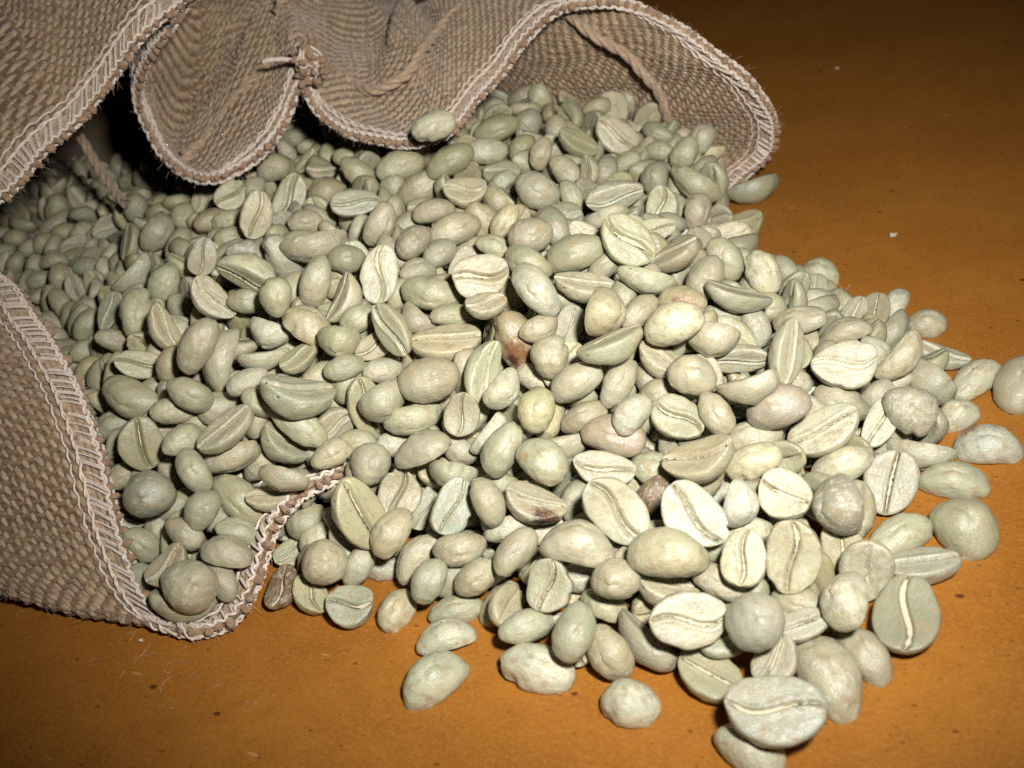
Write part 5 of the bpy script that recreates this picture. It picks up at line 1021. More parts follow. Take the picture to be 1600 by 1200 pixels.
468,2071,174,57,2,18,-80,42,29 -53,2737,218,13,0,-22,97,40,27 593,1705,29,7,-23,19,95,39,26 -728,2694,162,0,-37,-43,82,40,29 156,2514,221,35,-20,60,69,53,38 334,1372,171,68,-2,-44,-59,40,27
-404,1950,287,-13,40,-13,90,40,27 25,2714,192,-7,-2,-1,100,46,29 -774,2437,124,-4,-24,-31,92,41,30 -422,1532,161,-13,-15,-65,74,40,25 66,2328,255,56,-28,10,-78,44,30 -170,1783,246,11,-45,25,85,43,29
285,1807,234,39,34,-21,83,48,35 404,1644,132,-13,33,50,79,40,28 -592,2073,247,7,34,13,93,47,30 -464,2393,250,51,21,-42,72,50,31 -192,1917,264,-28,63,-49,-53,40,26 -286,2881,197,20,-39,19,88,40,28
-361,2340,216,-24,-12,-54,79,44,29 -491,2891,210,59,1,48,-64,39,28 -1012,2787,84,-44,-4,-51,74,41,28 -1201,2582,86,-17,-23,-3,96,47,34 -1017,2676,76,-41,-30,18,84,49,34 -865,2813,144,24,-2,50,83,43,29
453,1423,133,-22,46,-5,86,39,26 -520,2102,216,27,59,-32,69,40,25 -138,2720,223,-21,25,-51,79,45,33 91,2436,259,6,-69,-2,72,45,30 -617,2643,191,6,35,-37,86,41,28 -709,2138,148,19,-26,-36,87,46,32
-292,1639,197,-47,-40,-43,65,39,26 -684,2593,191,2,70,18,-69,44,28 328,2466,201,19,-3,-34,92,47,33 -308,2656,215,40,8,41,82,44,31 -1328,2859,84,-22,20,48,83,41,29 -190,2088,272,-27,-46,31,78,49,34
561,1658,96,-29,1,48,83,50,33 -366,1899,237,40,45,42,68,41,29 -808,2844,105,27,1,64,72,40,25 -856,2100,107,1,-23,-53,82,43,29 -702,2220,186,47,44,31,70,51,34 57,1317,100,-7,-46,-48,74,47,33
-135,1932,242,26,-37,20,87,49,33 -554,2765,219,-35,-14,28,88,48,31 225,1770,254,4,-37,-6,93,43,31 -573,1571,113,-38,34,-51,69,47,34 211,2191,242,30,7,50,81,44,30 95,1763,268,0,1,-66,75,39,28
422,2566,210,-34,57,11,74,44,31 -98,2388,254,-11,5,8,99,40,26 -1244,2625,90,17,-35,29,88,47,32 44,2583,248,15,-45,-32,82,42,27 -949,2464,77,38,-34,-4,86,42,27 -220,2856,209,-1,40,59,70,46,33
-104,1792,246,66,6,31,-68,45,29 -275,2215,235,-28,-34,-2,90,39,28 -1160,2513,87,1,37,57,74,46,33 228,1538,217,62,14,-14,-76,42,27 205,1645,220,-15,-23,41,87,44,28 -68,1539,188,29,-57,40,65,45,31
44,1812,236,21,63,47,58,43,27 -561,1292,52,-2,20,20,96,50,36 -693,1505,117,-25,60,1,76,43,27 -482,2079,239,53,12,-6,84,39,26 -642,2914,156,-44,-44,49,61,39,25 582,1891,39,47,-11,-13,87,44,31
244,1054,46,27,-29,48,79,46,29 -538,2453,186,43,10,48,75,41,29 -618,2719,203,6,-60,33,73,42,28 -63,2431,216,47,16,40,77,45,32 207,2281,246,20,24,-40,86,44,29 -35,1697,245,13,63,-51,-58,49,31
-640,1595,109,-19,-36,19,90,45,33 614,1627,41,18,40,-5,90,48,34 71,2641,179,6,67,41,-61,43,31 -410,1752,266,-35,-48,20,78,39,26 -1205,3100,71,48,7,-8,87,43,29 -8,1322,91,-46,20,43,75,41,30
-831,2429,108,-23,31,62,68,41,27 -11,1847,232,-10,-5,-8,99,45,33 383,1330,128,-19,-17,-52,82,41,30 -616,2179,234,4,43,59,68,41,27 -287,2243,187,-2,50,-55,67,42,27 542,2322,152,-4,14,28,95,44,29
-650,2337,196,-24,-32,49,77,44,28 277,1005,37,-13,46,52,71,42,28 -1203,2672,79,59,28,39,-65,50,37 -1298,2670,91,4,-3,-27,96,52,33 -329,1549,185,2,-40,47,78,39,25 493,1819,96,-1,-32,-66,68,40,26
-696,2856,108,6,65,-52,55,51,34 563,2362,89,51,-45,-32,-66,47,34 -324,1777,258,-19,18,-60,76,41,26 -309,2181,242,47,-7,11,87,47,32 352,2192,219,11,-36,-18,91,41,29 -359,1314,41,1,-45,-44,78,47,34
-1291,3099,105,41,-24,-33,82,50,34 621,1790,35,53,2,17,-83,44,28 382,1012,47,-24,45,-33,79,43,29 -597,2888,142,-47,-9,60,64,52,36 -90,2633,221,-25,23,-10,94,44,31 377,2519,219,65,14,-31,68,51,32
183,1534,158,-20,-59,3,78,44,28 -157,2424,246,-33,-33,23,85,42,28 -542,1691,221,-21,-37,30,85,46,29 -918,2087,119,15,3,-5,99,44,31 35,2380,205,52,-27,57,58,42,31 -413,3095,186,-13,10,-5,99,40,29
667,1641,35,6,47,27,84,39,28 116,1127,83,-34,28,-22,87,42,29 501,2240,149,24,-17,-63,72,47,29 -488,2136,200,-7,-6,-28,96,39,29 -831,2275,114,16,-31,21,91,46,31 -727,2323,195,-46,-7,49,74,43,27
-1267,3036,63,65,-4,18,-74,48,35 519,1564,95,-32,54,-55,56,44,28 152,1940,278,51,-8,41,-75,42,27 -828,2496,109,6,15,-48,86,47,29 -727,1974,178,28,-22,62,70,49,34 -361,2001,270,-23,17,-44,85,39,28
86,1484,203,-33,-17,-34,86,44,30 175,1359,161,24,-26,25,90,41,28 -357,2188,261,59,22,52,58,45,30 -680,2914,148,-43,17,-20,87,48,35 -247,2466,246,1,-25,49,84,46,30 -433,2317,225,37,-12,-47,79,50,33
-667,2724,153,-30,51,41,69,44,32 367,2673,198,64,-6,-41,64,49,32 -551,1807,199,-32,-30,57,69,43,27 -283,2350,207,61,-18,-50,59,41,28 573,2415,76,52,9,19,-83,41,29 -412,2765,183,-2,-60,-46,66,45,30
-1130,3306,100,54,11,33,-77,40,29 -206,1711,239,-26,50,-14,82,48,30 -864,1956,106,64,15,-20,-73,42,30 -303,2291,220,47,5,-55,68,40,25 -854,3014,138,-7,55,-9,82,47,34 -88,1866,265,25,50,25,79,44,30
60,2784,219,-47,-46,19,73,41,30 71,1893,265,56,-1,54,-63,43,31 75,2012,264,4,45,5,89,40,27 -1227,3341,108,14,41,35,83,40,29 -270,1767,289,29,2,27,92,45,30 275,2062,189,-9,-66,26,70,42,27
-408,2234,211,55,-14,-29,77,50,31 -1144,3241,88,-24,22,14,94,40,28 -241,2789,219,41,-5,-42,81,52,33 -981,3038,116,1,23,28,93,50,32 378,1282,52,-2,-62,48,63,40,28 293,2027,241,53,1,21,-82,40,29
-542,3040,165,51,-26,-44,-69,43,30 -657,2109,219,-26,-1,-46,85,41,26 513,1733,73,62,-20,48,-59,46,34 470,1588,73,-45,-49,-52,53,41,26 -578,1663,188,-21,52,28,78,40,28 -755,2270,148,32,-23,31,87,42,31
485,2525,178,-45,-29,-24,81,48,35 -963,2678,107,64,-21,-47,-57,40,25 -118,1646,163,10,-63,31,70,45,33 -644,1655,136,36,49,4,79,42,28 -290,1959,246,31,48,-39,73,40,27 -313,2086,283,-15,38,58,70,40,26
-299,2696,234,-16,29,49,81,40,26 133,2401,199,14,52,53,65,45,32 304,1537,186,2,23,-39,89,51,34 -779,2539,154,22,-11,-39,89,39,24 253,1448,212,-30,-35,-56,69,40,25 -26,1362,129,16,42,-57,69,40,29
256,2453,243,68,-11,-47,55,46,32 -569,2284,242,-42,-36,51,66,44,31 62,1593,241,-33,-45,21,80,47,30 -561,2987,175,34,41,59,61,40,26 250,1630,233,4,-32,54,78,43,29 -750,2462,200,-1,26,15,95,44,28
-1164,2673,53,18,-66,-5,73,43,27 -189,1652,242,-1,-66,-22,72,41,26 -1095,3258,101,15,39,56,72,43,28 -7,1406,162,32,-38,-36,79,42,29 393,2174,165,63,30,-12,70,40,25 273,1593,183,-14,61,-30,72,42,31
442,2472,196,-21,-44,-53,69,43,30 585,2493,86,0,11,-19,98,52,36 242,1195,50,2,-39,-59,71,44,27 105,1822,229,33,-57,-42,62,47,35 -972,2378,77,-7,-60,-21,77,52,32 -409,1447,83,54,14,53,64,47,35
-295,1595,150,-9,62,11,77,50,35 -965,2985,79,44,-50,-6,75,47,30 333,1890,153,16,-29,58,75,42,29 -81,2694,227,3,-51,2,86,43,28 -455,1797,261,43,-47,52,57,47,29 -507,1425,97,-14,56,37,73,43,29
-611,1956,175,43,3,-48,76,46,31 -520,1896,201,39,-18,24,87,46,30 -1005,3087,73,-33,-10,65,68,40,25 532,1863,63,67,-14,-40,-61,42,29 -585,1352,29,57,12,3,-81,41,28 -1004,2518,56,-25,30,-64,66,42,29
-5,2452,261,56,12,-34,-74,43,28 186,1872,243,-13,-19,8,97,44,28 -970,2523,96,18,38,42,80,39,24 -177,1538,169,4,60,-38,70,47,29 -237,1947,247,-9,-52,14,84,39,26 -769,2746,125,57,9,56,59,41,28
647,1552,39,23,-17,16,94,42,29 25,2085,247,10,27,35,89,45,28 -399,2618,206,22,-11,-31,92,40,28 245,1813,215,40,37,31,78,40,28 -125,2076,230,-4,-3,-68,73,43,29 -185,2451,222,-29,28,-50,77,41,28
-298,1331,61,57,33,-36,66,43,30 -939,2547,82,-48,-34,-53,62,51,34 249,1697,208,-15,16,59,78,39,29 200,1883,189,-6,-32,-62,72,44,29 -1128,3206,42,-36,-28,57,68,43,27 -380,1824,248,59,-3,-3,80,47,33
132,1662,225,-30,-6,55,78,49,35 344,2532,187,48,48,39,62,43,27 421,2010,156,26,-46,-58,62,49,33 356,2100,135,-8,-54,13,82,47,34 -501,2052,262,-14,-23,65,72,42,26 558,1591,82,-30,-57,-43,62,50,31
258,2295,215,2,-56,-57,61,42,26 342,1442,115,-35,-61,16,69,44,31 -806,2156,116,23,52,-24,79,51,33 -1173,3339,84,24,-52,47,68,43,28 304,2406,164,-47,48,46,58,50,32 -43,2071,291,-5,62,-26,74,41,26
-917,2176,63,-40,-46,-37,70,44,30 -1135,2863,43,-38,40,48,69,42,29 -178,2667,242,35,57,-8,74,49,32 10,1066,30,57,-11,-38,73,44,29 -320,1688,208,-24,59,-14,76,39,29 -228,1579,151,-5,37,9,92,42,28
-12,1421,95,58,-34,49,55,39,25 -842,2753,94,-43,-31,-12,84,43,32 -906,2865,105,18,-15,-11,97,41,28 -39,2777,204,10,29,-41,86,39,25 -559,2043,179,-38,-47,13,79,43,31 377,1828,136,48,-7,-14,86,52,33
-179,1847,241,65,-16,27,-69,47,32 118,2802,175,60,-24,34,-69,50,32 52,2881,176,-26,50,-48,67,46,30 -715,2282,142,3,-54,-37,76,47,29 213,2346,198,36,15,-29,87,41,28 -467,2790,170,-5,20,-7,98,45,29
-1270,3283,37,41,55,13,72,42,30 360,1194,35,61,-13,23,-74,48,33 -531,2660,149,2,62,53,58,43,30 425,2640,163,28,-59,8,75,50,31 -622,2676,119,8,30,-34,89,49,32 -380,2965,182,-21,51,15,82,42,27
-181,1348,32,30,-40,-10,86,39,27 316,2105,175,-1,-23,-61,76,40,25 -703,1937,115,-1,39,6,92,49,34 -812,2010,77,-35,52,7,78,47,31 24,2607,183,-22,25,23,92,49,33 69,2122,219,35,-30,54,71,46,32
-1065,2865,59,-9,28,-27,92,44,27 167,2046,194,-23,-37,10,89,48,35 13,1264,73,-17,-4,-50,85,43,31 -1140,2937,43,17,4,48,86,47,32 -1265,2857,41,65,0,44,-62,50,36 -243,2504,180,2,67,32,-67,50,33
-539,1742,197,-16,49,-27,81,50,34 -199,2670,163,-28,-49,-12,82,46,34 -1084,2691,40,-10,-34,-6,93,47,35 -899,3145,77,41,18,60,66,47,31 -98,2500,204,-6,-29,-19,93,43,29 -915,2341,56,-17,-45,-23,85,40,29
-353,1646,179,61,-12,-26,74,44,31 -659,2559,130,-4,-42,-39,82,53,36 -154,2598,190,64,0,4,77,46,34 -693,2523,138,56,-32,-26,72,48,32 -695,2339,144,1,-58,3,81,41,29 100,2462,176,-20,-52,-53,64,51,37
-105,2258,218,-6,29,-65,71,47,29 126,2700,175,52,-19,41,73,48,32 -1344,2990,48,55,19,-18,79,44,31 360,1999,148,-45,25,-56,65,51,33 -486,1665,186,9,63,-20,74,47,34 -1128,3018,63,34,26,-6,90,49,36
-487,3083,153,-2,-22,-2,98,44,31 -355,2283,198,17,13,68,70,45,31 264,2184,183,-34,43,-49,68,45,30 -591,3125,124,19,57,-49,63,47,33 359,1386,124,-7,0,0,100,39,28 330,2349,174,-33,24,30,86,39,25
206,2139,220,11,-56,7,82,40,25 306,2184,207,66,5,53,-53,41,26 188,2492,162,13,-20,-67,71,40,26 517,1332,31,20,8,-58,79,41,30 -801,1827,95,-43,-16,11,88,52,33 -167,2287,231,-7,-19,-5,98,43,28
-713,1600,91,-5,27,26,93,53,39 -524,3148,137,17,7,67,72,40,29 -686,2417,118,54,29,-38,-69,52,37 315,2725,165,-18,35,61,69,46,30 189,1986,208,-36,19,42,81,45,31 45,2290,216,61,17,-12,-76,42,31
-381,1982,196,-26,-57,-39,68,44,31 -513,2951,127,6,19,-58,79,52,35 -331,2011,227,54,32,5,78,40,26 -1108,3370,62,-29,53,42,68,51,37 -1007,2563,38,-9,-1,-63,77,45,30 -9,1498,143,23,42,3,88,51,32
-577,2607,148,63,-28,-51,-53,46,33 454,2605,154,18,-37,56,72,40,25 -419,3157,165,23,52,-38,73,48,35 -160,2366,220,-10,-31,60,73,43,31 -1089,2575,29,-43,-14,48,75,41,29 48,1368,78,53,18,53,-64,39,26
-859,2822,78,-13,-14,58,79,40,29 -610,2149,170,-14,-2,-37,92,47,31 -226,2375,216,25,5,37,89,43,31 315,2571,152,19,49,54,65,39,25 -50,2554,186,-22,25,-56,76,46,29 -1351,3264,42,-42,28,55,66,46,33
274,2354,157,11,14,5,98,46,31 -543,3084,161,-47,-45,-21,73,39,25 -965,3209,80,24,-29,10,92,50,33 197,1590,168,-25,-45,-2,86,46,32 32,1168,32,65,26,-7,71,44,28 102,2734,203,-26,-38,-53,71,44,32
174,1804,221,-31,-32,-43,78,40,28 62,2839,189,-22,-27,41,84,44,28 -511,1636,179,33,12,63,70,40,28 -110,2828,184,51,-18,-9,-84,46,32 464,1672,104,27,-45,-28,80,43,32 238,2282,171,45,51,11,73,40,27
-837,2584,98,43,7,14,89,48,32 -429,2425,194,-39,21,-37,81,47,34 -1198,2760,42,63,-24,34,66,47,31 -735,2792,111,-28,25,20,91,49,32 -516,1477,113,8,-29,-8,95,43,27 -736,3022,104,25,-8,4,97,47,33
-151,2781,171,45,18,44,76,52,36 -751,1909,95,53,-38,-22,-72,39,28 187,2829,184,60,-22,8,-77,49,33 -257,2436,187,-17,-45,-4,87,42,29 -550,2820,167,-31,-4,-33,89,43,30 -833,2911,102,-38,1,1,92,42,29
-973,2922,65,60,-25,28,71,48,30 407,1713,113,3,-10,63,77,45,30 -1200,3231,54,13,17,6,97,43,30 -445,1433,51,21,25,62,71,42,27 -572,2720,148,2,-14,55,82,42,28 -230,2587,177,37,2,27,89,43,27
546,1479,34,10,35,17,92,41,29 457,2392,135,58,33,-25,-70,46,31 -985,2284,70,-41,48,47,62,52,36 -515,1983,202,58,29,29,-70,39,26 -365,2589,179,-2,-23,4,97,39,27 -329,2078,214,27,52,53,62,47,34
-336,2801,171,19,-22,-50,82,51,36 -828,3139,83,46,-49,35,66,50,31 -65,2128,234,46,14,55,68,48,31 -313,3061,145,26,12,60,75,43,29 -1193,3039,42,15,-63,-17,74,45,28 -751,2851,72,-12,12,-6,98,47,33
431,2319,142,48,41,-50,59,48,34 -1285,2786,39,5,30,3,95,50,33 -95,2329,216,53,13,45,71,42,31 215,1395,132,-33,-50,16,78,43,28 217,1474,142,-32,53,21,76,44,31 150,1603,168,10,-36,39,84,41,30
-540,2377,185,57,-23,43,-66,45,28 -269,1426,48,59,-3,52,62,47,33 -1158,3137,54,39,51,28,72,44,29 -342,1742,216,11,7,-62,77,43,29 422,1569,118,-19,-46,51,70,40,27 268,2720,205,33,52,37,69,45,30
213,1294,85,17,-28,24,91,41,26 183,2156,247,51,1,39,77,39,26 -214,2006,229,40,-48,1,78,45,33 -1016,3124,58,40,13,-42,80,43,32 -1099,2771,42,-1,-3,-2,100,49,30 -762,1778,106,-20,26,13,94,47,32
-78,1704,210,-18,-7,45,87,44,28 464,2002,103,54,4,57,62,46,29 286,2663,157,25,23,29,89,51,35 -1361,3382,63,45,-14,-21,86,53,34 -77,1407,67,24,4,66,71,45,32 -326,3005,178,2,57,-4,82,42,28
272,1860,176,52,43,51,-54,49,33 -521,2998,129,-38,-6,-61,70,45,30 398,2007,99,30,-58,-19,74,45,31 -1336,3138,35,51,8,-55,66,41,29 378,2242,129,-32,-60,32,66,53,33 -968,2821,66,59,25,17,-75,51,34
-544,2514,153,42,34,-55,64,49,31 -1249,2689,40,24,61,44,62,51,37 -935,2736,54,15,-37,-54,74,41,27 138,1088,30,0,10,-62,78,45,29 -1288,3434,48,-39,-1,60,70,53,33 -145,2418,180,35,57,-45,59,40,27
-1085,3269,66,61,2,-44,66,49,32 -142,1749,209,-25,19,-35,88,42,26 -634,3061,133,5,-58,49,64,52,35 -632,2007,137,26,65,-50,51,45,30 -224,2750,165,-17,52,28,79,43,27 -871,2150,61,56,-24,-38,-70,41,28
344,1697,143,-2,-30,63,72,42,30 267,1111,31,-42,-46,40,67,47,30 -40,2634,165,5,69,28,-66,47,33 -843,2364,97,64,-29,42,-57,39,28 18,1976,214,-45,28,47,71,45,28 436,1843,114,58,32,39,64,44,31
-784,2636,107,57,-37,26,-68,44,33 391,1508,102,58,-4,-52,-62,43,28 -805,2222,66,25,47,-30,79,52,37 486,2159,117,52,-36,22,-74,42,31 -155,1264,28,7,23,23,94,40,26 322,1515,113,-38,52,49,58,41,29
-504,2326,180,-43,-47,-43,65,45,28 262,2797,180,59,-25,6,77,47,30 -295,1691,140,-23,67,-41,-58,45,33 -316,1729,266,-1,39,-58,72,43,28 -1045,3024,37,-4,22,68,70,41,26 177,2120,175,67,7,-41,-61,39,26
-208,1422,34,-12,63,-41,65,40,29 408,1397,80,-23,5,38,89,40,27 -156,2524,177,28,40,49,72,44,31 -988,3037,63,20,41,-5,89,41,27 -348,2653,169,61,10,-43,-66,40,29 145,2263,212,-30,-18,62,71,40,27
483,1377,55,-34,0,29,90,41,27 -660,1765,113,57,31,46,-60,44,30 -436,2576,166,-15,-47,52,70,42,28 -1150,3292,34,2,37,57,73,44,30 228,1315,134,61,2,-12,-78,49,31 -35,1561,167,-43,-22,-52,70,39,24
-29,2506,172,38,44,16,80,40,25 -184,1972,214,-39,-20,30,85,40,28 -53,1901,219,-32,59,10,74,45,29 447,2227,135,52,-24,27,-78,45,29 -1056,2404,42,7,23,9,97,42,29 -247,2822,154,-2,38,47,80,46,31
-524,1428,33,-9,-21,17,96,44,31 -309,2622,165,15,-44,35,81,40,26 -349,2417,197,-18,18,38,89,49,31 -272,2002,201,28,39,-24,84,46,32 -446,1878,206,39,25,-43,78,45,31 -535,1531,117,39,-33,23,83,42,29
-356,3145,147,1,-19,-51,84,44,29 -1043,3187,41,40,-56,39,61,42,29 -496,2749,143,-10,39,49,77,48,30 -646,2085,172,2,2,-59,81,40,29 137,2628,168,-7,43,-56,70,44,31 -318,1866,229,-16,-44,-16,87,40,29
-893,2674,73,59,23,-6,-77,46,29 -697,1645,103,34,-6,-43,84,40,29 253,2567,163,-35,7,-65,67,45,33 451,1445,76,30,-24,15,91,45,30 -445,2015,205,-6,4,33,94,41,28 -715,1829,116,-35,5,-8,93,49,30
-581,2104,172,10,59,18,78,43,29 72,1930,226,58,24,13,-77,51,34 57,2420,184,-19,-46,-40,77,50,35 58,1614,204,-21,-16,-27,92,44,31 -173,2873,156,-29,-9,45,84,47,30 -208,2069,207,-20,6,58,79,42,26
-1256,3350,42,-13,-39,34,85,43,32 182,1358,105,15,31,-3,94,44,28 -96,1463,114,9,13,5,99,40,28 67,1239,41,-35,52,-35,70,41,26 -454,1636,189,26,48,-37,76,40,26 -484,2214,187,40,-34,34,78,43,31
-247,2700,184,-30,4,33,89,39,25 -139,1509,110,-39,7,-55,74,45,31 91,2235,216,22,66,14,71,44,31 47,2549,183,59,-19,46,63,42,27 340,1755,150,31,-28,-24,88,42,30 -12,2257,262,-9,-36,-38,85,40,29
14,2188,227,49,31,27,77,45,31 -543,1979,158,-21,11,-57,79,40,28 146,1500,162,-11,31,-11,94,41,27 -58,1826,189,15,47,0,87,51,36 152,1925,207,6,-41,-51,75,46,34 123,2874,180,4,-28,-32,91,44,29
-499,1816,196,15,-59,18,78,43,28 -1279,2956,54,-16,6,30,94,42,29 92,1170,33,27,-27,32,87,39,28 -29,2350,211,70,-5,-3,71,41,25 -380,1711,208,29,17,61,72,41,29 195,2380,155,-22,-48,-44,72,39,27
-483,3215,133,25,43,-59,63,41,26 -460,2706,161,32,-25,57,71,44,31 -810,2599,172,29,45,-30,79,48,30 341,2159,152,-9,22,-4,97,46,33 -254,1698,197,-29,44,-14,84,39,27 -412,2955,146,54,-11,30,78,53,34
-1045,2838,49,3,-38,54,75,49,36 108,2341,204,-4,64,-35,68,40,30 -250,1957,201,18,0,-18,97,41,26 -137,2119,213,62,13,31,-71,50,37 -73,1526,113,-48,30,54,62,48,30 334,1589,160,38,27,-12,88,46,31
175,2601,173,-47,-41,13,77,42,31 -870,1983,70,56,-3,36,-75,50,31 88,1735,212,3,-29,-10,95,51,35 -884,2261,50,-41,14,26,87,49,32 -309,2539,177,-37,6,46,80,49,32 238,2631,152,21,-24,-61,73,40,25
33,2034,212,12,18,-31,93,39,28 -969,2619,38,15,-52,-59,60,52,35 161,1192,37,17,-15,68,70,44,32 129,1394,131,-20,12,28,93,39,25 366,1365,73,42,-6,31,85,45,29 -454,2643,166,15,-40,8,90,40,29
-578,1450,44,-24,-31,-50,77,50,35 -714,2729,105,-32,42,-46,71,40,29 -258,1786,212,53,0,53,66,44,30 11,1716,179,53,-38,50,-57,51,32 295,1930,160,-45,12,-41,78,46,34 375,2744,171,-33,-39,60,61,48,33
-265,1509,85,-19,7,34,92,50,33 -63,1765,199,25,-58,26,73,41,28 468,1939,78,-9,42,7,90,49,31 -325,2468,155,58,39,42,-58,42,29 -630,2984,126,-24,-24,-33,88,47,34 166,1039,32,-43,29,-27,81,41,30
-991,2328,43,-34,-43,21,81,40,26 -77,2734,178,59,-34,34,-65,42,27 303,1451,140,-21,37,-53,73,44,29 211,2320,137,-38,38,-56,63,47,30 -1224,3282,54,-30,-17,-21,91,41,27 -22,2272,209,-42,12,0,90,47,31
-793,3080,107,-17,-64,-11,74,41,28 210,2539,208,54,7,-2,84,43,28 -187,2593,133,3,62,1,78,39,26 370,2405,157,64,25,-3,72,45,30 -60,1653,189,-47,42,-14,76,44,27 -477,3175,150,-27,31,20,89,41,29
418,2690,176,-45,-21,35,80,42,27 -228,1840,194,-23,12,63,73,48,32 -464,2926,153,-34,51,-52,60,43,31 -425,1671,192,6,-51,-50,69,43,31 -636,2797,138,70,4,29,65,44,32 -532,2927,119,43,-50,50,55,41,29
-452,2358,162,24,54,3,80,46,33 -49,2701,158,54,-28,36,71,43,31 -340,2149,210,-9,47,-24,85,41,28 -41,2185,223,14,34,66,66,45,30 281,1265,79,-2,-14,-33,93,53,37 -97,1580,154,-11,-9,-58,80,47,34
-1193,2871,32,33,25,-13,90,40,28 -200,2148,234,67,-16,21,69,40,27 -434,1585,174,6,-66,-30,68,48,31 -197,1460,82,2,16,28,95,40,27 -765,2221,103,44,-18,-61,64,45,32 -236,2899,197,63,-1,-38,68,46,34
-1034,2606,79,4,4,-33,94,44,30 -670,3038,109,-9,67,1,74,40,26 -321,2447,212,10,-5,-25,96,41,29 148,2562,208,-23,18,21,93,42,29 -892,2398,71,-5,-21,0,98,40,26 -552,2156,214,-21,-49,33,78,41,29
64,2174,190,48,-23,-41,74,49,33 -1173,2616,45,20,-49,6,85,49,34 525,1910,73,-19,31,34,87,45,33 267,2444,147,-22,-48,-35,77,42,28 -589,1815,164,32,-49,38,72,40,29 -396,3201,153,-50,-25,-53,64,43,29
320,1819,165,-35,-31,56,68,40,25 289,1735,189,51,2,24,-82,40,28 -322,1462,84,38,15,53,74,48,33 584,2446,41,-3,7,-53,85,44,28 59,1533,200,0,-47,-6,88,42,27 -740,1963,68,8,34,-38,85,52,34
-16,1246,34,-15,21,-28,93,50,32 408,2448,122,3,-16,8,98,47,31 -564,1879,142,-43,-48,-31,70,44,31 -38,2010,226,54,20,4,82,46,32 -752,1725,117,42,-10,54,72,47,32 -856,3092,56,-6,-5,20,98,45,33
-58,1724,168,21,-37,6,90,41,26 -884,2461,60,9,-19,-52,83,47,34 -1277,3391,39,22,-36,62,66,44,31 -431,2502,175,25,-27,-63,69,43,27 -1139,2562,48,27,-59,27,71,40,26 492,2419,82,6,70,9,71,41,30
-607,1499,50,-35,-54,-36,67,51,32 -833,2068,67,-27,-43,47,71,43,28 -618,2309,164,-50,-20,57,62,43,28 554,2591,96,17,64,49,57,42,30 -843,2986,91,27,-39,16,86,43,30 -617,1717,130,53,-18,6,83,52,34
-470,2478,194,70,5,9,-71,41,28 110,2025,203,50,-13,56,65,43,30 -752,2017,141,32,36,-28,83,45,28 247,1988,179,64,-28,10,71,47,33 -360,2764,137,24,59,-32,70,46,30 -579,2818,123,-40,42,-42,70,41,29
-924,2680,46,28,64,-2,72,47,30 44,2484,180,-35,44,2,83,41,26 495,1480,47,20,43,17,86,45,28 -87,2396,184,42,37,13,82,49,33 -173,2212,214,-35,1,18,92,40,27 -754,2655,131,42,11,11,89,42,30
516,2179,89,-39,59,49,-52,49,32 379,2493,142,-2,-4,-44,90,49,32 -581,2469,142,52,20,39,-73,43,28 313,2051,135,-5,5,38,92,46,34 -1335,2879,37,27,30,-55,73,40,28 -1062,2922,40,-43,16,58,68,49,31
385,2159,107,51,48,-47,-54,40,25 -223,2307,209,32,39,-30,81,46,30 -903,2603,72,-6,20,-21,96,40,28 94,1577,172,61,-7,23,76,44,28 146,1750,227,40,-24,-24,85,42,27 -951,2148,95,31,-41,43,74,49,31
-661,2623,136,27,-46,46,71,42,27 -1010,2963,42,-40,-54,-48,57,44,28 -160,1392,55,20,23,-65,69,40,26 -900,2959,80,29,-21,-7,93,49,34 79,1435,120,49,8,-15,85,52,33 460,1542,78,35,-20,-61,69,47,30
-1116,3092,52,31,-38,-33,81,46,30 507,2313,99,-8,51,54,66,49,33 -684,1940,158,-22,-6,28,93,45,28 -293,2711,137,3,-63,-33,70,42,27 -1387,2924,39,65,11,-51,-56,50,34 -711,2641,101,-36,-54,-21,74,41,26
174,2299,203,52,29,-53,60,47,32 76,2543,145,-40,-23,16,87,53,39 -1043,2960,53,30,-3,67,68,41,27 -816,2329,91,58,-24,-47,-63,39,29 213,2736,172,-33,-29,0,90,40,29 167,2687,168,27,-41,-7,87,42,30
-586,2550,142,-22,56,4,80,41,27 162,1284,95,-46,-6,-24,85,43,31 551,1840,25,10,-2,-16,98,39,25 -586,3065,126,68,-12,-47,56,41,28 -546,2287,186,-26,-36,-44,79,46,33 -372,3055,134,7,22,5,97,42,27
-995,2429,39,-32,-57,3,76,43,29 -278,2085,181,55,-24,52,60,50,33 -228,2947,156,66,15,49,-54,49,36 -931,3078,78,15,3,-32,94,44,28 -1312,3085,40,-6,22,-52,83,44,27 -635,2367,161,-16,-24,-28,92,45,31
-3,2841,178,-36,36,44,74,42,26 -939,2214,32,-19,46,-59,63,44,29 120,2159,224,44,5,-21,87,41,29 -517,2180,166,-16,62,-11,76,40,27 348,2646,165,-14,51,31,79,41,27 -394,3012,195,9,-36,10,92,41,26
-715,1735,92,27,-53,-44,67,40,27 -442,2877,149,-25,38,-53,72,43,29 -403,2388,200,-2,23,64,73,40,27 -344,1553,100,25,66,-37,61,47,32 -902,2893,79,-9,-25,-50,83,43,29 -301,2946,140,59,-16,41,68,50,35
253,1481,161,-7,9,69,71,39,25 550,1545,51,-31,27,-58,70,43,26 153,2756,171,5,-63,40,66,41,29 -272,2880,141,-38,-12,5,91,44,31 -734,2044,91,18,-39,40,81,43,27 -438,1767,210,65,-14,44,60,46,30
-469,3127,130,12,-53,-34,77,41,27 389,1453,70,28,48,4,83,40,28 -1214,2700,29,29,-11,-64,70,40,28 -151,1833,198,-20,-63,34,67,39,27 -1005,2730,40,-25,65,39,60,41,28 499,2487,104,50,21,26,80,45,32
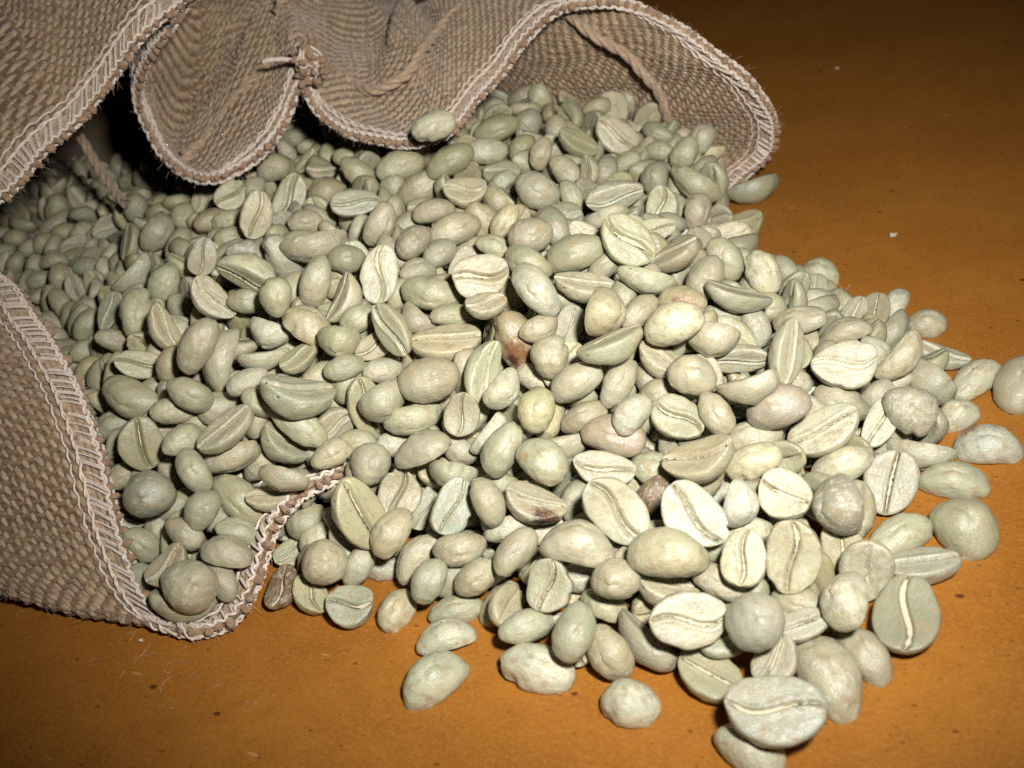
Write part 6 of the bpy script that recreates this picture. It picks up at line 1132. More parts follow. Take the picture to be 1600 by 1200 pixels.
451,2536,141,59,-18,29,-73,46,34 221,2797,148,-30,17,11,93,47,29 -1021,3290,58,-21,-51,59,59,48,31 405,2271,191,48,-35,-3,81,42,27 -401,2839,135,-3,-64,40,66,49,33 -660,2846,104,-25,-14,-7,96,44,28
-242,1882,226,-44,-36,-7,82,41,30 304,1676,177,51,-28,57,-58,41,26 68,1325,43,-44,4,-11,89,50,32 -435,2824,129,37,50,-27,74,39,29 524,2419,31,44,15,56,68,43,30 -778,3177,61,7,1,56,82,41,29
214,1846,177,-24,47,17,83,45,29 -816,1941,66,56,7,47,68,48,30 -1172,2803,32,8,-37,7,92,39,25 -811,2849,44,1,70,29,-65,40,25 440,2088,108,26,-30,-52,76,51,37 0,2083,181,28,61,-18,72,49,34
-1030,2331,44,37,-31,43,76,42,27 -263,3001,131,-28,-18,-23,91,48,34 252,2247,132,-31,-48,30,77,51,35 -633,1868,124,-11,1,62,78,49,35 -37,2388,174,60,-21,11,-77,41,28 -306,1561,79,-13,67,35,-64,51,36
-131,2365,144,7,26,-65,71,43,29 -365,2888,153,41,-32,-25,82,41,27 -925,2410,34,4,2,-8,100,43,30 -238,2619,129,-44,12,-9,88,41,27 -774,3047,40,-12,49,39,78,42,26 -769,2114,104,-14,-7,-31,94,44,32
443,2148,77,10,-2,-57,81,42,29 -913,3101,31,-26,7,-37,89,42,28 -15,2441,161,-19,-26,-14,94,45,30 233,2880,129,3,-54,49,69,47,29 -603,3307,81,29,33,-25,86,40,27 -339,2049,154,-3,-13,57,81,43,29
377,2348,118,-9,-29,-58,76,39,25 -856,2312,58,21,-12,29,93,43,27 -495,1741,190,-34,8,51,78,43,27 -926,2125,45,56,-37,-18,-72,53,37 180,2194,188,-23,36,7,90,47,30 -866,2081,43,55,37,44,61,46,33
228,1371,64,-34,-47,55,61,39,27 -152,2229,152,-23,53,-28,76,40,28 -614,3167,82,39,10,-52,75,50,33 -448,3004,109,53,-11,44,-72,44,31 -322,1933,202,60,-9,35,-71,47,31 30,1881,185,33,49,42,68,44,32
477,1867,40,-42,53,-45,58,50,33 -58,1449,96,-33,-27,21,88,39,27 291,2765,124,-7,1,-32,95,43,28 257,1539,156,19,32,-33,86,47,30 -13,1370,72,36,-45,31,75,41,30 149,3006,136,52,17,-5,84,40,25
289,2141,111,36,-37,34,79,43,30 502,2599,87,53,3,57,63,48,32 220,1768,175,40,37,47,70,47,34 -416,1821,193,56,-24,25,75,52,38 -388,1505,87,66,19,22,-69,39,28 -230,1717,137,33,-43,-55,63,53,35
521,1536,25,58,-16,22,-77,41,25 74,2790,122,55,27,8,-79,50,35 -34,2781,164,56,25,-1,-79,42,27 73,2987,145,25,-55,33,73,45,31 -196,1752,188,40,22,-48,75,43,29 -543,3303,99,-28,6,41,87,41,26
436,1972,31,-17,-32,57,73,44,30 -780,2788,58,-6,63,31,71,51,36 -679,3167,67,53,-33,-8,-77,39,28 551,2353,37,2,-10,35,93,51,37 -869,3025,50,10,-13,-60,78,40,27 -422,3329,115,31,59,42,62,48,35
-506,3097,87,23,-56,-11,79,40,29 373,2780,125,-48,-16,6,86,52,38 14,2825,131,-19,-16,55,80,44,31 152,1879,192,27,38,36,81,48,35 -817,2650,76,-1,42,-15,89,45,29 -646,2110,103,-1,-33,60,73,49,35
-982,2900,39,-43,31,31,79,43,29 -393,2046,225,54,20,20,79,43,28 -598,1928,122,-48,19,-26,82,45,30 479,1778,35,-2,-31,39,87,45,31 -691,2685,97,41,49,-25,73,43,30 169,2337,164,55,-27,43,-66,42,27
-883,2846,55,-32,-14,-21,91,43,29 -529,1683,146,-47,-34,20,79,40,25 -515,1830,140,-32,58,-19,72,43,29 125,2275,154,12,9,52,84,44,33 56,1817,177,-1,48,38,79,42,28 264,1768,137,-20,-35,-62,67,43,30
-453,1501,69,18,28,-30,89,51,33 209,1265,31,-49,-49,24,68,40,25 434,1354,29,54,-45,-26,66,39,27 158,2758,92,-40,43,53,60,46,30 -703,2113,110,-49,-24,19,82,42,28 -267,2174,196,52,24,-21,-79,45,31
8,2762,140,-5,-44,33,84,43,27 -469,2512,126,-29,3,-63,72,46,32 -409,1925,202,45,-11,-29,84,41,26 -153,2280,182,2,10,31,94,42,27 -600,1572,63,-19,46,-54,68,42,27 358,1562,88,6,-28,-24,93,43,27
-239,2337,154,-30,-46,29,78,41,26 -876,2705,46,53,-26,-13,80,43,29 -625,2476,120,54,5,47,-69,41,29 379,2556,147,-16,14,-18,96,43,30 -204,2125,168,-30,-12,-51,80,51,32 592,2557,75,50,11,4,-86,41,26
136,2557,149,33,-36,-42,77,41,28 -10,1314,33,29,-33,0,90,42,28 -344,2201,172,-21,30,-35,86,51,32 315,2942,120,-36,53,-29,71,41,30 -465,2599,151,-45,11,34,82,39,29 -614,3227,75,4,-44,-37,82,53,36
-1188,3395,41,38,-27,3,89,52,37 -111,2642,152,23,-34,54,74,46,32 23,2935,162,-9,36,3,93,47,30 -444,3073,104,-24,-20,-8,94,50,33 -604,2208,151,-8,40,-14,90,47,33 -974,3145,42,43,13,-40,80,49,32
315,2009,78,-38,59,-47,-53,51,33 -711,2485,106,-44,10,6,89,47,33 -508,2022,185,-31,-61,-23,69,44,28 523,1646,55,50,-33,17,-78,52,39 -390,2534,137,-44,-25,55,66,48,33 371,2858,140,-42,-3,-27,87,45,30
473,2674,124,63,19,-12,74,51,38 -65,2977,131,28,45,-14,83,52,36 237,2084,164,-26,2,41,87,43,29 -813,2673,32,-11,21,9,97,42,30 -44,2872,144,-47,33,8,82,47,34 139,1695,205,14,60,-55,57,40,27
177,2864,140,-42,10,-26,86,45,32 -735,2932,58,-26,-10,62,73,41,30 -11,1894,168,51,24,37,74,45,28 73,1964,172,-20,-10,-38,90,45,31 -573,3088,90,-6,-7,-34,93,50,32 -814,2977,54,63,-30,22,69,42,27
3,3031,132,-11,-14,-26,95,41,30 82,2087,173,30,4,6,95,45,33 347,2288,150,29,49,-19,80,50,32 172,2446,161,53,15,18,-82,45,28 -179,2338,156,-46,47,-51,55,45,29 -1208,3144,33,-24,19,-51,80,49,32
-354,3240,107,53,13,-22,81,43,29 -930,2291,29,60,4,-10,79,40,27 -326,2519,127,-13,54,-22,80,41,30 -591,2639,118,6,49,-31,81,50,31 413,1642,73,29,7,0,95,46,31 170,2944,129,-25,29,63,67,51,34
357,1872,103,59,11,-1,-80,42,30 -34,1501,71,11,-12,-7,98,43,32 -548,2409,139,-16,-4,-54,83,43,30 -512,1474,69,36,9,-32,87,41,26 -317,1993,171,-29,39,-41,77,42,28 40,1775,166,32,-51,48,63,42,27
-659,2199,110,-2,37,-28,89,45,31 -136,1442,58,24,57,21,76,42,26 -688,1906,79,29,-17,29,90,52,37 -547,3171,92,34,49,18,78,42,29 -445,2755,109,42,1,-34,85,48,34 -528,3203,124,64,23,24,69,40,25
-565,2374,123,-16,58,41,68,44,28 -396,2719,145,11,64,49,-58,42,29 -1262,3170,34,60,24,-20,73,42,29 -359,3119,119,-6,9,65,75,52,38 -485,1604,137,-40,39,-29,78,41,28 155,1300,38,-18,21,23,93,53,35
272,2523,126,36,-42,-39,74,48,30 -388,1567,128,51,-47,36,-63,42,28 -202,2444,163,22,7,0,97,40,26 -723,3132,68,-17,30,4,94,47,34 -432,1951,178,42,26,-33,81,39,28 -768,2279,74,41,10,35,84,39,25
-211,1564,74,1,47,59,65,49,35 -847,2528,74,61,-23,1,-76,40,25 -764,2558,97,-24,-64,15,72,50,36 49,2326,170,-33,25,-9,90,51,37 154,1473,98,46,-31,38,74,51,36 -203,3000,132,19,-36,-10,91,42,30
89,1505,133,53,28,-23,77,47,32 -278,3094,139,47,-32,26,78,50,32 145,1972,177,59,4,27,-76,40,29 -78,1940,204,31,42,-34,78,44,28 -155,1680,160,53,25,8,-80,52,38 11,2223,192,-12,-10,-34,93,42,27
268,1334,73,-38,-7,0,92,44,29 -265,2098,190,6,62,53,-58,42,29 -733,1860,76,-6,39,25,88,42,27 -561,2234,167,19,-3,31,93,40,27 -115,2179,167,5,56,54,63,51,34 526,2527,39,8,-39,-25,88,47,31
50,1672,169,57,-38,-24,69,43,28 -145,2036,196,9,0,69,72,40,29 -506,1887,143,13,-54,-20,81,45,29 -5,1557,124,7,-44,-6,89,49,31 -522,2775,109,33,38,-52,69,52,38 -323,2896,107,21,12,-31,92,47,31
-766,2331,101,35,-48,4,80,41,26 -405,2673,133,1,69,-35,63,50,36 -1043,3336,41,61,-32,39,-61,49,35 319,1249,33,-30,-58,32,69,40,28 417,1528,64,50,-12,-30,80,53,34 -163,2697,155,11,-51,-56,65,42,26
-786,3116,38,55,6,-12,-82,52,38 -609,2753,103,44,-32,-19,82,44,29 -126,1870,200,45,-15,-52,71,42,31 -1166,3338,30,5,-23,18,96,40,27 -727,1684,50,-32,-17,-15,92,47,29 551,1942,38,28,60,53,-53,40,27
-558,1759,126,33,-18,14,92,46,31 156,1588,116,49,14,33,79,41,28 -673,1674,88,20,-10,-21,95,43,27 -208,1484,55,-34,2,-17,92,45,28 -506,2433,129,-16,-52,-44,72,40,27 -656,1990,109,51,-47,-2,-72,42,29
-99,2882,119,-21,54,29,76,52,33 -134,2578,125,54,35,28,-72,40,28 -787,2902,88,-42,-8,16,89,39,25 -275,2763,158,3,-68,-1,73,40,26 398,1949,88,63,-10,-23,-73,48,32 113,1383,59,4,67,51,-54,52,36
343,2394,106,60,23,22,-73,41,30 -603,1633,70,9,-18,-52,83,47,29 -443,2257,190,7,43,-3,90,39,28 241,1658,142,20,-51,-53,64,45,30 -659,1485,30,16,18,48,84,41,29 -841,2897,48,24,6,56,79,40,28
-739,2388,107,52,-37,-19,75,46,29 133,2143,179,66,-8,-45,-60,41,25 468,2534,82,-16,2,-37,91,46,30 -819,2425,42,-27,33,40,81,47,34 -189,2905,140,6,21,-19,96,43,28 -241,2258,168,69,-9,34,-63,40,26
-409,3057,81,20,-54,39,72,40,28 -671,1579,51,-3,-29,16,94,42,26 -94,1768,149,21,48,-15,84,40,25 -319,2568,147,-22,22,-64,71,41,29 -588,1671,118,55,-22,22,78,49,33 -65,2804,121,46,19,-33,81,43,29
-399,2132,184,43,52,-13,72,47,33 -253,1663,152,-31,7,59,74,42,26 -961,3288,48,38,-22,-53,72,51,32 411,2500,94,20,-28,18,92,44,29 -596,2751,154,-31,-13,28,90,43,28 -336,1516,109,59,7,-54,-59,42,29
409,2563,100,54,29,30,-73,43,30 -144,2965,129,-23,12,23,94,50,33 -207,2510,135,-39,-34,51,69,53,35 -506,2480,157,9,31,48,82,41,27 -81,2241,152,-31,-37,-41,77,45,28 -947,3036,33,67,2,-51,54,40,26
474,1420,31,50,-3,43,-75,40,26 -1345,3195,32,58,-10,41,-69,41,27 279,1586,121,-23,-50,25,80,42,29 -736,2997,42,-37,41,0,83,42,30 436,1770,66,50,-39,-27,72,42,29 -562,3033,80,42,-8,58,69,43,27
-59,1337,55,69,8,16,-70,40,25 245,2414,123,-29,54,-2,79,42,31 -674,2272,151,-42,-37,32,76,44,28 -628,2273,124,61,33,50,53,39,29 115,3083,122,-15,-43,59,67,46,33 -78,2545,137,-38,-2,54,75,40,28
409,1756,81,22,47,51,69,39,25 -496,1952,165,55,11,-33,-76,42,29 -656,3096,76,44,-51,0,74,49,31 -564,2154,128,58,33,34,-67,49,31 -611,2517,97,3,-8,-20,98,43,31 -701,2999,72,50,12,-39,-76,44,28
92,2689,131,34,-20,34,85,47,30 -326,2850,121,-30,37,61,64,41,26 282,2850,133,-14,25,-30,91,44,30 477,1701,32,64,2,-4,76,47,32 -625,2921,60,5,61,-46,64,53,35 614,2601,52,26,-43,-16,85,53,39
168,1637,165,19,27,-64,69,43,29 142,2205,181,1,47,-31,83,44,31 -550,2116,149,-35,-54,-45,63,42,27 119,2622,119,4,35,52,78,40,26 340,2217,143,-49,-34,-50,63,42,27 -372,2970,101,33,-45,24,80,49,33
-497,1540,65,44,31,8,84,42,30 -33,2950,142,54,16,8,-82,45,32 45,2881,120,30,-18,31,88,46,33 -171,1607,123,38,16,59,69,48,34 -1311,3003,27,29,-31,-56,71,40,27 -1014,3241,33,-33,29,25,86,39,27
-83,2758,110,6,-8,48,87,42,27 -113,1294,28,30,-3,-63,72,40,27 227,2724,114,-11,-13,-66,73,47,33 328,1335,55,42,-34,40,74,47,31 -504,2867,111,35,22,-57,70,49,34 -794,2481,73,-1,-30,54,79,47,34
-735,3058,68,41,0,-21,89,49,36 -416,3255,120,-41,-11,-30,85,41,26 77,2371,144,23,-25,-57,75,39,26 19,2024,167,50,-10,8,-85,51,36 -426,1627,103,-20,-14,54,81,41,29 -55,2606,156,26,55,48,64,39,27
-790,2519,42,15,41,-7,90,42,27 293,1868,95,51,20,-49,-68,40,29 -84,2920,139,-37,41,33,77,41,29 178,2484,101,-12,-61,-48,62,42,29 -268,2495,159,-29,55,-23,75,46,29 235,2500,141,-6,-50,-26,82,50,35
-306,3185,116,-32,62,-26,67,44,32 489,2244,80,38,56,-32,66,41,27 327,2605,141,-21,56,34,72,40,25 -7,2643,141,-38,-57,21,70,45,29 -1214,2971,27,34,-33,-28,84,40,25 434,2749,116,-36,32,24,84,39,28
-506,3240,89,44,3,-35,83,41,27 414,2251,74,-6,7,39,92,45,29 222,2215,186,55,31,6,78,39,25 -203,3107,112,14,46,-52,70,52,33 -799,1865,51,-38,27,-25,85,43,31 282,1398,109,-5,9,-16,98,41,26
-144,2808,131,-8,-7,-19,98,40,28 420,1864,56,38,-21,35,83,41,27 -333,1454,33,-45,-18,32,81,40,26 -62,2003,178,35,27,18,88,49,35 -527,1358,38,54,34,-16,75,45,32 -161,1881,174,14,45,8,88,42,29
-471,2669,108,-35,32,-22,85,43,28 301,2329,106,39,-53,38,65,41,29 -855,2215,28,64,9,-25,-72,43,28 -903,2998,51,33,-1,-61,71,40,28 -326,3050,96,36,-43,0,82,40,25 438,2466,69,57,-10,27,77,46,30
-892,3206,56,-3,25,-41,88,40,27 -273,3147,119,52,-18,-49,68,41,27 9,1656,168,-2,65,-46,-61,41,27 -376,2594,130,12,10,-29,94,42,29 -325,2332,147,67,-21,38,-61,53,33 58,1465,86,47,49,10,72,47,31
112,1652,151,-13,58,9,80,42,27 -543,2557,90,-27,45,59,61,42,27 -318,1819,202,46,-29,-1,84,41,26 120,2929,113,-13,57,41,70,45,29 -528,2739,81,41,-10,62,66,46,31 -837,2778,33,-32,54,-52,58,44,32
-587,1827,85,-19,-65,2,73,46,29 -328,2147,143,-40,22,53,71,44,32 75,2772,158,37,18,2,91,42,29 240,1430,86,46,5,-54,70,42,29 -914,2523,34,-23,9,65,72,43,31 112,2418,138,3,56,21,80,43,28
212,1522,109,-2,-55,-49,68,43,27 -685,1788,62,-4,47,40,79,42,29 -94,2699,115,17,22,-34,90,51,37 494,2610,151,69,-15,-28,66,45,32 -110,2326,172,10,24,23,94,51,36 35,2693,143,-42,52,6,74,41,26
-637,2636,82,28,36,61,65,44,28 -210,1624,170,57,1,2,-82,39,25 -382,1638,146,57,20,17,78,43,27 -630,1412,34,58,-32,4,-75,44,29 105,2989,98,63,-20,26,70,41,27 -500,2250,166,-49,-44,-40,64,45,30
-622,2991,77,-48,5,-15,86,49,30 -119,2452,152,15,18,-69,69,45,28 339,1953,88,-17,-47,-1,87,43,30 -466,2078,184,42,-23,3,88,47,34 -395,2361,116,25,-7,59,76,47,34 -662,1641,44,35,11,-15,92,40,26
352,2552,101,60,-2,18,-78,41,27 -224,2386,149,62,2,-54,57,45,31 -472,3287,94,9,-2,29,95,44,30 -456,1909,181,-10,22,-38,89,39,26 132,2132,123,-35,-42,33,77,40,27 -715,2762,65,-34,-2,-6,94,49,34
-507,2554,126,3,-55,41,72,39,26 435,2822,121,45,24,23,83,40,29 329,2803,167,60,14,13,78,41,28 -398,3336,92,62,32,4,-71,43,29 -1336,2835,37,12,-41,32,85,42,27 -1065,3085,32,-44,-25,58,64,48,32
-1294,3213,32,-48,40,-33,71,41,28 -430,2285,153,-3,-33,-53,78,46,30 -9,2534,148,-34,-8,-43,84,42,26 -393,2317,163,20,-20,-49,82,39,25 -298,2290,174,64,24,27,-67,40,28 -847,2369,44,-27,12,26,92,42,26
-696,2590,87,-6,13,-38,92,44,30 294,1729,122,25,22,65,69,39,27 -937,2872,31,-40,8,19,89,40,26 -296,2664,148,16,-24,-64,71,42,27 82,1890,177,10,6,21,97,39,25 -745,1666,76,64,26,-32,-65,39,28
539,2485,42,-24,36,52,74,40,28 38,2271,156,-20,-2,54,82,45,29 -342,1793,187,31,-1,44,84,45,29 192,1700,168,60,-30,21,71,47,35 -565,2862,89,57,6,-24,79,42,30 -217,2221,184,-3,5,-10,99,41,30
112,2854,99,41,-54,-45,58,46,32 324,1645,129,7,15,20,97,45,28 -488,3178,77,-10,-33,47,82,41,27 86,2034,130,45,42,53,58,44,28 -422,3160,95,-19,27,-49,81,40,25 -494,2119,139,59,34,-25,69,44,28
392,2622,125,-4,64,-32,69,47,30 -244,1921,170,30,12,54,78,42,30 223,1140,34,45,-35,-29,77,47,33 -811,2127,61,35,19,-7,91,40,29 -440,3345,50,12,62,35,69,39,28 497,2093,98,19,-26,-65,69,41,30
-82,2086,175,-17,-40,59,68,49,35 -758,2364,35,36,40,37,75,50,34 -629,1815,106,22,1,38,90,45,31 -626,2705,60,-14,-27,-56,77,45,30 374,2923,114,42,-52,36,65,43,29 -500,2847,132,-7,38,63,67,41,27
-20,1941,206,59,-32,19,72,43,29 -209,1992,158,-45,-51,1,73,39,25 -288,1906,216,24,19,-16,94,40,27 -719,1873,142,50,-34,-11,-79,40,26 102,1918,158,38,25,-59,66,42,29 -610,2062,139,26,-13,7,95,39,28
-557,3349,80,-6,-63,-13,76,40,26 -150,2669,107,-43,27,43,75,42,30 -276,2558,123,-30,-57,7,76,47,30 -880,3259,45,-26,34,-51,75,40,29 -463,1565,94,-27,47,-3,84,49,32 -219,2257,222,58,10,22,78,40,27
-810,2727,57,-25,8,17,95,42,28 -185,2762,117,27,11,-67,68,44,32 -230,3176,78,65,-23,36,62,43,29 -1384,2829,42,7,70,42,-57,42,28 -592,2949,112,-36,8,65,67,40,29 -28,1780,153,-34,-50,50,62,46,34
-194,2906,97,-7,16,20,96,48,34 2,2463,108,-46,-39,-50,62,53,37 129,2081,149,-25,-39,-15,87,44,29 524,2766,69,18,50,14,84,43,30 404,2871,80,46,45,-38,67,47,31 -719,2820,33,6,20,24,95,45,32
-193,1940,167,12,1,-11,99,42,28 555,2633,68,18,9,21,96,41,26 -4,2172,162,-13,-39,-8,91,43,29 159,2914,72,23,-33,29,87,45,32 -30,1974,106,-11,-48,-47,73,52,34 -18,2836,92,-35,-19,-30,86,43,28
-624,2882,69,50,-35,29,74,40,27 33,1399,46,2,-22,-46,86,52,37 -540,2951,68,-47,-9,-39,79,42,27 -229,3227,64,-37,7,-44,82,40,25 -682,3237,32,26,53,55,60,44,31 181,2257,116,68,17,25,67,47,29
443,2933,97,2,-24,-52,82,48,34 31,3089,108,59,-9,8,-80,44,27 -107,3021,94,32,32,13,88,44,29 -269,2750,73,3,-64,41,65,44,27 295,2453,101,3,-34,-66,67,39,28 -519,2619,124,53,-43,19,71,41,26
-191,2981,90,-23,20,30,90,45,31 345,2797,86,36,40,28,80,42,26 -344,3360,62,-22,3,-50,84,45,31 -417,3243,44,-16,60,-7,78,46,29 174,2436,106,21,-13,-51,82,51,32 34,2086,110,33,-53,50,60,43,29
-743,1931,38,-15,25,25,92,49,33 -171,2077,164,4,-15,13,98,44,29 -454,1765,148,42,24,-14,86,50,36 -479,3402,47,-18,-40,21,87,49,36 -807,3247,40,11,13,-49,86,51,34 48,2613,113,27,-56,10,78,41,28
346,1686,68,24,-66,21,68,48,34 272,2907,85,61,-6,51,-60,47,33 -526,1617,85,59,7,-9,-80,49,31 -74,2481,117,53,22,52,-64,51,36 120,3158,92,69,14,21,-68,46,32 72,2956,92,52,-38,-14,-75,46,31
326,2704,99,55,-15,28,77,51,36 -421,2455,133,-23,-37,23,87,45,31 550,2576,37,10,-7,-52,84,42,29 -332,2651,116,3,-5,14,99,42,29 506,2902,55,15,53,-24,80,42,26 206,2978,89,15,15,60,77,40,28
138,2023,129,48,9,-50,72,41,29 220,2567,97,44,26,30,81,43,28 -114,2121,155,9,-24,46,85,41,27 -862,2602,39,-23,-24,8,94,52,37 338,1525,41,16,9,48,86,51,37 349,2860,66,-19,31,-26,89,41,30
574,2677,47,-17,-37,7,91,53,33 274,2065,111,-33,28,-50,75,39,28 -45,2563,82,15,68,-24,-68,41,29 -607,3360,39,4,-34,-64,69,41,28 -289,1854,163,-14,-19,43,87,48,31 -130,1843,136,-34,-3,52,78,43,30
479,2374,58,37,-48,22,77,45,29 -624,1706,48,38,23,24,86,47,34 14,2987,104,-3,10,2,99,42,28 -612,1958,69,45,20,-58,65,41,27 -65,1645,130,-30,11,4,95,40,26 -562,2976,51,-30,43,-50,70,42,27
-495,3019,66,-17,50,-38,76,45,29 243,2618,98,7,-21,-34,92,51,38 -209,3051,85,8,53,-49,69,48,32 69,3169,76,38,40,33,77,51,34 404,2072,54,-21,32,49,78,47,30 -369,2087,150,44,-11,51,73,52,32
-724,3164,27,65,5,6,-76,41,27 -471,2916,71,-27,14,-63,71,50,35 291,3026,95,61,1,2,-79,42,31 -406,3386,62,-34,-23,-19,89,48,33 6,2538,99,-3,-47,34,82,47,30 5,2390,124,25,-54,-40,70,46,30
-372,3214,42,51,28,-5,-81,52,35 -89,3071,100,-15,-48,-19,84,46,31 -714,2542,73,19,-44,60,64,42,26 332,2474,61,32,17,-8,93,48,32 -754,1739,29,1,3,19,98,45,30 -383,2172,133,60,-2,-10,-79,40,29
-334,3018,89,0,42,51,75,41,30 115,1545,118,45,-25,-57,64,42,29 49,1597,121,11,-57,17,80,43,29 103,1753,151,70,-4,-44,56,41,27 422,1904,30,-22,-7,-51,83,39,28 455,2339,46,-26,33,43,80,52,38
-370,2402,146,28,20,18,92,48,31 -772,2618,56,-40,8,11,90,39,25 -802,1964,42,6,69,36,-62,45,28 212,2186,118,-37,-41,-35,75,42,28 -258,2286,110,38,-26,27,84,46,34 -241,2151,142,-3,67,-36,65,39,26
-711,2251,96,20,49,38,75,41,26 -137,1996,145,-49,-8,10,86,43,27 -88,1619,87,-25,-15,23,93,43,29 -149,2320,126,29,56,-7,77,40,27 -533,2489,93,54,17,12,82,45,32 -400,1456,32,50,8,8,-86,49,31
326,1414,46,28,65,2,71,48,31 -274,1502,33,-10,6,43,89,44,31 -687,2627,45,-36,19,-4,91,44,32 -2,2662,103,35,-8,-44,82,43,32 298,2832,57,17,49,53,67,49,36 -127,1904,155,47,25,-58,61,40,28
32,1516,84,23,0,-51,83,45,29 183,3070,88,-31,40,-57,65,41,30 -1090,2962,32,-22,63,-37,64,39,28 -662,2803,50,59,-7,-44,68,44,27 -523,2344,98,-3,64,50,-59,47,32 -31,2315,163,-44,-26,1,86,42,31
506,2217,44,-33,21,23,89,40,26 394,1820,83,66,2,43,61,39,25 -82,2199,159,23,-41,6,88,41,26 196,2028,144,49,-21,44,72,43,29 -71,1888,143,54,-8,-11,83,42,27 -251,2450,131,33,10,29,89,39,27
-238,2617,55,4,54,46,70,47,34 -33,1607,127,-7,-28,45,84,49,32 137,2665,107,-12,-8,55,82,46,31 162,1748,127,2,45,37,81,41,28 -210,2828,100,66,-22,-39,60,42,26 -719,1809,44,3,61,15,78,45,31
447,2199,52,61,-12,-14,77,39,29 -374,1719,127,34,-33,39,79,45,32 -214,2698,102,-46,11,-60,65,51,32 -332,3295,62,-30,-8,64,71,47,32 -306,3164,45,30,-36,54,70,50,34 -729,3241,35,-45,35,-46,68,49,33
-280,3071,60,18,61,-15,75,42,28 -676,3321,47,-36,-39,-41,74,51,34 -910,2942,27,-17,-17,19,95,41,27 406,2706,109,-13,46,-10,87,47,30 -660,3048,38,43,-4,57,70,50,32 115,1800,141,49,15,-59,63,52,38
200,1630,123,49,-8,-14,86,39,25 -472,1685,98,18,66,0,73,47,32 -253,1634,79,-34,34,-34,81,44,28 -785,2935,30,14,3,18,97,46,31 -581,2090,84,-25,-9,-37,89,43,31 139,3048,70,-19,21,-12,95,43,30
-38,3107,83,30,-12,65,68,45,32 -469,1842,142,-37,60,21,67,40,28 295,1947,95,-5,-38,65,66,42,29 361,3026,69,29,-8,22,93,51,37 -692,2162,85,3,22,-7,97,48,32 -339,2727,93,-23,59,-2,77,40,29
-613,3172,34,26,-7,-18,95,48,35 -271,2899,89,43,-18,-61,64,42,28 -289,2324,113,29,-60,31,68,41,27 -164,2396,111,27,65,-14,70,40,25 -431,2186,156,21,44,-43,76,42,29 -515,3208,35,-30,-23,-2,93,47,31
-116,3144,79,32,-5,-45,83,45,30 -533,2221,106,-29,55,-33,71,44,29 -162,3178,74,6,59,-44,68,48,32 215,1832,132,63,-16,29,70,40,29 -175,3034,130,44,20,-50,72,48,33 286,2366,79,12,-7,49,86,41,29
265,1388,41,-23,-50,23,80,50,31 235,2134,148,1,-10,-46,88,45,29 -555,2414,82,59,-26,-51,57,41,27 -503,3333,54,40,24,-10,88,44,30 15,2769,65,39,42,-51,64,50,34 252,1530,83,38,-54,17,73,42,29
87,1455,70,-43,-52,26,69,41,29 -403,2891,95,45,44,46,63,45,31 -785,2412,86,58,-33,-4,75,39,28 -74,2608,101,-48,-7,-16,86,46,32 -677,2269,88,45,-27,-58,62,43,27 -466,2810,79,28,9,-25,92,41,29
414,2192,85,-28,-51,-50,64,41,30 491,2060,46,-41,39,55,62,47,32 -807,2091,28,20,-8,68,71,41,25 -16,2888,51,6,-5,61,79,50,32 -365,3115,75,40,4,0,91,46,33 43,2444,85,-33,-41,46,72,52,33
-579,2295,130,58,-5,2,-81,53,33 -602,1901,85,45,6,9,88,41,26 -3,3143,88,34,1,-46,82,48,33 392,2299,87,24,-39,-34,82,40,29 -548,1524,58,7,34,23,91,41,30 104,2720,104,44,18,-57,67,43,31
-101,1484,47,-5,48,-20,85,45,33 98,2133,134,-37,59,48,53,42,26 43,1849,121,26,-20,-46,83,50,36 -441,2025,142,35,5,63,70,41,27 -243,1628,121,-5,36,33,87,44,31 -366,1882,174,57,-22,-50,-62,50,33
-377,2679,61,-34,-49,-53,60,52,35 503,2822,83,2,-28,-46,84,48,34 -175,2156,131,54,0,13,-83,46,33 149,2334,102,-30,-5,-43,85,45,28 -15,3031,88,33,25,-25,88,41,27 273,1988,122,-8,-43,-42,80,44,29
250,3000,120,51,26,29,-77,44,30 168,1969,137,-1,-29,22,93,49,34 446,2637,66,44,26,17,84,42,30 410,1705,53,-4,-33,40,85,45,30 172,2557,134,11,-39,3,91,41,26 280,2216,97,17,-50,-19,83,43,31
-760,2142,40,-14,-41,41,80,42,31 430,2397,64,-6,64,49,60,50,34 -478,2290,114,-41,20,-40,80,46,28 88,2181,128,9,68,-30,-66,39,28 -688,2462,54,-41,17,10,89,53,34 -715,2362,70,41,3,-2,91,47,33
347,1730,93,-26,10,14,95,40,27 334,2651,89,-43,25,57,66,39,27 -629,2406,85,54,-21,29,76,47,31 -378,1580,32,37,20,60,68,41,28 -317,2392,92,21,-21,52,80,43,30 -11,2229,131,26,17,-60,74,47,30
430,1609,36,-43,27,17,85,45,30 -534,2071,127,67,0,-42,-61,45,28 -61,1713,114,-13,20,-2,97,52,37 -226,2038,153,-19,-37,-44,79,39,27 -332,1625,109,-21,-27,-42,84,39,28 -536,1693,92,-24,-16,-68,68,39,26
319,2589,84,55,18,14,80,44,31 -266,2836,99,-38,-15,3,91,45,30 -528,3150,45,0,17,16,97,41,28 -508,3290,38,-27,61,44,60,39,24 -608,3046,32,56,25,-6,-78,44,30 -666,2948,39,54,38,-8,75,46,33
314,1786,81,4,63,49,60,40,28 354,2416,73,14,-19,-58,78,40,27 374,2029,59,-1,58,12,81,47,31 125,2494,115,69,-4,36,-63,46,30 -121,2986,64,1,46,45,77,41,27 -495,2154,112,-47,-51,-36,63,42,26
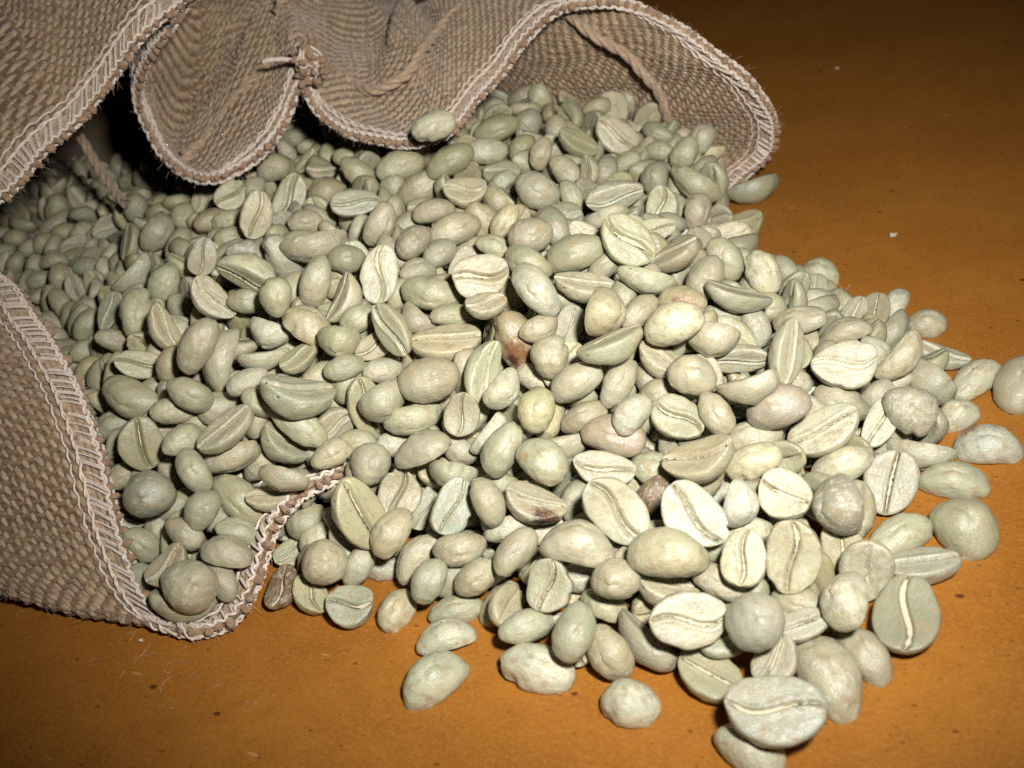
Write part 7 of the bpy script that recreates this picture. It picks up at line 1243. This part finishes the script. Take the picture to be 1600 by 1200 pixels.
-261,2971,86,-26,10,18,94,42,28 -666,2066,76,-40,11,40,82,47,34 248,1909,112,-8,5,67,74,47,32 274,2674,95,5,59,-4,81,40,25 -378,1802,144,-26,-19,-1,95,41,30 -668,1732,32,-28,51,-40,71,43,27
249,2807,102,56,26,-44,-66,40,26 -8,1471,40,6,1,30,95,52,36 343,1621,99,-21,-1,33,92,50,35 484,2143,34,-34,-40,60,60,49,34 379,2609,56,-13,-55,50,65,39,26 211,2084,121,-3,16,-50,85,48,31
-560,1904,77,6,-48,-34,80,48,36 -453,2250,126,-11,-19,51,83,42,27 -676,1527,32,13,29,-34,88,41,25 -451,2456,150,60,-8,-17,-78,40,25 -435,2633,89,-6,53,-56,64,41,28 47,2135,110,4,29,43,85,52,38
-698,2015,75,-33,24,36,84,40,26 457,2292,94,-31,49,54,61,46,29 -497,2392,130,-33,16,39,84,50,32 -545,3247,78,-17,45,19,86,45,29 -841,3168,31,-37,8,0,93,42,26 -600,2652,33,6,6,70,71,46,31
-152,1483,30,62,18,-6,76,40,30 -734,2693,69,-43,-2,-8,90,39,27 -278,1949,129,23,36,-37,82,51,38 550,2733,56,-25,-33,63,66,41,27 -432,2135,128,-48,22,-9,84,47,30 1,1687,126,-31,36,5,88,51,37
187,1359,56,70,10,-24,66,42,30 -581,3242,26,-18,-30,64,68,40,25 -329,2265,123,-6,-8,37,92,47,31 -798,2271,33,-10,26,-37,89,42,31 180,3165,77,47,17,-48,72,45,30 -746,2057,31,25,18,-65,69,40,25
-131,2732,71,31,12,27,90,49,34 126,1697,149,15,61,17,76,39,27 194,1437,47,33,-54,-53,56,48,35 -753,2170,64,-13,53,-42,72,40,26 -565,2781,47,35,25,-47,77,50,37 -457,3135,48,-40,27,-53,70,40,25
241,2931,145,-6,8,47,88,43,27 -835,2501,31,25,37,37,81,40,26 450,2758,57,-5,26,29,92,41,26 -155,2128,90,4,-41,42,81,42,27 -798,1798,36,-24,-16,-44,85,47,33 -17,1854,113,44,-38,57,58,47,31
160,2627,56,-4,-56,57,60,46,33 -59,1799,103,21,52,-48,68,41,26 -440,1672,130,-31,-19,26,89,45,30 -573,1735,61,-8,49,-46,73,41,30 -646,2327,100,-11,-21,-29,93,52,37 497,2706,57,-3,49,43,76,52,37
-276,2496,94,-39,23,15,88,48,33 -289,3239,86,42,45,-32,72,46,33 -140,2914,75,57,26,-10,-77,48,32 -97,2823,76,24,-14,-24,93,43,31 -187,1675,99,62,-22,-39,65,47,30 -45,2300,109,-12,37,5,92,52,32
-894,2779,41,15,58,19,78,44,32 -193,2283,145,27,3,19,94,43,28 -471,2609,86,22,63,15,73,39,25 50,1746,110,-32,30,-50,74,44,28 -651,2757,41,16,-26,62,72,41,30 -399,2766,60,-12,-57,-45,67,50,31
405,2716,43,32,-5,44,84,45,30 -222,2200,124,18,7,-51,84,42,29 -313,2787,125,60,-19,-43,65,40,28 -591,3286,33,54,24,-33,-74,46,29 171,2832,92,5,-16,50,85,42,31 -268,1742,178,-33,38,-28,82,41,27
-426,3284,42,47,51,-43,58,42,29 -549,3031,28,53,-4,34,-78,39,27 179,2705,60,7,52,-41,74,44,31
'''
def build_heap():
    lowv = []
    for k in range(8):
        V, F, _, _ = bean_shape(12, 100+k); lowv.append((V, F))
    Vs, Fs, Ls, Ts, base = [], [], [], [], 0
    codes = 'ggttttwwdoyg'
    for i, ln in enumerate(HEAP.split()):
        c = [int(v) for v in ln.split(',')]
        V, F = lowv[i % 8]
        R = np.array(Quaternion(c[3:7]).normalized().to_matrix())
        a, b = c[7]*0.1, c[8]*0.1
        Vs.append((V*np.array([a, b, b]))@R.T+np.array(c[:3])*0.1); Fs.append(F+base); base += len(V)
        Ls.append(V*np.array([1.35, 1, 1])+np.random.default_rng(i).uniform(0, 60, 3))
        cd = codes[rnd.randrange(len(codes))]; t = TINT[cd]; j = 1+rnd.gauss(0, 0.11); w = rnd.gauss(0, 0.018)
        Ts.append(np.tile([t[0]*j*(1+w), t[1]*j, t[2]*j*(1-2*w), min(0.9, max(0.02, FLAKE.get(cd, 0.3)+rnd.gauss(0, 0.13)))], (len(V), 1)))
    o = mesh_obj('coffee_bean_heap', np.concatenate(Vs), np.concatenate(Fs), bean_material('heap_bean', geo=True),
                 attrs={'local': ('FLOAT_VECTOR', np.concatenate(Ls)), 'tint': ('FLOAT_COLOR', np.concatenate(Ts))})
    tag(o, 'rest of the green coffee bean heap, half buried between the top beans', 'beans', kind='stuff')
build_heap()

# ------------------------------------------------------------------ bits of chaff and a stray fibre on the table
def flake(u, v, r, seed, label):
    g = np.random.default_rng(seed); n = 10; th = np.linspace(0, 2*math.pi, n, endpoint=False); rr = r*(0.7+0.6*g.random(n)); c = at(u, v, 0.2)
    ring = np.stack([np.cos(th)*rr, 0.7*np.sin(th)*rr, 0.25+0.35*g.random(n)], 1); mid = np.array([[0, 0, 0.15]])
    V = np.concatenate([ring, mid, ring-[0, 0, 0.18], mid-[0, 0, 0.12]])+c; i = np.arange(n); i2 = (i+1) % n; m = np.full(n, n)
    F = [tuple(f) for f in np.stack([i, i2, m], 1)]+[tuple(f) for f in np.stack([i2+n+1, i+n+1, m+n+1], 1)]+[tuple(f) for f in np.stack([i, i+n+1, i2+n+1, i2], 1)]
    tag(mesh_obj('chaff_flake', V, F, M_skin, smooth=False), label, 'chaff', 'chaff flakes on the table')
flake(1396, 369, 0.85, 1, 'tiny pale chaff flake on the table far right of the heap')
flake(1308, 108, 0.6, 2, 'tiny pale chaff speck on the dark table behind the sack arch')
flake(222, 1003, 0.35, 3, 'tiny pale chaff speck on the table below the near hem')
x = np.linspace(0, 1, 24)
P = np.stack([at(1300+30*t+8*math.sin(6*t), 476-34*t+9*math.sin(9*t), 0.5+1.6*math.sin(math.pi*t)) for t in x])
V, F = tubes([P], 0.06, 5)
tag(mesh_obj('stray_fibre', V, F, M_fuzz), 'thin curled stray fibre on the table beside the right side of the heap', 'fibre')

hairs, hr = [], []
gl = np.random.default_rng(8)
for k in range(34):
    near = k < 24
    u, v = (gl.uniform(0, 480), 0) if near else (gl.uniform(100, 1600), gl.uniform(300, 1190))
    if near: v = 940+0.16*u+abs(gl.normal())*45+gl.uniform(0, 12)
    c = at(u, v, 0.12); a = gl.uniform(0, 6.28); ln = gl.gamma(2.0, 0.55)+0.4; x = np.linspace(-0.5, 0.5, 7)[:, None]; b = gl.normal()*0.9
    hairs.append(c+ln*(x*np.array([math.cos(a), math.sin(a), 0])+b*(x**2)*np.array([-math.sin(a), math.cos(a), 0]))+np.array([0, 0, 1.0])*(0.25*gl.random()*np.sin(math.pi*(x+0.5)))); hr.append(np.full(7, gl.uniform(0.025, 0.05)))
V, F = tubes(hairs, hr, 4)
tag(mesh_obj('jute_lint', V, F, M_fuzz), 'fine jute lint scattered on the table around the sack', 'lint', kind='stuff')
